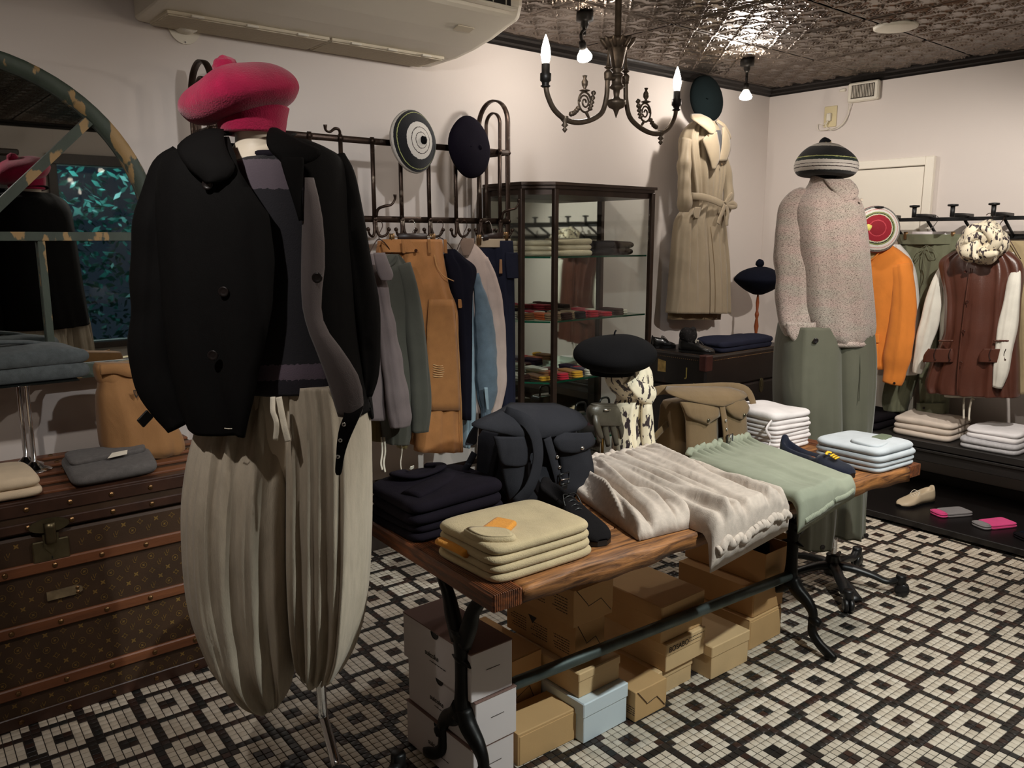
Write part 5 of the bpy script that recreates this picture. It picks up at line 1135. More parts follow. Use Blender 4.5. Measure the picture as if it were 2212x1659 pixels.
# denim shirt under a navy vest
DEN = cloth('chambray', (96, 112, 124), .9, var=.16, vs=30, bump=.5); DEN2 = cloth('pale_chambray', (136, 156, 166), .9)
g = thing('chambray_shirt', 'blue chambray shirt hanging under a navy vest', 'shirt', at_y(1035, 905, 2.90))
sil('body', [(541, 955, 985, .025), (575, 962, 1012, .035), (660, 980, 1020, .04), (800, 992, 1022, .04), (900, 998, 1022, .04), (966, 998, 1010, .03)], PY(2.93), .035, DEN2, g, n=4, amp=.005, seed=75)
sleeve('sleeve', [(1020, 592, 10, .02), (1030, 640, 18, .025), (1038, 700, 24, .03), (1042, 770, 28, .03), (1044, 830, 26, .03), (1043, 870, 19, .03), (1041, 886, 13, .03), (1042, 904, 12, .03)], PY(2.90), DEN, g, seed=76, wr=.007, freq=50)
patch('cuff_placket', [(832, 1024, 1031), (860, 1027, 1033), (880, 1030, 1034)], PY(2.90), DEN2, g, out=.075)
NVV = cloth('navy_black_felt', (24, 23, 32), .95)
v_ = thing('navy_vest', 'dark navy vest hanging in front of the chambray shirt', 'vest', at_y(995, 905, 2.88))
sil('body', [(538, 970, 980, .02), (556, 960, 1000, .03), (582, 966, 1026, .035), (640, 978, 1016, .04), (740, 990, 1014, .04), (905, 992, 1012, .04)], PY(2.885), .035, NVV, v_, n=3, amp=.004, seed=77)
wire_hanger('thin wire hanger holding the chambray shirt', (950, 478), (930, 548), (985, 548), PY(2.94))
# brown carpenter trousers
BRN = cloth('caramel_canvas', (170, 116, 68), .85, var=.14, vs=18, bump=.5); BRN2 = cloth('caramel_canvas_patch', (156, 106, 60), .85, var=.14, vs=18, bump=.5)
g = thing('carpenter_trousers', 'caramel canvas carpenter trousers with ripped knee on a clip hanger', 'trousers', at_y(940, 972, 2.90))
sil('leg', [(520, 818, 900, .04), (560, 815, 905, .045), (650, 830, 915, .05), (760, 855, 930, .05), (880, 880, 950, .05), (960, 890, 955, .05)], PY(2.93), .045, BRN, g, n=4, amp=.008, seed=78, nr=40, nt=48, wr=.003)
sil('leg', [(519, 860, 952, .04), (560, 868, 956, .045), (620, 880, 966, .05), (670, 888, 983, .05), (760, 896, 987, .052), (880, 897, 994, .052), (974, 897, 996, .05)], PY(2.90), .05, BRN, g, n=4, amp=.009, seed=79, nr=50, nt=56, wr=.004)
patch('knee_patch', [(645, 910, 962), (720, 906, 970), (800, 908, 974), (882, 914, 978)], PY(2.90), BRN2, g, out=.056, bulge=.004, thick=.004)
patch('waistband', [(517, 822, 950), (530, 820, 952), (545, 822, 954)], PY(2.91), BRN, g, outs=[.012, .016, .022], bulge=.032, thick=.003)
tube('pocket_seam', [tuple(at_y(x, y, 2.90) + ddir(PY(0)) * .062) for x, y in ((920, 550), (926, 575), (940, 595), (962, 606))], .0022, cloth('seam_caramel', (196, 146, 92)), g, 6, sub=14)
for x in (972, 976): tube('side_seam', [tuple(at_y(x + dx, y, 2.90) + ddir(PY(0)) * .05) for y, dx in ((670, -6), (760, 0), (870, 6), (972, 9))], .0014, cloth('seam_caramel', (196, 146, 92)), g, 5, sub=12)
mb = MB()
for k in range(6): mb.add(*tube_vf(cat([at_y(918, 784 + k * 5, 2.9) + ddir(PY(0)) * .062, at_y(930, 787 + k * 4.6, 2.9) + ddir(PY(0)) * .066, at_y(943 - abs(k - 2.5) * 1.6, 786 + k * 4.6, 2.9) + ddir(PY(0)) * .061], 8), .0018, 5))
mb.build('frayed_rip', cloth('frayed_threads', (196, 158, 110)), g)
patch('hammer_loop', [(645, 975, 981), (656, 975, 984), (664, 976, 982)], PY(2.9), BRN2, g, out=.05)
button(g, (880, 541), PY(2.9), .064, .007, M('copper_rivet', (70, 40, 30), .35, .7)); 
for x in (850, 905, 940): patch('belt_loop', [(517, x, x + 6), (547, x + 2, x + 8)], PY(2.9), BRN2, g, out=.062, thick=.003)
clip_hanger('dark clip hanger holding the caramel trousers', (838, 512), (926, 512), (880, 478), PY(2.92), .03)
# olive sweatshirt
DGS = cloth('dark_olive_jersey', (70, 70, 62), .92)
g = thing('olive_sweatshirt', 'faded dark olive sweatshirt hanging in front of the caramel trousers', 'sweatshirt', at_y(860, 958, 2.84))
sil('body', [(549, 838, 858, .02), (566, 800, 872, .035), (600, 790, 884, .05), (700, 795, 894, .055), (820, 812, 900, .055), (925, 830, 884, .05), (958, 834, 878, .045)], PY(2.85), .05, DGS, g, n=5, amp=.009, seed=81, nr=46)
sleeve('sleeve', [(868, 570, 18, .01), (880, 630, 22, .02), (888, 720, 24, .03), (896, 810, 25, .03), (899, 880, 24, .03), (898, 930, 22, .03)], PY(2.83), DGS, g, seed=82, wr=.006)
tube('neckband', [tuple(at_y(x, y, 2.83) + ddir(PY(0)) * .02) for x, y in ((800, 556), (812, 570), (828, 576), (843, 568), (852, 552))], .007, DGS, g, 8, sub=18)
wire_hanger('brown wire hanger holding the olive sweatshirt', (818, 478), (796, 552), (850, 552), PY(2.88))
# grey-mauve coat half hidden by the mannequin, khaki trousers behind it
MVC = cloth('mauve_grey_cotton', (104, 93, 92), .85)
g = thing('mauve_coat', 'grey mauve coat with caped shoulder at the left of the rack', 'coat', at_y(830, 920, 2.78))
sil('body', [(548, 770, 805, .03), (600, 765, 818, .05), (700, 765, 825, .055), (820, 765, 828, .055), (905, 768, 826, .05)], PY(2.80), .05, MVC, g, n=4, amp=.008, seed=83)
sleeve('sleeve', [(806, 585, 14, .03), (816, 650, 17, .04), (828, 740, 20, .045), (838, 820, 24, .05), (848, 885, 29, .05), (850, 916, 24, .05)], PY(2.78), MVC, g, seed=84, wr=.006)
patch('shoulder_cape', [(545, 782, 806), (570, 786, 816), (592, 792, 824), (604, 798, 820)], PY(2.78), MVC, g, out=.085, bulge=.012)
KHK = cloth('khaki_linen', (120, 104, 66), .9)
g = thing('khaki_trousers', 'khaki drawstring trousers hanging behind the olive sweatshirt', 'trousers', at_y(820, 952, 2.90))
sil('body', [(600, 790, 836, .03), (800, 792, 838, .035), (935, 798, 838, .035), (952, 800, 836, .035)], PY(2.92), .03, KHK, g, n=4, amp=.005, seed=86, nr=30)
sil('leg', [(700, 850, 872, .03), (900, 858, 876, .03), (968, 862, 875, .03)], PY(2.95), .03, KHK, g, n=3, amp=.004, seed=87, nr=20)
for x, l in ((812, 1010), (818, 1015), (854, 1020)): ribbon('drawstring', [(x, 940), (x + 2, 970), (x - 1, 995), (x + 2, l)], .008 if x < 850 else .004, PY(2.89), TAPE, g, out=.045)
# hats on the rack
SIDE = np.array([.22, -1, .06]); SIDE /= np.linalg.norm(SIDE)
g = thing('striped_tam', 'black knitted tam with cream flower centre hung on the coat rack', 'tam hat', at_y(893, 370, 2.97))
TAM2 = stripes('flower_tam_knit', [(14, 15, 17), (196, 188, 178), (70, 58, 52), (198, 190, 180), (11, 12, 16), (170, 174, 110), (11, 12, 16), (208, 202, 194), (70, 62, 56), (208, 202, 194), (70, 62, 56), (204, 198, 190)], [0, .20, .40, .415, .50, .575, .59, .735, .80, .812, .87, .882])
puff('crown', at_y(893, 306, 2.975), .128, .050, SIDE, TAM2, g, wr=.004, seed=9, low=.6, bands=True); pompom('pompom', at_y(914, 303, 2.93), .017, cloth('black_wool', (18, 18, 20)), g)
AUB = cloth('aubergine_felt', (18, 14, 24), .95, crease=.05)
g = thing('aubergine_beret', 'plain dark aubergine beret hung on the coat rack', 'beret', at_y(1015, 384, 2.97))
puff('crown', at_y(1015, 318, 2.975), .132, .045, SIDE, AUB, g, wr=.004, seed=10, low=.6); tube('stalk', [tuple(at_y(1016, 318, 2.935)), tuple(at_y(1018, 316, 2.925))], .003, AUB, g, 6); pompom('tuft', at_y(1036, 318, 2.945), .012, AUB, g)
# ================================================================ trench coat, green beret
TRC = cloth('khaki_gabardine', (148, 133, 110), .6, var=.05, sheen=.2, bump=.12); TRD = cloth('trench_lining', (70, 70, 72))
P_ = PY(3.17)
g = thing('trench_coat', 'long belted khaki trench coat hanging on the left wall near the corner', 'trench coat', at_y(1505, 690, 3.17))
sil('body', [(262, 1496, 1540, .03), (282, 1478, 1548, .045), (310, 1470, 1553, .055), (370, 1474, 1556, .06), (425, 1482, 1549, .055), (445, 1482, 1550, .055), (480, 1462, 1553, .065), (560, 1454, 1561, .075), (640, 1448, 1565, .08), (676, 1444, 1567, .08)], P_, .06, TRC, g, n=9, amp=.018, seed=91, nr=70, nt=120, p=2.8, ramp=(.5, 1.4), wr=.002, drift=.1, wsc=.7)
sil('inner_hem', [(640, 1452, 1556, .05), (690, 1445, 1552, .05)], PY(3.2), .05, cloth('trench_inner', (120, 100, 74)), g, n=7, amp=.012, seed=92, nr=16)
sleeve('sleeve', [(1474, 302, 12, .03), (1466, 350, 15, .04), (1463, 400, 17, .05), (1461, 440, 17, .06), (1460, 458, 13, .06)], P_, TRC, g, seed=93, wr=.007, freq=45)
sleeve('sleeve', [(1550, 315, 9, .02), (1560, 360, 11, .03), (1566, 410, 13, .03), (1560, 445, 13, .04), (1552, 462, 10, .04)], P_, TRC, g, seed=94, wr=.007, freq=45)
patch('collar', [(248, 1480, 1502), (258, 1472, 1512), (270, 1482, 1518), (284, 1498, 1520), (292, 1506, 1514)], P_, TRC, g, outs=[.04, .07, .085, .09, .09], bulge=.01)
patch('lapel', [(288, 1517, 1523), (302, 1493, 1526), (325, 1500, 1530), (350, 1509, 1528), (368, 1513, 1519)], P_, TRC, g, out=.085, bulge=.008)
patch('lapel', [(278, 1536, 1542), (300, 1536, 1552), (325, 1534, 1554), (350, 1528, 1546)], P_, TRC, g, out=.08, bulge=.008)
patch('inside', [(284, 1521, 1534), (310, 1524, 1537), (332, 1530, 1535)], P_, TRD, g, out=.075)
ribbon('collar_strap', [(1534, 262), (1544, 274), (1554, 290), (1561, 300)], .022, P_, TRC, g, outs=[.05, .07, .07, .06])
ribbon('belt', [(1479, 424), (1495, 427), (1515, 434), (1535, 443), (1552, 438)], .042, P_, TRC, g, outs=[.05, .085, .095, .10, .06], thick=.003)
for pts in (((1535, 441), (1546, 430), (1548, 422), (1541, 430), (1535, 441)), ((1536, 442), (1550, 440), (1558, 446), (1548, 448), (1536, 443)), ((1534, 443), (1528, 460), (1522, 474), (1519, 484)), ((1537, 444), (1540, 462), (1538, 476), (1538, 488))): ribbon('belt_bow', pts, .030, P_, TRC, g, out=.11, thick=.003)
patch('pocket_flap', [(448, 1478, 1490), (462, 1474, 1488), (472, 1478, 1486)], P_, TRC, g, out=.08)
for p in ((1532, 357), (1503, 296)): button(g, p, P_, .092, .006, M('horn_button', (112, 90, 64), .4))
tube('front_edge', [tuple(at_y(x, y, 3.17) - np.array([0, o_, 0])) for x, y, o_ in ((1511, 490, .082), (1513, 560, .10), (1514, 620, .108), (1513, 672, .11))], .0025, cloth('trench_inner', (120, 100, 74)), g, 6, sub=16)
wire_hanger('wooden-necked hanger hook holding the trench coat', (1521, 252), (1490, 280), (1548, 285), PY(3.2))
GRN = cloth('bottle_green_felt', (10, 17, 18), .95, crease=.05)
g = thing('green_beret', 'dark bottle green beret on a wall hook above the trench coat', 'beret', at_y(1527, 262, 3.2))
puff('crown', at_y(1527, 214, 3.20), .138, .05, np.array([-.1, -1, .12]) / 1.02, GRN, g, wr=.004, seed=11, low=.6); tube('stalk', [tuple(at_y(1529, 214, 3.152)), tuple(at_y(1530, 213, 3.142))], .003, GRN, g, 6)
# knitted tam on a turned stand, on the black trunk
hk = at_y(1637, 640, 3.02)
g = thing('hat_stand', 'slim turned wooden hat stand on the black trunk', 'hat stand', (hk[0], hk[1], BZ1))
WRED = M('turned_cherry_wood', (138, 70, 36), .35, var=.2, vs=20, stretch=(1, 1, .2))
lathe('spindle', [(0, 0), (.06, 0), (.06, .008), (.02, .018), (.011, .03), (.009, .06), (.015, .10), (.008, .15), (.013, .17), (.013, .18), (.007, .20), (.011, .25), (.006, .30), (.02, .315), (.05, .34), (.055, .38), (.03, .43), (0, .44)], (hk[0], hk[1], BZ1), WRED, g, 20)
g = thing('navy_tam', 'navy cable knit tam with pompom on the wooden hat stand', 'tam hat', (hk[0], hk[1], 1.13))
NVK = cloth('navy_cable_knit', (15, 17, 27), .95, bump=1.0, bs=120)
puff('crown', (hk[0], hk[1], 1.215), .155, .10, (.05, 0, 1), NVK, g, wr=.006, seed=12, prof=[(.12, -.9), (.25, -.85), (.55, -.62), (.85, -.25), (1.0, 0), (.96, .22), (.78, .52), (.5, .78), (.25, .90), (.08, .92), (0, .92)]); pompom('pompom', (hk[0] + .004, hk[1], 1.325), .026, NVK, g)
# ================================================================ garments on the right wall rail
PX = lambda x: ('x', x)
GTR = cloth('sage_cotton', (108, 110, 88), .88); 
g = thing('sage_trousers', 'sage green drawstring trousers on a clip hanger under the wall rail', 'trousers', at_x(2000, 890, 4.84))
sil('leg', [(508, 1938, 2015, .04), (545, 1944, 2018, .045), (620, 1958, 2018, .05), (720, 1945, 2010, .05), (810, 1918, 1985, .05), (860, 1908, 1966, .05), (888, 1912, 1958, .045)], PX(4.86), .05, GTR, g, n=5, amp=.010, seed=101)
sil('leg', [(510, 2002, 2087, .04), (545, 1996, 2080, .045), (620, 1988, 2066, .05), (720, 1986, 2058, .05), (810, 1986, 2052, .05), (892, 1988, 2048, .045)], PX(4.84), .05, GTR, g, n=5, amp=.010, seed=102)
patch('waistband', [(506, 1942, 2086), (516, 1940, 2088), (528, 1942, 2086)], PX(4.84), GTR, g, out=.01, bulge=.045, wr=.003)
patch('hem_cuff', [(868, 1988, 2049), (891, 1988, 2048)], PX(4.84), GTR, g, out=.05, bulge=.01); button(g, (2006, 878), PX(4.84), .064, .007)
for pts in (((2013, 530), (1998, 540), (1992, 558), (2000, 555), (2012, 534)), ((2014, 530), (2030, 540), (2036, 555), (2024, 556), (2014, 534)), ((2013, 532), (2006, 560), (2012, 590), (2005, 614)), ((2014, 532), (1996, 552), (1990, 570))):
    tube('drawstring', [tuple(at_x(x, y, 4.84) + ddir(PX(0)) * .07) for x, y in pts], .002, GTR, g, 6, sub=18)
clip_hanger('clip hanger with white bar holding the sage trousers', (1960, 506), (2062, 506), (2024, 468), PX(4.83), .02, bar=WCARD)
WSH = cloth('white_poplin', (216, 212, 206), .85)
g = thing('white_shirt', 'white shirt hanging behind the orange jacket', 'shirt', at_x(1970, 808, 4.79))
sil('body', [(528, 1925, 1944, .02), (556, 1915, 1966, .03), (600, 1912, 1980, .04), (700, 1912, 1988, .045), (790, 1900, 1990, .045), (810, 1896, 1980, .04)], PX(4.79), .04, WSH, g, n=4, amp=.006, seed=103)
wire_hanger('wire hanger holding the white shirt', (1925, 468), (1905, 545), (1950, 545), PX(4.79))
ORG = cloth('tangerine_twill', (222, 132, 52), .85, var=.06, bump=.25)
P_ = PX(4.69)
g = thing('orange_jacket', 'bright orange collarless jacket hanging behind the sweater mannequin', 'jacket', at_x(1900, 830, 4.69))
sil('body', [(528, 1866, 1924, .03), (545, 1850, 1948, .05), (565, 1840, 1968, .06), (600, 1838, 1970, .07), (660, 1838, 1960, .075), (730, 1840, 1945, .075), (796, 1842, 1935, .075)], P_, .06, ORG, g, n=4, amp=.008, seed=104, nr=40)
sleeve('sleeve', [(1950, 572, 20, .02), (1957, 620, 23, .03), (1958, 690, 25, .04), (1951, 750, 26, .05), (1942, 800, 22, .05), (1936, 826, 17, .05)], P_, ORG, g, seed=105, wr=.006)
patch('neck_lining', [(532, 1862, 1916), (545, 1862, 1908), (560, 1864, 1894), (567, 1866, 1880)], P_, cloth('beige_lining', (176, 150, 104)), g, out=.07, bulge=.006)
tube('neck_edge', [tuple(at_x(x, y, 4.69) + ddir(P_) * o_) for x, y, o_ in ((1866, 572, .082), (1880, 568, .084), (1898, 560, .08), (1912, 545, .07), (1921, 530, .05))], .004, ORG, g, 8, sub=18)
for p in ((1876, 585), (1873, 612), (1871, 640)): button(g, p, P_, .084, .009)
patch('pocket_flap', [(720, 1878, 1915), (738, 1879, 1915)], P_, ORG, g, out=.086, bulge=.005, thick=.004); patch('pocket', [(740, 1880, 1912), (792, 1882, 1912)], P_, ORG, g, out=.082, bulge=.004, thick=.003)
button(g, (1948, 824), P_, .09, .007)
CTAM = stripes('colour_tam_knit', [(110, 22, 34), (165, 30, 46), (40, 38, 38), (140, 138, 130), (44, 42, 42), (220, 214, 206), (200, 110, 104), (222, 216, 208), (130, 140, 84), (34, 36, 34), (206, 200, 170), (150, 22, 40), (196, 70, 80), (140, 20, 36)], [0, .26, .46, .49, .535, .555, .61, .622, .675, .70, .715, .735, .83, .845])
g = thing('colourful_tam', 'red, white and grey ringed knitted tam above the orange jacket', 'tam hat', at_x(1893, 542, 4.62))
ax_ = np.array([-.72, -.60, .10]); ax_ /= np.linalg.norm(ax_)
puff('crown', at_x(1891, 495, 4.60), .132, .055, ax_, CTAM, g, wr=.004, seed=14, low=.6, bands=True); pompom('pompom', at_x(1876, 492, 4.54), .021, M('yellow_white_pompom', (232, 220, 120), .95, col2=(90, 80, 120), c2=(.58, .62), c2s=14, bump=.9, bs=200), g)
LEA = M('chestnut_leather', (84, 48, 37), .36, var=.16, vs=9, bump=.25, bs=180, coat=.1)
P_ = PX(4.68)
g = thing('leather_vest', 'chestnut brown leather vest with flap pockets under the wall rail', 'vest', at_x(2100, 850, 4.68))
sil('body', [(534, 2082, 2168, .03), (548, 2050, 2190, .05), (566, 2030, 2207, .06), (594, 2033, 2212, .07), (640, 2042, 2206, .075), (700, 2042, 2202, .08), (727, 2038, 2200, .082), (780, 2014, 2202, .085), (826, 2000, 2202, .09), (846, 2004, 2202, .09)], P_, .07, LEA, g, n=8, amp=.022, wsc=.8, seed=106, nr=64, nt=80, wr=.003, droop=lambda c, t, s: -.03 * t * (c + 1) / 2)
tube('front_edge', [tuple(at_x(x, y, 4.68) + ddir(P_) * o_) for x, y, o_ in ((2110, 578, .082), (2103, 640, .092), (2094, 720, .098), (2088, 790, .105), (2085, 846, .105))], .004, LEA, g, 8, sub=20)
for p in ((2103, 586), (2107, 650), (2099, 713), (2093, 780)): button(g, p, P_, .104, .009, M('brown_button', (60, 30, 22), .3))
for x0 in (2010, 2128):
    f_ = patch('pocket_flap', [(750, x0 + 12, x0 + 64), (764, x0 + 2, x0 + 66), (779, x0, x0 + 64)], P_, LEA, g, out=.092, bulge=.01, thick=.004)
    for dx in (28, 60):
        ribbon('pocket_loop', [(x0 + dx + 2, 750), (x0 + dx - 2, 762), (x0 + dx, 774)], .004, P_, M('dark_thong', (40, 22, 18), .5), f_, out=.106); button(f_, (x0 + dx, 773), P_, .106, .005, M('brown_button', (60, 30, 22), .3))
    tube('waist_cinch', [tuple(at_x(x0 + 36 + dx, 733, 4.68) + ddir(P_) * (.10 + .003 * math.sin(dx))) for dx in np.linspace(0, 30, 14)], .005, LEA, g, 8)
WJS = cloth('white_jersey', (224, 220, 208), .9)
g = thing('white_sweatshirt', 'white long-sleeved top hanging under the leather vest', 'top', at_x(2090, 850, 4.72))
sil('body', [(545, 2060, 2190, .03), (600, 2036, 2206, .04), (780, 2030, 2196, .045), (850, 2040, 2190, .05), (856, 2044, 2186, .05)], PX(4.72), .04, WJS, g, n=5, amp=.006, seed=107)
sleeve('sleeve', [(2037, 572, 4, .0), (2030, 605, 10, .02), (2022, 650, 15, .03), (2011, 710, 17, .04), (2000, 760, 13, .05), (1993, 788, 10, .05), (1990, 804, 8, .05)], PX(4.72), WJS, g, seed=108, wr=.005)
sleeve('sleeve', [(2206, 572, 5, .04), (2204, 605, 11, .07), (2198, 660, 15, .09), (2190, 730, 16, .11), (2182, 790, 13, .12), (2173, 832, 9, .12)], PX(4.72), WJS, g, seed=109, wr=.005)
for pts in (((2092, 850), (2090, 870), (2090, 902)), ((2105, 850), (2112, 862), (2108, 858), (2103, 880), (2101, 906))): ribbon('hem_tie', pts, .010, PX(4.70), TAPE, g, out=.05)
wire_hanger('wire hanger under the leopard scarf', (2137, 462), (2075, 545), (2170, 545), PX(4.71)); wire_hanger('second wire hanger beside the leopard scarf', (2163, 462), (2110, 540), (2205, 560), PX(4.76))
LEOP = M('feather_print_silk', (226, 214, 188), .55, sheen=.1, col2=(52, 40, 44), c2=(.545, .565), c2s=34, stretch=(1.8, 1.8, .75), bump=.1, bs=100)
g = thing('printed_scarf', 'cream feather-print scarf bundled in the neck of the leather vest', 'scarf', at_x(2122, 570, 4.62))
puff('bundle', at_x(2124, 525, 4.60), .115, .11, ax_, LEOP, g, wr=.022, seed=15, low=.6, freq=30)
for k in range(5):
    a = k * 1.25; c0 = at_x(2124, 525, 4.50)
    e1 = np.array([0, 1, 0]); e2 = np.array([0, 0, 1])
    tube('fold', [tuple(c0 + e1 * .09 * math.cos(a + q) * rr_ + e2 * .09 * math.sin(a + q) * rr_ + np.array([.02 * q, 0, 0])) for q, rr_ in ((0, .95), (.5, .7), (1.1, .5), (1.8, .6), (2.4, .95))], [.012, .022, .024, .022, .012], LEOP, g, 10, sub=20)
BGC = cloth('beige_wool', (168, 150, 116), .9)
g = thing('beige_coat', 'beige coat at the right edge, behind the leather vest', 'coat', at_x(2215, 850, 4.80))
sil('body', [(520, 2168, 2215, .03), (545, 2172, 2240, .04), (640, 2190, 2262, .05), (760, 2200, 2262, .05), (850, 2202, 2262, .05)], PX(4.82), .045, BGC, g, n=4, amp=.006, seed=110)
g = thing('white_blouse', 'white garment with pointed shoulder at the right edge of the rail', 'shirt', at_x(2205, 700, 4.86))
sil('body', [(522, 2182, 2240, .03), (560, 2190, 2262, .04), (700, 2205, 2262, .045)], PX(4.87), .04, WSH, g, n=4, amp=.005, seed=111)
# ================================================================ folded goods on the bench and the low shelf
ZS = .3762
BLKC = cloth('black_cotton', (22, 19, 22), .9); BEI = cloth('stone_cotton', (206, 192, 178), .9); WHC = cloth('white_cotton', (222, 218, 218), .9); GRYC = cloth('light_grey_marl', (176, 174, 176), .92, var=.15, vs=60)
G_ = 'folded clothes on the black bench'
folded('folded_trousers', 'black folded trousers at the left end of the bench', [(4.57, 2.20), (4.90, 2.20), (4.90, 2.50), (4.57, 2.50)], ZS, .085, BLKC, 2, 201, G_, wob=.008)
b1 = folded('folded_trousers', 'stone beige folded trousers in the middle of the bench', [(4.60, 1.80), (4.92, 1.80), (4.92, 2.13), (4.60, 2.13)], ZS, .105, BEI, 3, 202, G_, wob=.012, sag=.01)
folded('folded_jersey', 'light grey folded top, lowest of the pile at the right end of the bench', [(4.57, 1.46), (4.90, 1.46), (4.90, 1.75), (4.57, 1.75)], ZS, .055, GRYC, 2, 203, G_, wob=.006)
folded('folded_jersey', 'white folded top, uppermost of the pile at the right end of the bench', [(4.60, 1.47), (4.90, 1.47), (4.90, 1.73), (4.60, 1.73)], ZS + .055, .055, WHC, 2, 204, G_, wob=.01)
def shoe(name, label, heel, toe, z0, mat, sole, laces=True, h=.095, w_=.088, sl=None, grp=None, throat=.46, drop=.55, side=0.):
    """shoe from heel to toe (world xy): sole, upper with open throat, laces"""
    A, B = np.array(heel, float), np.array(toe, float); L_ = np.linalg.norm(B - A); t_ = (B - A) / L_; nn = np.array([-t_[1], t_[0]])
    t = thing(name, label, 'shoe', (*((A + B) / 2), z0), grp)
    prof = [(0, .20, 1.0), (.04, .31, 1.0), (.12, .37, .98), (.25, .36, .93), (.38, .34, .86), (.50, .37, .72), (.62, .43, .58), (.75, .49, .46), (.87, .46, .38), (.95, .34, .30), (1.0, .14, .18)]
    P = cat(np.array(prof), 36); rings = []; inner = []
    th = np.linspace(0, math.pi, 17)
    for u_, hw, hh in P:
        c = A + t_ * L_ * u_; hw *= w_; hh *= h
        r = [np.append(c + nn * hw * 1.0 * (abs(math.cos(a)) ** .55 * np.sign(math.cos(a))) * (1 - .22 * math.sin(a) * (u_ < .5)), z0 + .012 + (hh - .012) * math.sin(a) ** .6) for a in th]
        rings.append(np.array(r))
    R_ = np.array(rings)
    # open the throat: drop the middle of the first sections
    for i, u_ in enumerate(P[:, 0]):
        if u_ < throat:
            k = math.sin(min(1, max(0, u_ - .02) / throat) * math.pi) ** .5
            if side: R_[i, :, 2] = z0 + .012 + (R_[i, :, 2] - z0 - .012) * (1 - side * k)
            for j in range(5, 12): R_[i, j, 2] -= k * h * drop * (1 - abs(j - 8) / 4.2)
    V, Fc = loft(list(R_), False, False); up_ = mk('upper', V, Fc, mat, t); solid(up_, .003, 0)
    so = []
    for u_, hw, hh in cat(np.array(prof), 24): so.append((A + t_ * L_ * u_, hw * w_ * 1.04))
    poly = [np.append(c + nn * q, z0) for c, q in so] + [np.append(c - nn * q, z0) for c, q in so[::-1]]
    V, Fc = prism_vf(poly, (0, 0, .014)); mk('sole', V, Fc, sole, t, smooth=False)
    if laces:
        for k in range(4):
            u_ = throat + .02 + k * .055; c = A + t_ * L_ * u_; hh = np.interp(u_, P[:, 0], P[:, 2]) * h
            tube('lace', [np.append(c + nn * .02, z0 + hh - .006), np.append(c, z0 + hh + .004), np.append(c - nn * .02, z0 + hh - .006)], .0022, sl or BLACKP, t, 6, sub=8)
        c = A + t_ * L_ * throat; hh = np.interp(throat, P[:, 0], P[:, 2]) * h
        for s in (-1, 1): tube('lace_end', [np.append(c, z0 + hh + .004), np.append(c + nn * s * .02 + t_ * .01, z0 + hh + .006), np.append(c + nn * s * .026 + t_ * .035, z0 + hh - .022)], .0018, sl or BLACKP, t, 6, sub=10)
    return t
LW = .0465
shoe('leather_shoe', 'cream perforated leather shoe on the low black shelf', at_z(2012, 1082, LW)[:2], at_z(1942, 1096, LW)[:2], LW, M('cream_leather', (196, 178, 150), .5, var=.05, vs=10), BLACKP, sl=TAPE, h=.09)
def sock_pair(label, a, b, z0, col, tip, w_=.075, grp='folded socks on the low shelf', n=2, nm='folded_socks'):
    """pair of flat folded socks from toe a to cuff b"""
    A, B = np.array(a, float)[:2], np.array(b, float)[:2]; L_ = np.linalg.norm(B - A); t_ = (B - A) / L_; nn = np.array([-t_[1], t_[0]])
    t = thing(nm, label, 'socks', (*((A + B) / 2), z0), grp)
    for k in range(n):
        o_ = nn * .002 * k
        q = lambda s0, s1, w2=w_: [A + t_ * L_ * s0 - nn * w2 / 2 + o_, A + t_ * L_ * s1 - nn * w2 / 2 + o_, A + t_ * L_ * s1 + nn * w2 / 2 + o_, A + t_ * L_ * s0 + nn * w2 / 2 + o_]
        V, Fc = slab_vf(q(.22, 1.0), z0 + k * .011, .011, seed=k + 5, wob=.001, nper=36); mk('sock', V, Fc, col, t)
        V, Fc = slab_vf(q(0, .28, w_ * .96), z0 + k * .011 + .0004, .0112, seed=k + 6, wob=.001, nper=36, power=3); mk('toe', V, Fc, tip, t)
    return t
GS = cloth('grey_sock', (128, 124, 124), .95); PKS = cloth('hot_pink_sock', (214, 70, 128), .95)
sock_pair('grey socks with pink toes folded on the low shelf', at_z(2018, 1114, LW), at_z(2088, 1108, LW), LW, GS, PKS, .10)
sock_pair('bright pink socks with grey toes folded on the low shelf', at_z(2110, 1140, LW), at_z(2182, 1132, LW), LW, PKS, GS, .10)
sock_pair('dark navy socks at the right edge of the low shelf', at_z(2200, 1165, LW), at_z(2262, 1160, LW), LW, NVK, BLKC, .10)
# ================================================================ goods on the table
def tz(z=TZ): return TZ + .0008
Z0 = TZ + .0016
edge_y = lambda x: 1.313 - math.tan(-TA) * (x - 1.035)        # front edge of the table
NVS = cloth('navy_fleece', (24, 20, 27), .95)
folded('folded_sweatshirt', 'dark navy folded sweatshirt, lower of the two on the near table corner', [(1.065, 1.665), (1.39, 1.685), (1.405, 1.93), (1.07, 1.93)], Z0, .046, NVS, 2, 301, 'navy sweatshirts on the table', wob=.003)
g = folded('folded_sweatshirt', 'dark navy folded sweatshirt with collar, upper of the two on the near corner', [(1.06, 1.665), (1.375, 1.68), (1.40, 1.93), (1.07, 1.93)], Z0 + .046, .062, NVS, 2, 302, 'navy sweatshirts on the table', wob=.008, sag=.012)
ZT = Z0 + .112
tube('collar', [(1.19, 1.91, ZT + .006), (1.14, 1.88, ZT + .014), (1.17, 1.82, ZT + .016), (1.25, 1.83, ZT + .02), (1.29, 1.88, ZT + .014), (1.27, 1.92, ZT + .008)], .014, NVS, g, 10, sub=26, flat=(.5, 1.2))
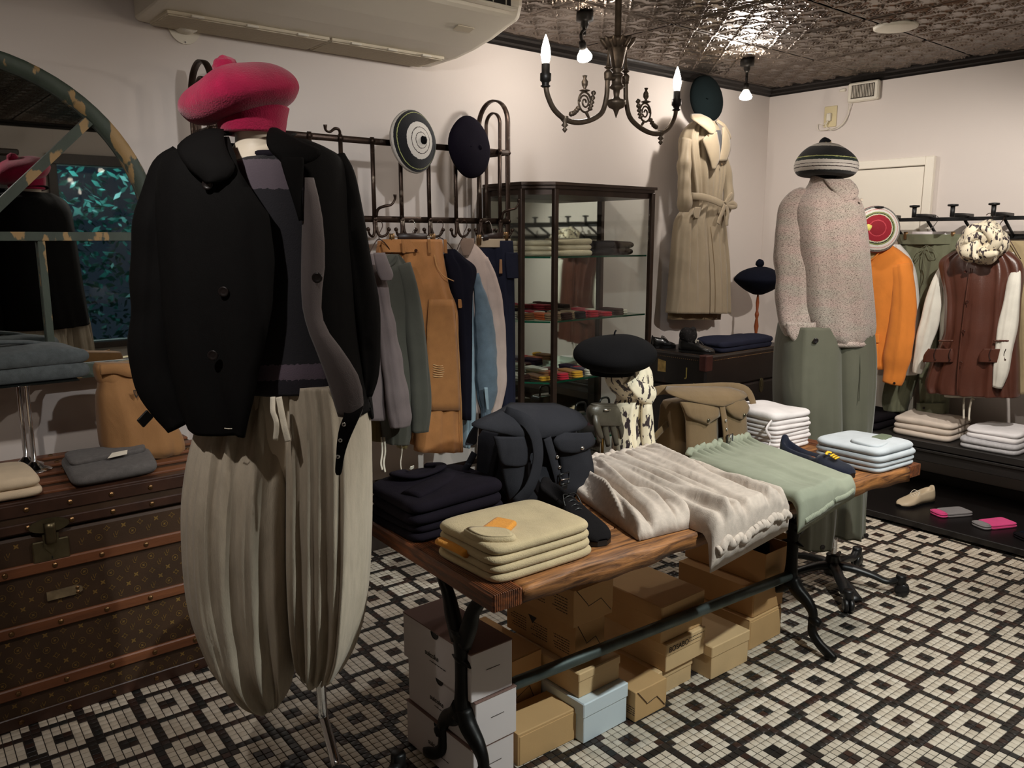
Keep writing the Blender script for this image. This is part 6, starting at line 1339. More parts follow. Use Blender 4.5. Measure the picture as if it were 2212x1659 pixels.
tube('folded_sleeve', [(1.10, 1.74, ZT - .004), (1.17, 1.76, ZT + .002), (1.24, 1.79, ZT + .003), (1.28, 1.83, ZT + .004)], [.03, .032, .03, .024], NVS, g, 12, sub=18, flat=(.35, 1.1))
prism('neck_label', [(1.187, 1.874, ZT + .028), (1.199, 1.874, ZT + .030), (1.201, 1.878, ZT + .022), (1.193, 1.880, ZT + .018), (1.186, 1.878, ZT + .022)], (0, .001, .001), TAPE, g)
# cream knit
CRM = cloth('cream_lambswool', (182, 164, 130), .95, bump=.6, bs=300, crease=.3); MUS = cloth('mustard_rib', (208, 140, 54), .95, bump=.8, bs=200)
q_ = [(1.062, 1.345), (1.38, 1.335), (1.405, 1.60), (1.068, 1.60)]
g = folded('folded_knit', 'cream wool knit with mustard cuffs folded on the near table corner', q_, Z0, .084, CRM, 4, 303, wob=.005, sag=.008, part='fold')
ZT = Z0 + .088
V, Fc = slab_vf([(1.135, 1.395), (1.215, 1.44), (1.195, 1.50), (1.10, 1.455)], ZT - .006, .016, seed=4, wob=.002, nper=40); mk('cuff', V, Fc, MUS, g)
V, Fc = slab_vf([(1.072, 1.40), (1.145, 1.35), (1.17, 1.42), (1.075, 1.50)], ZT - .010, .018, seed=5, wob=.004, nper=40, power=3); mk('folded_sleeve', V, Fc, CRM, g)
tube('rolled_cuff', [(1.066, 1.56, Z0 + .046), (1.068, 1.50, Z0 + .047), (1.070, 1.45, Z0 + .045)], .014, MUS, g, 12, sub=10, flat=(.7, 1))
# black suede shoe
SUE = cloth('black_suede', (24, 22, 23), .95, bump=.5)
shoe('suede_shoe', 'black suede lace-up shoe between the cream knit and the linen trousers', (1.505, 1.665), (1.432, 1.365), Z0, SUE, BLACKP, h=.098, w_=.098, throat=.42)
# ---- satchels
def bag_body(name, quad, z0, h, mat, parent, lean=(0, 0), top=.92):
    Q = np.array(quad); c = Q.mean(0); rings = []
    th = np.linspace(0, 2 * np.pi, 48, endpoint=False); cu, su = np.cos(th), np.sin(th); u = np.sign(cu) * np.abs(cu) ** .3; v = np.sign(su) * np.abs(su) ** .3
    for f in (0, .01, .05, .2, .4, .6, .8, .92, .985, 1.0):
        k = 1 - .06 * (1 - min(1, f / .05)) - (1 - top) * f - (.06 * max(0, f - .92) / .08); a, b = (u + 1) / 2, (v + 1) / 2
        P = np.outer((1 - a) * (1 - b), Q[0]) + np.outer(a * (1 - b), Q[1]) + np.outer(a * b, Q[2]) + np.outer((1 - a) * b, Q[3])
        P = c + (P - c) * np.array([k, k * (1 - .25 * f)]) + np.array(lean) * f
        W = np.column_stack([P, np.full(48, z0 + h * f)]); W += nz(W, 20, 7)[:, None] * np.array([.004, .004, .002]) * min(1, f * 4); rings.append(W)
    V, Fc = loft(rings); return mk(name, V, Fc, mat, parent)
NVB = cloth('charcoal_canvas', (40, 40, 44), .85, bump=.25, crease=.35); BRB = cloth('tobacco_canvas', (104, 84, 58), .85, bump=.25, crease=.35)
RIV = M('nickel', (200, 196, 190), .25, 1); BUCK = M('black_buckle', (26, 26, 27), .3, .3)
pl_ = PY(1.735)
g = thing('navy_satchel', 'charcoal navy canvas satchel with buckle strap on the table', 'satchel', (1.58, 1.80, Z0))
bag_body('body', [(1.425, 1.762), (1.74, 1.712), (1.775, 1.85), (1.41, 1.90)], Z0, .205, NVB, g, lean=(.0, .02))
patch('flap', [(882, 1150, 1246), (892, 1090, 1262), (903, 1040, 1262), (914, 1008, 1258), (924, 1030, 1240), (934, 1075, 1205), (942, 1118, 1165)], pl_, NVB, g, outs=[-.10, -.03, .0, .022, .03, .032, .032], bulge=.006, thick=.004)
patch('gusset_wing', [(912, 1008, 1014), (930, 996, 1012), (950, 988, 1010), (956, 988, 1002)], PY(1.80), NVB, g, out=.04, thick=.004)
patch('pocket', [(940, 1056, 1130), (980, 1064, 1126), (1050, 1078, 1128), (1084, 1090, 1128)], pl_, NVB, g, outs=[.02, .026, .026, .015], bulge=.012, thick=.004)
patch('pocket_flap', [(938, 1052, 1132), (960, 1056, 1130), (985, 1060, 1124), (997, 1066, 1118), (1000, 1078, 1112)], pl_, NVB, g, outs=[.03, .036, .038, .038, .036], bulge=.008, thick=.004)
patch('pocket', [(960, 1190, 1262), (1000, 1198, 1268), (1050, 1200, 1270), (1074, 1204, 1256)], pl_, NVB, g, outs=[.02, .026, .026, .015], bulge=.014, thick=.004)
patch('pocket_flap', [(930, 1196, 1262), (944, 1178, 1266), (956, 1178, 1262), (966, 1184, 1246), (971, 1192, 1234)], pl_, NVB, g, outs=[.03, .038, .04, .04, .038], bulge=.01, thick=.004)
ribbon('buckle_strap', [(1161, 940), (1166, 970), (1176, 1010), (1186, 1050), (1190, 1072)], .030, pl_, NVB, g, outs=[.042, .05, .052, .05, .042], thick=.003)
for p in ((1176, 979), (1181, 1001)): lathe('eyelet', [(.002, 0), (.0024, .002), (.005, .002), (.0056, 0)], at_y(*p, 1.735) + np.array([0, -.056, 0]), RIV, g, 12, axis=(0, -1, 0))
bc = at_y(1188, 1024, 1.735) + np.array([0, -.062, 0])
tube('buckle', [tuple(bc + np.array([dx, 0, dz])) for dx, dz in ((-.018, -.016), (.018, -.016), (.018, .016), (-.018, .016), (-.018, -.016))], .0032, BUCK, g, 8)
tube('buckle_pin', [tuple(bc + np.array([-.016, -.003, 0])), tuple(bc + np.array([.018, -.003, -.002]))], .0022, RIV, g, 6); V, Fc = box_vf(-.012, .012, -.003, .003, -.007, .007, .002); mk('keeper', V + bc + np.array([0, 0, -.026]), Fc, BUCK, g, smooth=False)
lathe('snap', [(.0062, 0), (.005, .003), (0, .004)], at_y(1232, 961, 1.735) + np.array([0, -.052, 0]), RIV, g, 14, axis=(0, -1, 0))
ribbon('shoulder_strap', [(1100, 894), (1118, 904), (1130, 935), (1133, 975), (1126, 1015), (1112, 1048), (1090, 1078)], .040, pl_, NVB, g, outs=[-.02, .035, .055, .06, .06, .06, .05], thick=.003)
ribbon('strap_tail', [(1016, 975), (1004, 998), (990, 1020)], .024, PY(1.85), NVB, g, out=.02, thick=.003)
patch('key_tab', [(1003, 1268, 1282), (1012, 1268, 1296), (1022, 1270, 1298)], PY(1.78), NVB, g, out=.01)
pl_ = PY(1.725)
g = thing('brown_satchel', 'tobacco brown canvas satchel with two flap pockets on the table', 'satchel', (2.38, 1.79, Z0))
bag_body('body', [(2.215, 1.735), (2.555, 1.735), (2.545, 1.855), (2.20, 1.87)], Z0, .20, BRB, g, lean=(0, .01))
patch('flap', [(840, 1470, 1600), (846, 1440, 1606), (854, 1448, 1604), (862, 1468, 1588), (869, 1500, 1565), (874, 1532, 1549)], pl_, BRB, g, outs=[-.06, .0, .02, .03, .034, .034], bulge=.006, thick=.004)
patch('front_panel', [(866, 1462, 1538), (900, 1470, 1540), (960, 1473, 1540), (996, 1478, 1538)], pl_, BRB, g, outs=[.012, .02, .02, .01], bulge=.012, thick=.004)
patch('front_panel', [(866, 1550, 1600), (900, 1552, 1602), (940, 1552, 1604), (966, 1552, 1600), (984, 1552, 1585)], pl_, BRB, g, outs=[.012, .02, .02, .018, .01], bulge=.012, thick=.004)
patch('pocket_flap', [(866, 1458, 1538), (880, 1462, 1540), (896, 1468, 1536), (906, 1490, 1520), (912, 1506, 1512)], pl_, BRB, g, outs=[.022, .032, .036, .036, .034], bulge=.008, thick=.004)
patch('pocket_flap', [(860, 1550, 1596), (876, 1550, 1602), (888, 1556, 1598), (897, 1566, 1590), (901, 1576, 1584)], pl_, BRB, g, outs=[.022, .032, .036, .036, .034], bulge=.008, thick=.004)
ribbon('buckle_strap', [(1541, 872), (1543, 900), (1546, 940), (1544, 980)], .030, pl_, BRB, g, outs=[.036, .042, .044, .036], thick=.003)
for p in ((1544, 904), (1546, 922)): lathe('eyelet', [(.002, 0), (.0024, .002), (.0046, .002), (.005, 0)], at_y(*p, 1.725) + np.array([0, -.048, 0]), RIV, g, 12, axis=(0, -1, 0))
bc = at_y(1549, 943, 1.725) + np.array([0, -.054, 0])
tube('buckle', [tuple(bc + np.array([dx, 0, dz])) for dx, dz in ((-.016, -.017), (.016, -.017), (.016, .017), (-.016, .017), (-.016, -.017))], .003, BUCK, g, 8); tube('buckle_pin', [tuple(bc + np.array([0, -.003, -.016])), tuple(bc + np.array([0, -.003, .016]))], .002, RIV, g, 6)
for p in ((1506, 903), (1584, 892)): lathe('snap', [(.0066, 0), (.005, .003), (0, .004)], at_y(*p, 1.725) + np.array([0, -.048, 0]), M('bronze_snap', (84, 80, 66), .35, .9), g, 14, axis=(0, -1, 0))
ribbon('shoulder_strap', [(1390, 880), (1400, 856), (1420, 842), (1480, 838), (1560, 834), (1598, 840), (1610, 860), (1612, 900), (1606, 940)], .034, PY(1.80), BRB, g, outs=[.0, .0, .01, .02, .02, .02, .03, .04, .03], thick=.003)
ribbon('strap_tail', [(1388, 946), (1402, 944), (1416, 930), (1432, 914)], .026, PY(1.82), BRB, g, out=.02, thick=.003)
# ---- glove on a stand
gx, gy = 1.925, 1.845
g = thing('glove_stand', 'small black glove stand with brass stem on the table', 'stand', (gx, gy, Z0))
lathe('base', [(0, 0), (.036, 0), (.037, .01), (.030, .014), (.031, .022), (.024, .034), (.025, .040), (.018, .048), (.008, .052)], (gx, gy, Z0), M('black_lacquer', (14, 14, 15), .12), g, 24); lathe('stem', [(.006, .05), (.005, .065), (.0055, .10), (.0065, .16), (0, .165)], (gx, gy, Z0), M('brass', (150, 120, 70), .3, 1), g, 12)
GLV = M('olive_black_leather', (62, 57, 47), .4, var=.15, vs=20, bump=.3, bs=160)
g = thing('leather_glove', 'dark olive leather glove hanging fingers-down on the glove stand', 'glove', (gx, gy, .80))
gp = PY(1.84)
sil('palm', [(872, 1282, 1326, .020), (880, 1274, 1332, .026), (892, 1271, 1336, .03), (906, 1273, 1339, .028), (918, 1277, 1342, .022)], gp, .028, GLV, g, n=3, amp=.003, nr=22, nt=36)
for (a, b, c_) in (((1285, 910), (1285, 932), (1291, 954)), ((1301, 912), (1304, 938), (1309, 962)), ((1317, 910), (1322, 936), (1327, 960)), ((1332, 906), (1338, 930), (1341, 952))): sleeve('finger', [(*a, 8.5, .006), ((a[0] + b[0]) / 2, (a[1] + b[1]) / 2, 8.4, .01), (*b, 8.0, .012), (*c_, 5.5, .01)], gp, GLV, g, seg=12, n=12, wr=.001)
sleeve('thumb', [(1278, 895, 8, .02), (1273, 910, 8, .032), (1277, 928, 7.5, .036), (1284, 942, 5, .034)], gp, GLV, g, seg=12, n=12, wr=.001)
tube('cuff_edge', [tuple(p) for p in np.vstack([oval(874, 25, 1304, .022, gp, 24), oval(874, 25, 1304, .022, gp, 24)[:1]])], .003, GLV, g, 6)
tube('wrist_snap', [tuple(at_y(x, 882, 1.84) + np.array([0, -.032, 0])) for x in (1290, 1296, 1302)], .004, RIV, g, 8)
# ---- bust with scarf and black beret
hx_, hy_ = 2.045, 1.85
hs = thing('hat_stand', 'slim chrome hat stand inside the hanging feather-print scarf', 'hat stand', (hx_, hy_, Z0))
lathe('post', [(0, 0), (.05, 0), (.05, .006), (.012, .012), (.008, .02), (.008, .30), (.03, .31), (.05, .34), (.03, .36), (0, .365)], (hx_, hy_, Z0), CHROME, hs, 18)
sp = PY(1.85)
g = thing('feather_scarf', 'cream scarf with dark feather print knotted on the hat stand', 'scarf', (2.08, 1.82, Z0))
sil('wrap', [(782, 1332, 1390, .04), (800, 1320, 1396, .055), (822, 1318, 1396, .06), (845, 1328, 1392, .055), (860, 1342, 1388, .045), (880, 1334, 1384, .045), (930, 1330, 1382, .045), (980, 1330, 1386, .05), (1015, 1332, 1394, .06)], sp, .05, LEOP, g, n=5, amp=.012, seed=311, nr=60, wr=.006)
sleeve('hanging_end', [(1372, 850, 14, .05), (1370, 880, 16, .055), (1372, 930, 18, .055), (1378, 975, 18, .06), (1392, 1002, 14, .06)], sp, LEOP, g, seed=312, wr=.005)
sleeve('knot', [(1330, 815, 14, .05), (1352, 838, 20, .06), (1378, 850, 16, .06)], sp, LEOP, g, seed=313, wr=.005)
def drape(name, quad, mat, parent, h=.03, nu=70, nv=80, ff=6, fa=.012, seed=1, skew=.0, over=0., gather=None, edgep=6, thick=.0, zb=Z0, wr=.003):
    """soft heap of cloth lying on the table: quad = back-left, back-right, front-right, front-left"""
    Q = np.array(quad, float)
    def fn(u, v):
        P = np.outer((1 - u) * (1 - v), Q[0]) + np.outer(u * (1 - v), Q[1]) + np.outer(u * v, Q[2]) + np.outer((1 - u) * v, Q[3])
        e = (1 - np.abs(2 * u - 1) ** edgep) ** .5 * (1 - np.abs(2 * v - 1) ** (edgep * 2)) ** .5
        f = folds(2 * u - 1 + skew * (v - .5), v, ff, seed, .25, .75) * fa
        if gather: f = f + gather[0] * np.cos(2 * np.pi * gather[1] * u + 1.5 * np.sin(7 * u)) * np.exp(-((v - gather[2]) / .12) ** 2)
        z = zb + np.maximum(.002, (h + f)) * e
        P2 = P.copy()
        ey = np.array([edge_y(x) for x in P[:, 0]]); d = np.maximum(0, ey + .008 - P[:, 1])          # past the table edge the cloth hangs down
        P2[:, 1] = np.where(d > 0, ey - .004 - np.minimum(d, .03) - .25 * np.maximum(0, d - .03) - .3 * e * h, P[:, 1]); z = z - np.maximum(0, d - .012) * 1.15
        W = np.column_stack([P2, z]); W[:, 2] += nz(W, 30, seed + 4) * wr * e; return W
    V, Fc = grid_vf(fn, nu, nv); o = mk(name, V, Fc, mat, parent); solid(o, .004, 0); return V.reshape(nv, nu, 3)
pool = [(2.02, 1.875), (2.18, 1.87), (2.21, 1.69), (2.00, 1.70)]
drape('pooled_end', pool, LEOP, g, h=.035, nu=50, nv=50, ff=7, fa=.018, seed=314, wr=.008)
BKF = cloth('black_felt', (16, 15, 16), .95, crease=.08)
g = thing('black_beret', 'large black felt beret on top of the scarf stand', 'beret', (1.97, 1.83, 1.06))
bcn = at_y(1328, 762, 1.83)
puff('crown', bcn, .140, .060, (-.12, -.06, .99), BKF, g, wr=.008, seed=16, low=.75); tube('stalk', [tuple(bcn + [-.005, 0, .055]), tuple(bcn + [-.002, 0, .068]), tuple(bcn + [.004, 0, .074])], .003, BKF, g, 6)
lathe('band', [(.075, .0), (.078, -.03), (.072, -.05)], bcn + np.array([-.01, 0, -.02]), BKF, g, 28)
# ---- linen trousers heaped on the table
LNT = cloth('putty_linen', (190, 176, 164), .92, var=.12, vs=60, bump=.4, crease=.7)
g = thing('linen_trousers', 'putty linen trousers with elastic cuffs heaped over the table edge', 'trousers', (1.82, 1.5, Z0))
drape('leg', [(1.70, 1.80), (2.00, 1.80), (1.86, 1.285), (1.53, 1.33)], LNT, g, h=.055, ff=7, fa=.026, seed=322, skew=.5, gather=(.012, 14, .05), nu=90, nv=90)
R_ = drape('leg', [(1.78, 1.83), (2.11, 1.78), (2.03, 1.20), (1.69, 1.185)], LNT, g, h=.080, ff=8, fa=.028, seed=323, skew=.4, gather=(.010, 16, .0), nu=90, nv=100)
def gathered(name, row, r, mat, par, amp=.0012, k=1.1, lift=0., flat=(1, .8)):
    row = cat(row, 110) + np.array([0, 0, lift]); i = np.arange(110); row[:, 2] += amp * np.sin(i * k); tube(name, row, r * (.95 + .05 * np.sin(i * k + 1) + .03 * np.sin(i * 2.3)), mat, par, 12, flat=flat)
gathered('elastic_cuff', R_[-3, 4:-4], .015, LNT, g, lift=.004); 
gathered('waistband', R_[2, 3:-3], .014, LNT, g, lift=.012, amp=.004)
# ---- green trousers
SGE = cloth('sage_ripstop', (136, 140, 122), .8, bump=.2, crease=.4); SGI = cloth('sage_inside', (84, 88, 66), .9)
g = thing('sage_folded_trousers', 'pale sage trousers with elastic waist lying over the table edge', 'trousers', (2.28, 1.45, Z0))
folded('', '', [(2.02, 1.265), (2.30, 1.235), (2.36, 1.50), (2.06, 1.52)], Z0, .022, SGE, 1, 331, parent=g, part='under_fold')
G2 = drape('leg', [(2.18, 1.70), (2.56, 1.70), (2.37, 1.195), (2.07, 1.17)], SGE, g, h=.034, ff=3, fa=.008, seed=332, gather=(.012, 12, .0), edgep=14, zb=Z0 + .012, nu=80, nv=90)
gathered('waistband', G2[1, 3:-3], .016, SGE, g, lift=.012, amp=.004, k=.9)
gathered('hem_cuff', G2[-2, 6:44], .010, SGE, g, amp=.0, lift=.002); gathered('hem_cuff', G2[-2, 46:-6], .010, SGE, g, amp=.0, lift=.002)
# ---- white tees, blue-grey sweatshirts, slipper
WT = cloth('white_tee', (206, 198, 196), .92)
for k, nm in enumerate(('lowest', 'second from the bottom', 'third from the bottom', 'topmost, with tie cord,')):
    g = folded('folded_tee', 'white folded tee, %s of the pile behind the slipper' % nm, [(2.575, 1.60 + .004 * k), (2.80, 1.585), (2.82, 1.83), (2.60, 1.84)], Z0 + k * .030, .031 if k < 3 else .042, WT, 2, 340 + k, 'white tees on the table', wob=.002 if k < 3 else .010, sag=0 if k < 3 else .01)
ribbon('tie_cord', [(1652, 905), (1640, 925), (1650, 945), (1645, 962)], .012, PY(1.66), WT, g, out=.03)
BGS = cloth('ice_blue_fleece', (178, 182, 186), .95); SGT = cloth('sage_tag', (92, 100, 78), .9)
Q_ = [(2.585, 1.225), (2.83, 1.205), (2.845, 1.46), (2.60, 1.47)]
folded('folded_sweatshirt', 'ice blue folded sweatshirt, lower of the pair at the far table end', Q_, Z0, .034, BGS, 2, 350, 'ice blue sweatshirts on the table', wob=.002)
g = folded('folded_sweatshirt', 'ice blue folded sweatshirt with sage cuff, upper of the pair at the far end', Q_, Z0 + .034, .046, BGS, 2, 351, 'ice blue sweatshirts on the table', wob=.006, sag=.008)
V, Fc = slab_vf([(2.70, 1.27), (2.79, 1.28), (2.79, 1.32), (2.71, 1.32)], Z0 + .082, .012, seed=8, wob=.001, nper=36); mk('cuff', V, Fc, SGT, g)
V, Fc = slab_vf([(2.61, 1.245), (2.72, 1.25), (2.71, 1.34), (2.62, 1.36)], Z0 + .078, .013, seed=9, wob=.003, nper=40, power=3); mk('folded_sleeve', V, Fc, BGS, g)
VEL = cloth('navy_velvet', (20, 24, 38), .9, sheen=.2)
sl_ = shoe('velvet_slipper', 'navy velvet slipper with gold embroidered crest on the table', (2.535, 1.545), (2.490, 1.262), Z0, VEL, BLACKP, laces=False, h=.085, w_=.09, throat=.56, drop=.8, side=.42)
V, Fc = slab_vf([(2.50, 1.40), (2.535, 1.405), (2.555, 1.52), (2.515, 1.525)], Z0 + .024, .006, seed=3, wob=.0, nper=30, power=3); mk('insole', V, Fc, M('tan_leather', (138, 78, 34), .5), sl_)
GLD = M('gold_thread', (226, 178, 40), .5, .3)
mb = MB()
for k in range(5): a = -.9 + k * .45; mb.add(*lathe_vf([(.005, 0), (.004, .003), (0, .004)], (2.500 + .017 * math.sin(a), 1.352 + .006 * math.cos(a), Z0 + .0655 - .004 * abs(a)), 10, axis=(0, -.4, .9)))
for k in range(3): mb.add(*tube_vf([(2.484, 1.340 - k * .008, Z0 + .058 - k * .003), (2.498, 1.338 - k * .008, Z0 + .062 - k * .004), (2.512, 1.340 - k * .008, Z0 + .058 - k * .003)], .0035, 6))
mb.build('gold_crest', GLD, sl_)
# ================================================================ on the monogram trunk
ZU = TZ1 + .0105
CRT = cloth('ecru_cotton', (216, 196, 168), .9)
folded('folded_trousers', 'ecru folded trousers at the left edge of the monogram trunk', [(.16, 2.725), (.425, 2.725), (.415, 2.99), (.16, 3.0)], ZU, .062, CRT, 2, 401, wob=.01, sag=.012)
GRD = cloth('grey_denim', (92, 88, 86), .9, var=.2, vs=70, bump=.6)
g = folded('folded_jeans', 'grey denim garment with pale tag folded on the monogram trunk', [(.505, 2.73), (.765, 2.75), (.81, 3.05), (.53, 3.05)], ZU, .040, GRD, 1, 402, wob=.006)
V, Fc = slab_vf([(.53, 2.87), (.77, 2.90), (.80, 3.03), (.54, 3.04)], ZU + .036, .018, seed=6, wob=.004, nper=48, power=8); mk('waist_fold', V, Fc, GRD, g)
prism('paper_tag', [(.635, 2.855, ZU + .050), (.70, 2.87, ZU + .051), (.71, 2.90, ZU + .058), (.66, 2.895, ZU + .057)], (0, -.002, .001), TAPE, g)
# tan canvas bag
TAN = cloth('tan_canvas', (154, 112, 70), .85, bump=.3, crease=.5)
P_ = PY(3.06)
g = thing('canvas_bag', 'tan canvas roll-top bag with small shield crest on the trunk', 'bag', at_y(300, 978, 3.06))
sil('body', [(800, 208, 318, .05), (830, 212, 322, .07), (860, 208, 340, .09), (900, 210, 368, .10), (940, 214, 390, .105), (965, 218, 394, .105), (980, 228, 384, .09)], P_, .09, TAN, g, n=3, amp=.010, seed=411, nr=50, p=2.6, wr=.004)
sil('rolled_top', [(784, 206, 322, .045), (795, 202, 326, .055), (815, 206, 322, .06), (830, 214, 316, .058)], P_, .05, TAN, g, n=3, amp=.008, seed=412, nr=20, p=3)
ribbon('top_fold', [(206, 794), (240, 792), (275, 800), (310, 792)], .035, P_, TAN, g, out=.065, thick=.004)
cr_ = at_y(277, 842, 3.06) + np.array([0, -.098, 0])
V, Fc = prism_vf([cr_ + np.array([dx, 0, dz]) for dx, dz in ((-.009, .014), (.009, .014), (.008, 0), (0, -.016), (-.008, 0))], (0, -.0012, 0)); cs_ = mk('crest', V, Fc, INK, g, smooth=False)
for dx in (-.004, 0, .004): V, Fc = prism_vf([cr_ + np.array([dx - .001, -.0013, .011]), cr_ + np.array([dx + .001, -.0013, .011]), cr_ + np.array([dx + .001, -.0013, -.006 + abs(dx)]), cr_ + np.array([dx - .001, -.0013, -.006 + abs(dx)])], (0, -.0006, 0)); mk('crest_bar', V, Fc, TAN, cs_, smooth=False)
# glass-topped chrome stand with denim
sx_, sy_ = .475, 3.05
g = thing('display_stand', 'two-legged chrome display stand with dark glass top on the trunk', 'display stand', (sx_, sy_, ZU))
for dx, dy in ((-.01, .085), (0, 0)):
    lg_ = lathe('leg', [(0, 0), (.052, 0), (.052, .004), (.03, .012), (.012, .03), (.008, .034), (.008, .285), (.011, .287), (.011, .297), (0, .298)], (sx_ + dx - .02, sy_ + dy, ZU), CHROME, g, 22)
box('top', (.20, .60, 2.98, 3.19, ZU + .298, ZU + .304), M('smoked_glass', (20, 24, 24), .05), g, .001)
DNM = cloth('slate_denim', (78, 84, 86), .9, var=.25, vs=50, bump=.6)
q_ = [(.20, 2.985), (.655, 2.99), (.60, 3.17), (.20, 3.18)]
g = folded('folded_jeans', 'slate denim trousers folded on the chrome display stand', q_, ZU + .305, .10, DNM, 2, 421, wob=.012, sag=.018)
tube('waistband', [(.25, 3.10, ZU + .425), (.36, 3.06, ZU + .436), (.47, 3.08, ZU + .428), (.55, 3.11, ZU + .41)], .012, DNM, g, 10, sub=20, flat=(.6, 1.3))
# ================================================================ on the black trunk
folded('folded_trousers', 'dark navy folded trousers on the black trunk', [(3.90, 2.815), (4.46, 2.815), (4.52, 3.08), (4.00, 3.08)], BZ1 + .002, .055, NVT, 2, 431, wob=.012, sag=.02)
LBK = M('black_polished_leather', (22, 21, 21), .28, var=.1, vs=12, coat=.2)
shoe('leather_shoe', 'black polished leather shoe on the black trunk corner, holding a rolled sock', (3.80, 3.03), (3.845, 2.82), BZ1 + .002, LBK, BLACKP, h=.085, w_=.085, throat=.5)
shoe('leather_shoe', 'black leather shoe at the back left of the black trunk', (3.80, 3.245), (3.92, 3.16), BZ1 + .002, LBK, BLACKP, h=.075, w_=.08, throat=.4)
g = thing('rolled_socks', 'rolled dark speckled sock tucked into the black leather shoe', 'socks', (3.81, 2.99, .90))
SPK = cloth('speckled_wool', (40, 38, 38), .95, col2=(150, 144, 136), c2=(.66, .68), c2s=160)
lathe('roll', [(0, -.04), (.03, -.04), (.042, -.03), (.044, 0), (.042, .03), (.03, .04), (0, .04)], (3.815, 2.985, .925), SPK, g, 24, axis=(.3, 1, .1)); tube('fold', [(3.80, 2.955, .955), (3.83, 2.96, .962), (3.852, 2.97, .94)], .014, SPK, g, 10, sub=10)
box('label', (3.835, 3.86 - .02, 2.925, 2.95, .875, .90), TAPE, g, .001)
# ================================================================ inside the display case
ZA, ZB_, ZC_, ZD = [z + .0006 for z in SHZ]
TWL = cloth('cream_knit', (206, 192, 164), .95, bump=.8, bs=200); 
G_ = 'knitwear on the top shelf of the display case'
for nm, q_, h, m_, n_, sd in (('cream folded knit at the left of the top case shelf', [(2.60, 2.99), (2.715, 2.935), (2.73, 3.18), (2.60, 3.20)], .075, TWL, 3, 501), ('black folded knit behind the cream ones on the top case shelf', [(2.73, 3.08), (2.86, 3.08), (2.86, 3.24), (2.73, 3.24)], .06, BLKC, 2, 502), ('large cream folded knit in the middle of the top case shelf', [(2.735, 2.93), (2.965, 2.93), (2.965, 3.07), (2.735, 3.07)], .085, TWL, 3, 503), ('black folded knit right of the cream ones on the top case shelf', [(2.975, 2.935), (3.14, 2.935), (3.14, 3.20), (2.975, 3.20)], .075, BLKC, 2, 504), ('dark brown folded knit at the right of the top case shelf', [(3.15, 2.935), (3.29, 2.94), (3.29, 3.18), (3.15, 3.18)], .07, cloth('dark_brown_knit', (48, 36, 34)), 2, 505)):
    folded('folded_knit', nm, q_, ZA, h, m_, n_, sd, G_, wob=.004)
SC_ = {}
def sk(c): return SC_.setdefault(c, cloth('sock_%d_%d_%d' % c, c, .95))
red, blk, tan_, org, brn, cho, mus, rus, plum, ivo, grn = (178, 32, 52), (36, 32, 34), (158, 130, 100), (196, 92, 44), (120, 78, 44), (56, 34, 30), (206, 150, 44), (160, 72, 40), (58, 42, 60), (210, 202, 186), (70, 150, 116)
row2 = [('ivory patterned', 2.64, 3.06, ivo, brn), ('tan and orange', 2.70, 2.965, org, tan_), ('crimson', 2.75, 3.10, red, ivo), ('light tan dotted', 2.80, 2.955, tan_, cho), ('black dotted', 2.86, 3.12, blk, ivo), ('beige with black toe', 2.895, 2.955, tan_, blk), ('scarlet', 2.99, 2.96, red, red), ('rose red', 3.06, 3.05, red, ivo), ('deep red', 3.085, 2.955, (150, 24, 40), red), ('dark chocolate', 3.18, 2.96, cho, cho), ('espresso', 3.25, 3.0, cho, ivo)]
row3 = [('animal print', 2.63, 3.08, ivo, cho), ('caramel', 2.68, 2.985, brn, mus), ('olive brown', 2.74, 3.05, (96, 80, 46), brn), ('rust', 2.775, 2.95, rus, red), ('white', 2.80, 3.13, ivo, ivo), ('mustard toed ochre', 2.875, 2.95, (178, 114, 56), mus), ('maroon', 2.885, 3.08, (96, 40, 36), ivo), ('plum', 2.985, 3.06, plum, red), ('violet grey', 2.975, 2.96, (84, 70, 84), ivo), ('brick red', 3.08, 2.955, rus, red), ('brown', 3.17, 2.97, brn, mus)]
for z, row, nm in ((ZB_, row2, 'second'), (ZC_, row3, 'third')):
    for i, (cn, x, y, c, tp) in enumerate(row):
        n_ = 2 + (i * 7 + len(cn)) % 2
        sock_pair('%s folded socks on the %s shelf of the display case' % (cn, nm), (x, y - .03), (x + .012, y + .12), z, sk(c), sk(tp), .062, 'socks in the display case', n=n_)
for k, (x, y) in enumerate(((2.62, 3.02), (2.70, 2.96), (2.79, 2.955))):
    t = thing('sock_box', 'small white tray box, %s on the bottom case shelf' % ('leftmost', 'middle one', 'rightmost')[k], 'box', (x, y, ZD), 'white trays in the display case')
    for b6 in ((x - .035, x - .032, y - .03, y + .06), (x + .032, x + .035, y - .03, y + .06), (x - .032, x + .032, y - .03, y - .027), (x - .032, x + .032, y + .057, y + .06)): box('side', (*b6, ZD, ZD + .12), BCARD, t, .0008)
    box('bottom', (x - .032, x + .032, y - .027, y + .057, ZD, ZD + .003), BCARD, t, .0008)
    sock_pair(('ivory rolled socks in the leftmost white tray', 'sea green rolled socks in the middle white tray', 'coral rolled socks in the rightmost white tray')[k], (x, y - .022), (x, y + .052), ZD + .085, sk((ivo, grn, (220, 110, 100))[k]), sk((ivo, grn, ivo)[k]), .058, 'socks in the display case', n=4)
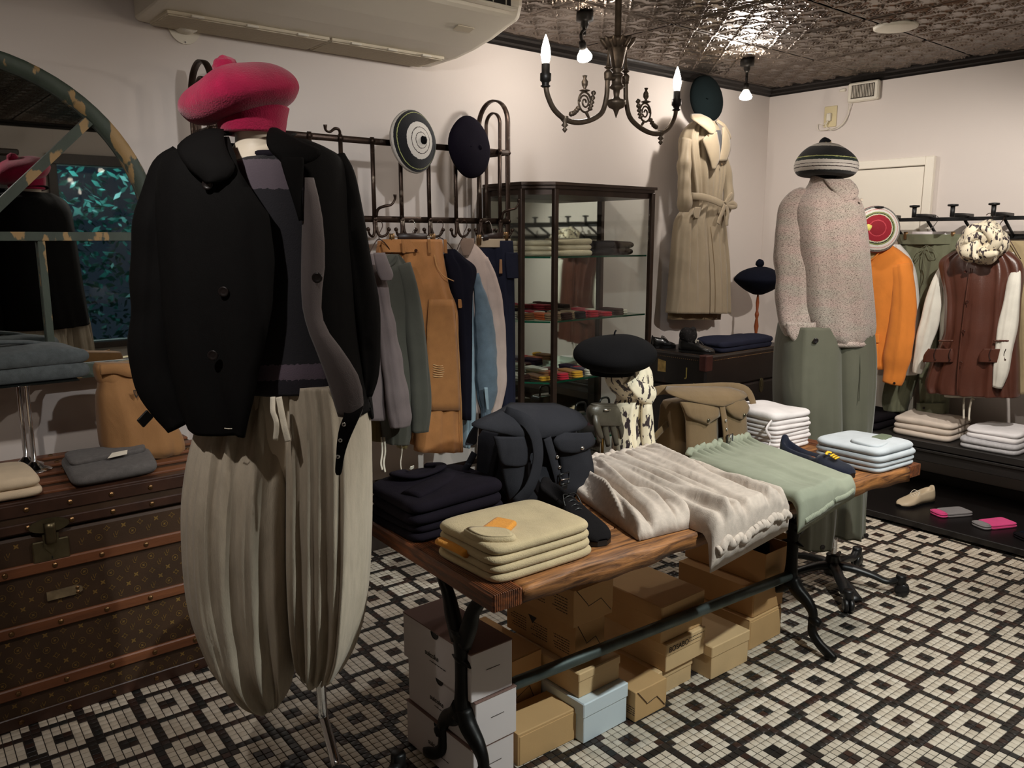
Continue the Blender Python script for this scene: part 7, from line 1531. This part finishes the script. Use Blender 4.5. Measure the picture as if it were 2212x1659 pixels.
for k, (x, y) in enumerate(((2.98, 3.02), (3.17, 3.03))):
    g = thing('leather_bag', 'black leather pouch, %s on the bottom case shelf' % ('left one', 'right one')[k], 'bag', (x, y, ZD), 'black pouches in the display case')
    bag_body('body', [(x - .075, y - .07), (x + .075, y - .07), (x + .075, y + .06), (x - .075, y + .06)], ZD, .12, LBK, g); tube('handle', [(x - .04, y, ZD + .11), (x - .03, y, ZD + .17), (x + .03, y, ZD + .17), (x + .04, y, ZD + .11)], .006, LBK, g, 8, sub=16)
# ================================================================ behind the camera (seen in the mirrors)
g = thing('wooden_cabinet', 'tall dark wooden cabinet reflected at the left of the arched mirror', 'cabinet', (.75, -1.55, 0))
box('carcass', (.2, 1.27, -1.69, -1.40, 0, 2.15), DW, g, .006); box('cornice', (.17, 1.30, -1.69, -1.37, 2.15, 2.2), DW, g, .01)
for x0, x1 in ((.23, .73), (.74, 1.24)):
    d_ = box('door', (x0, x1, -1.40, -1.38, .08, 2.10), DW, g, .004); box('panel', (x0 + .07, x1 - .07, -1.38, -1.372, .2, 1.98), DW, d_, .008)
    lathe('knob', [(.006, 0), (.007, .01), (.014, .016), (.012, .026), (0, .028)], (x1 - .03 if x0 < .5 else x0 + .03, -1.38, 1.05), BRASS, d_, 14, axis=(0, 1, 0))
r = np.random.RandomState(5); mb = MB(); n = 2600
P = np.column_stack([r.uniform(1.1, 3.2, n), r.uniform(-2.7, -2.15, n), r.uniform(.0, 2.7, n)])
a, b, c = r.uniform(0, 6.28, n), r.uniform(-.9, .9, n), r.uniform(.03, .07, n)
V = []; 
d1 = np.column_stack([np.cos(a) * np.cos(b), np.sin(a) * np.cos(b), np.sin(b)]); d2 = np.cross(d1, r.normal(size=(n, 3))); d2 /= np.linalg.norm(d2, axis=1)[:, None]
V = np.stack([P - d1 * c[:, None], P + d2 * c[:, None] * .4, P + d1 * c[:, None], P - d2 * c[:, None] * .4], 1).reshape(-1, 3); Fc = [(4 * i, 4 * i + 1, 4 * i + 2, 4 * i + 3) for i in range(n)]
LEAF = M('night_foliage', (38, 96, 88), .5, var=.4, vs=5)
hd = mk('hedge', V, Fc, LEAF, None, smooth=False); hd['kind'] = 'stuff'; tag(hd, 'dense leafy hedge outside the window, seen in the arched mirror', 'hedge')
g = thing('added_hedge_lantern', 'small black lantern added outside above the window to light the hedge', 'lantern', (1.9, -1.87, 2.36))  # unseen lantern, added as a fitting for the light on the hedge
lathe('shade', [(0, 2.50), (.03, 2.495), (.09, 2.44), (.085, 2.435), (.02, 2.47)], (1.9, -1.93, 0), IRON, g, 20); tube('bracket', [(1.9, -1.81, 2.46), (1.9, -1.87, 2.52), (1.9, -1.93, 2.50)], .008, IRON, g, 8, sub=12)
lathe('bulb', [(.012, 2.47), (.03, 2.43), (.02, 2.40), (0, 2.395)], (1.9, -1.93, 0), emis('cool_bulb', (.6, .9, 1), 12), g, 16)
l = bpy.data.lights.new('added_hedge_light', 'POINT'); l.energy = 34; l.color = (.55, .9, 1); l.shadow_soft_size = .03; o = bpy.data.objects.new('added_hedge_light', l); COL.objects.link(o); o.parent = g; o.location = np.array([1.9, -1.95, 2.37]) - wloc(g)
g = thing('grey_coat', 'dark grey coat on a stand by the window, seen in the arched mirror', 'coat', (2.75, -1.2, 0))
rg_ = []
th = np.linspace(0, 2 * np.pi, 30, endpoint=False)
for z, w_, d in ((1.55, .04, .04), (1.50, .13, .07), (1.44, .21, .10), (1.2, .23, .13), (.9, .22, .14), (.72, .23, .14)): rg_.append(np.column_stack([2.75 + w_ * np.cos(th), -1.2 + d * np.sin(th) + .01 * np.sin(7 * th), np.full(30, z)]))
V, Fc = loft(rg_); mk('body', V, Fc, cloth('charcoal_wool', (62, 62, 68)), g); lathe('stand', [(.16, 0), (.16, .01), (.015, .03), (.012, .05), (.012, .72)], (2.75, -1.2, 0), BLACKP, g, 20)
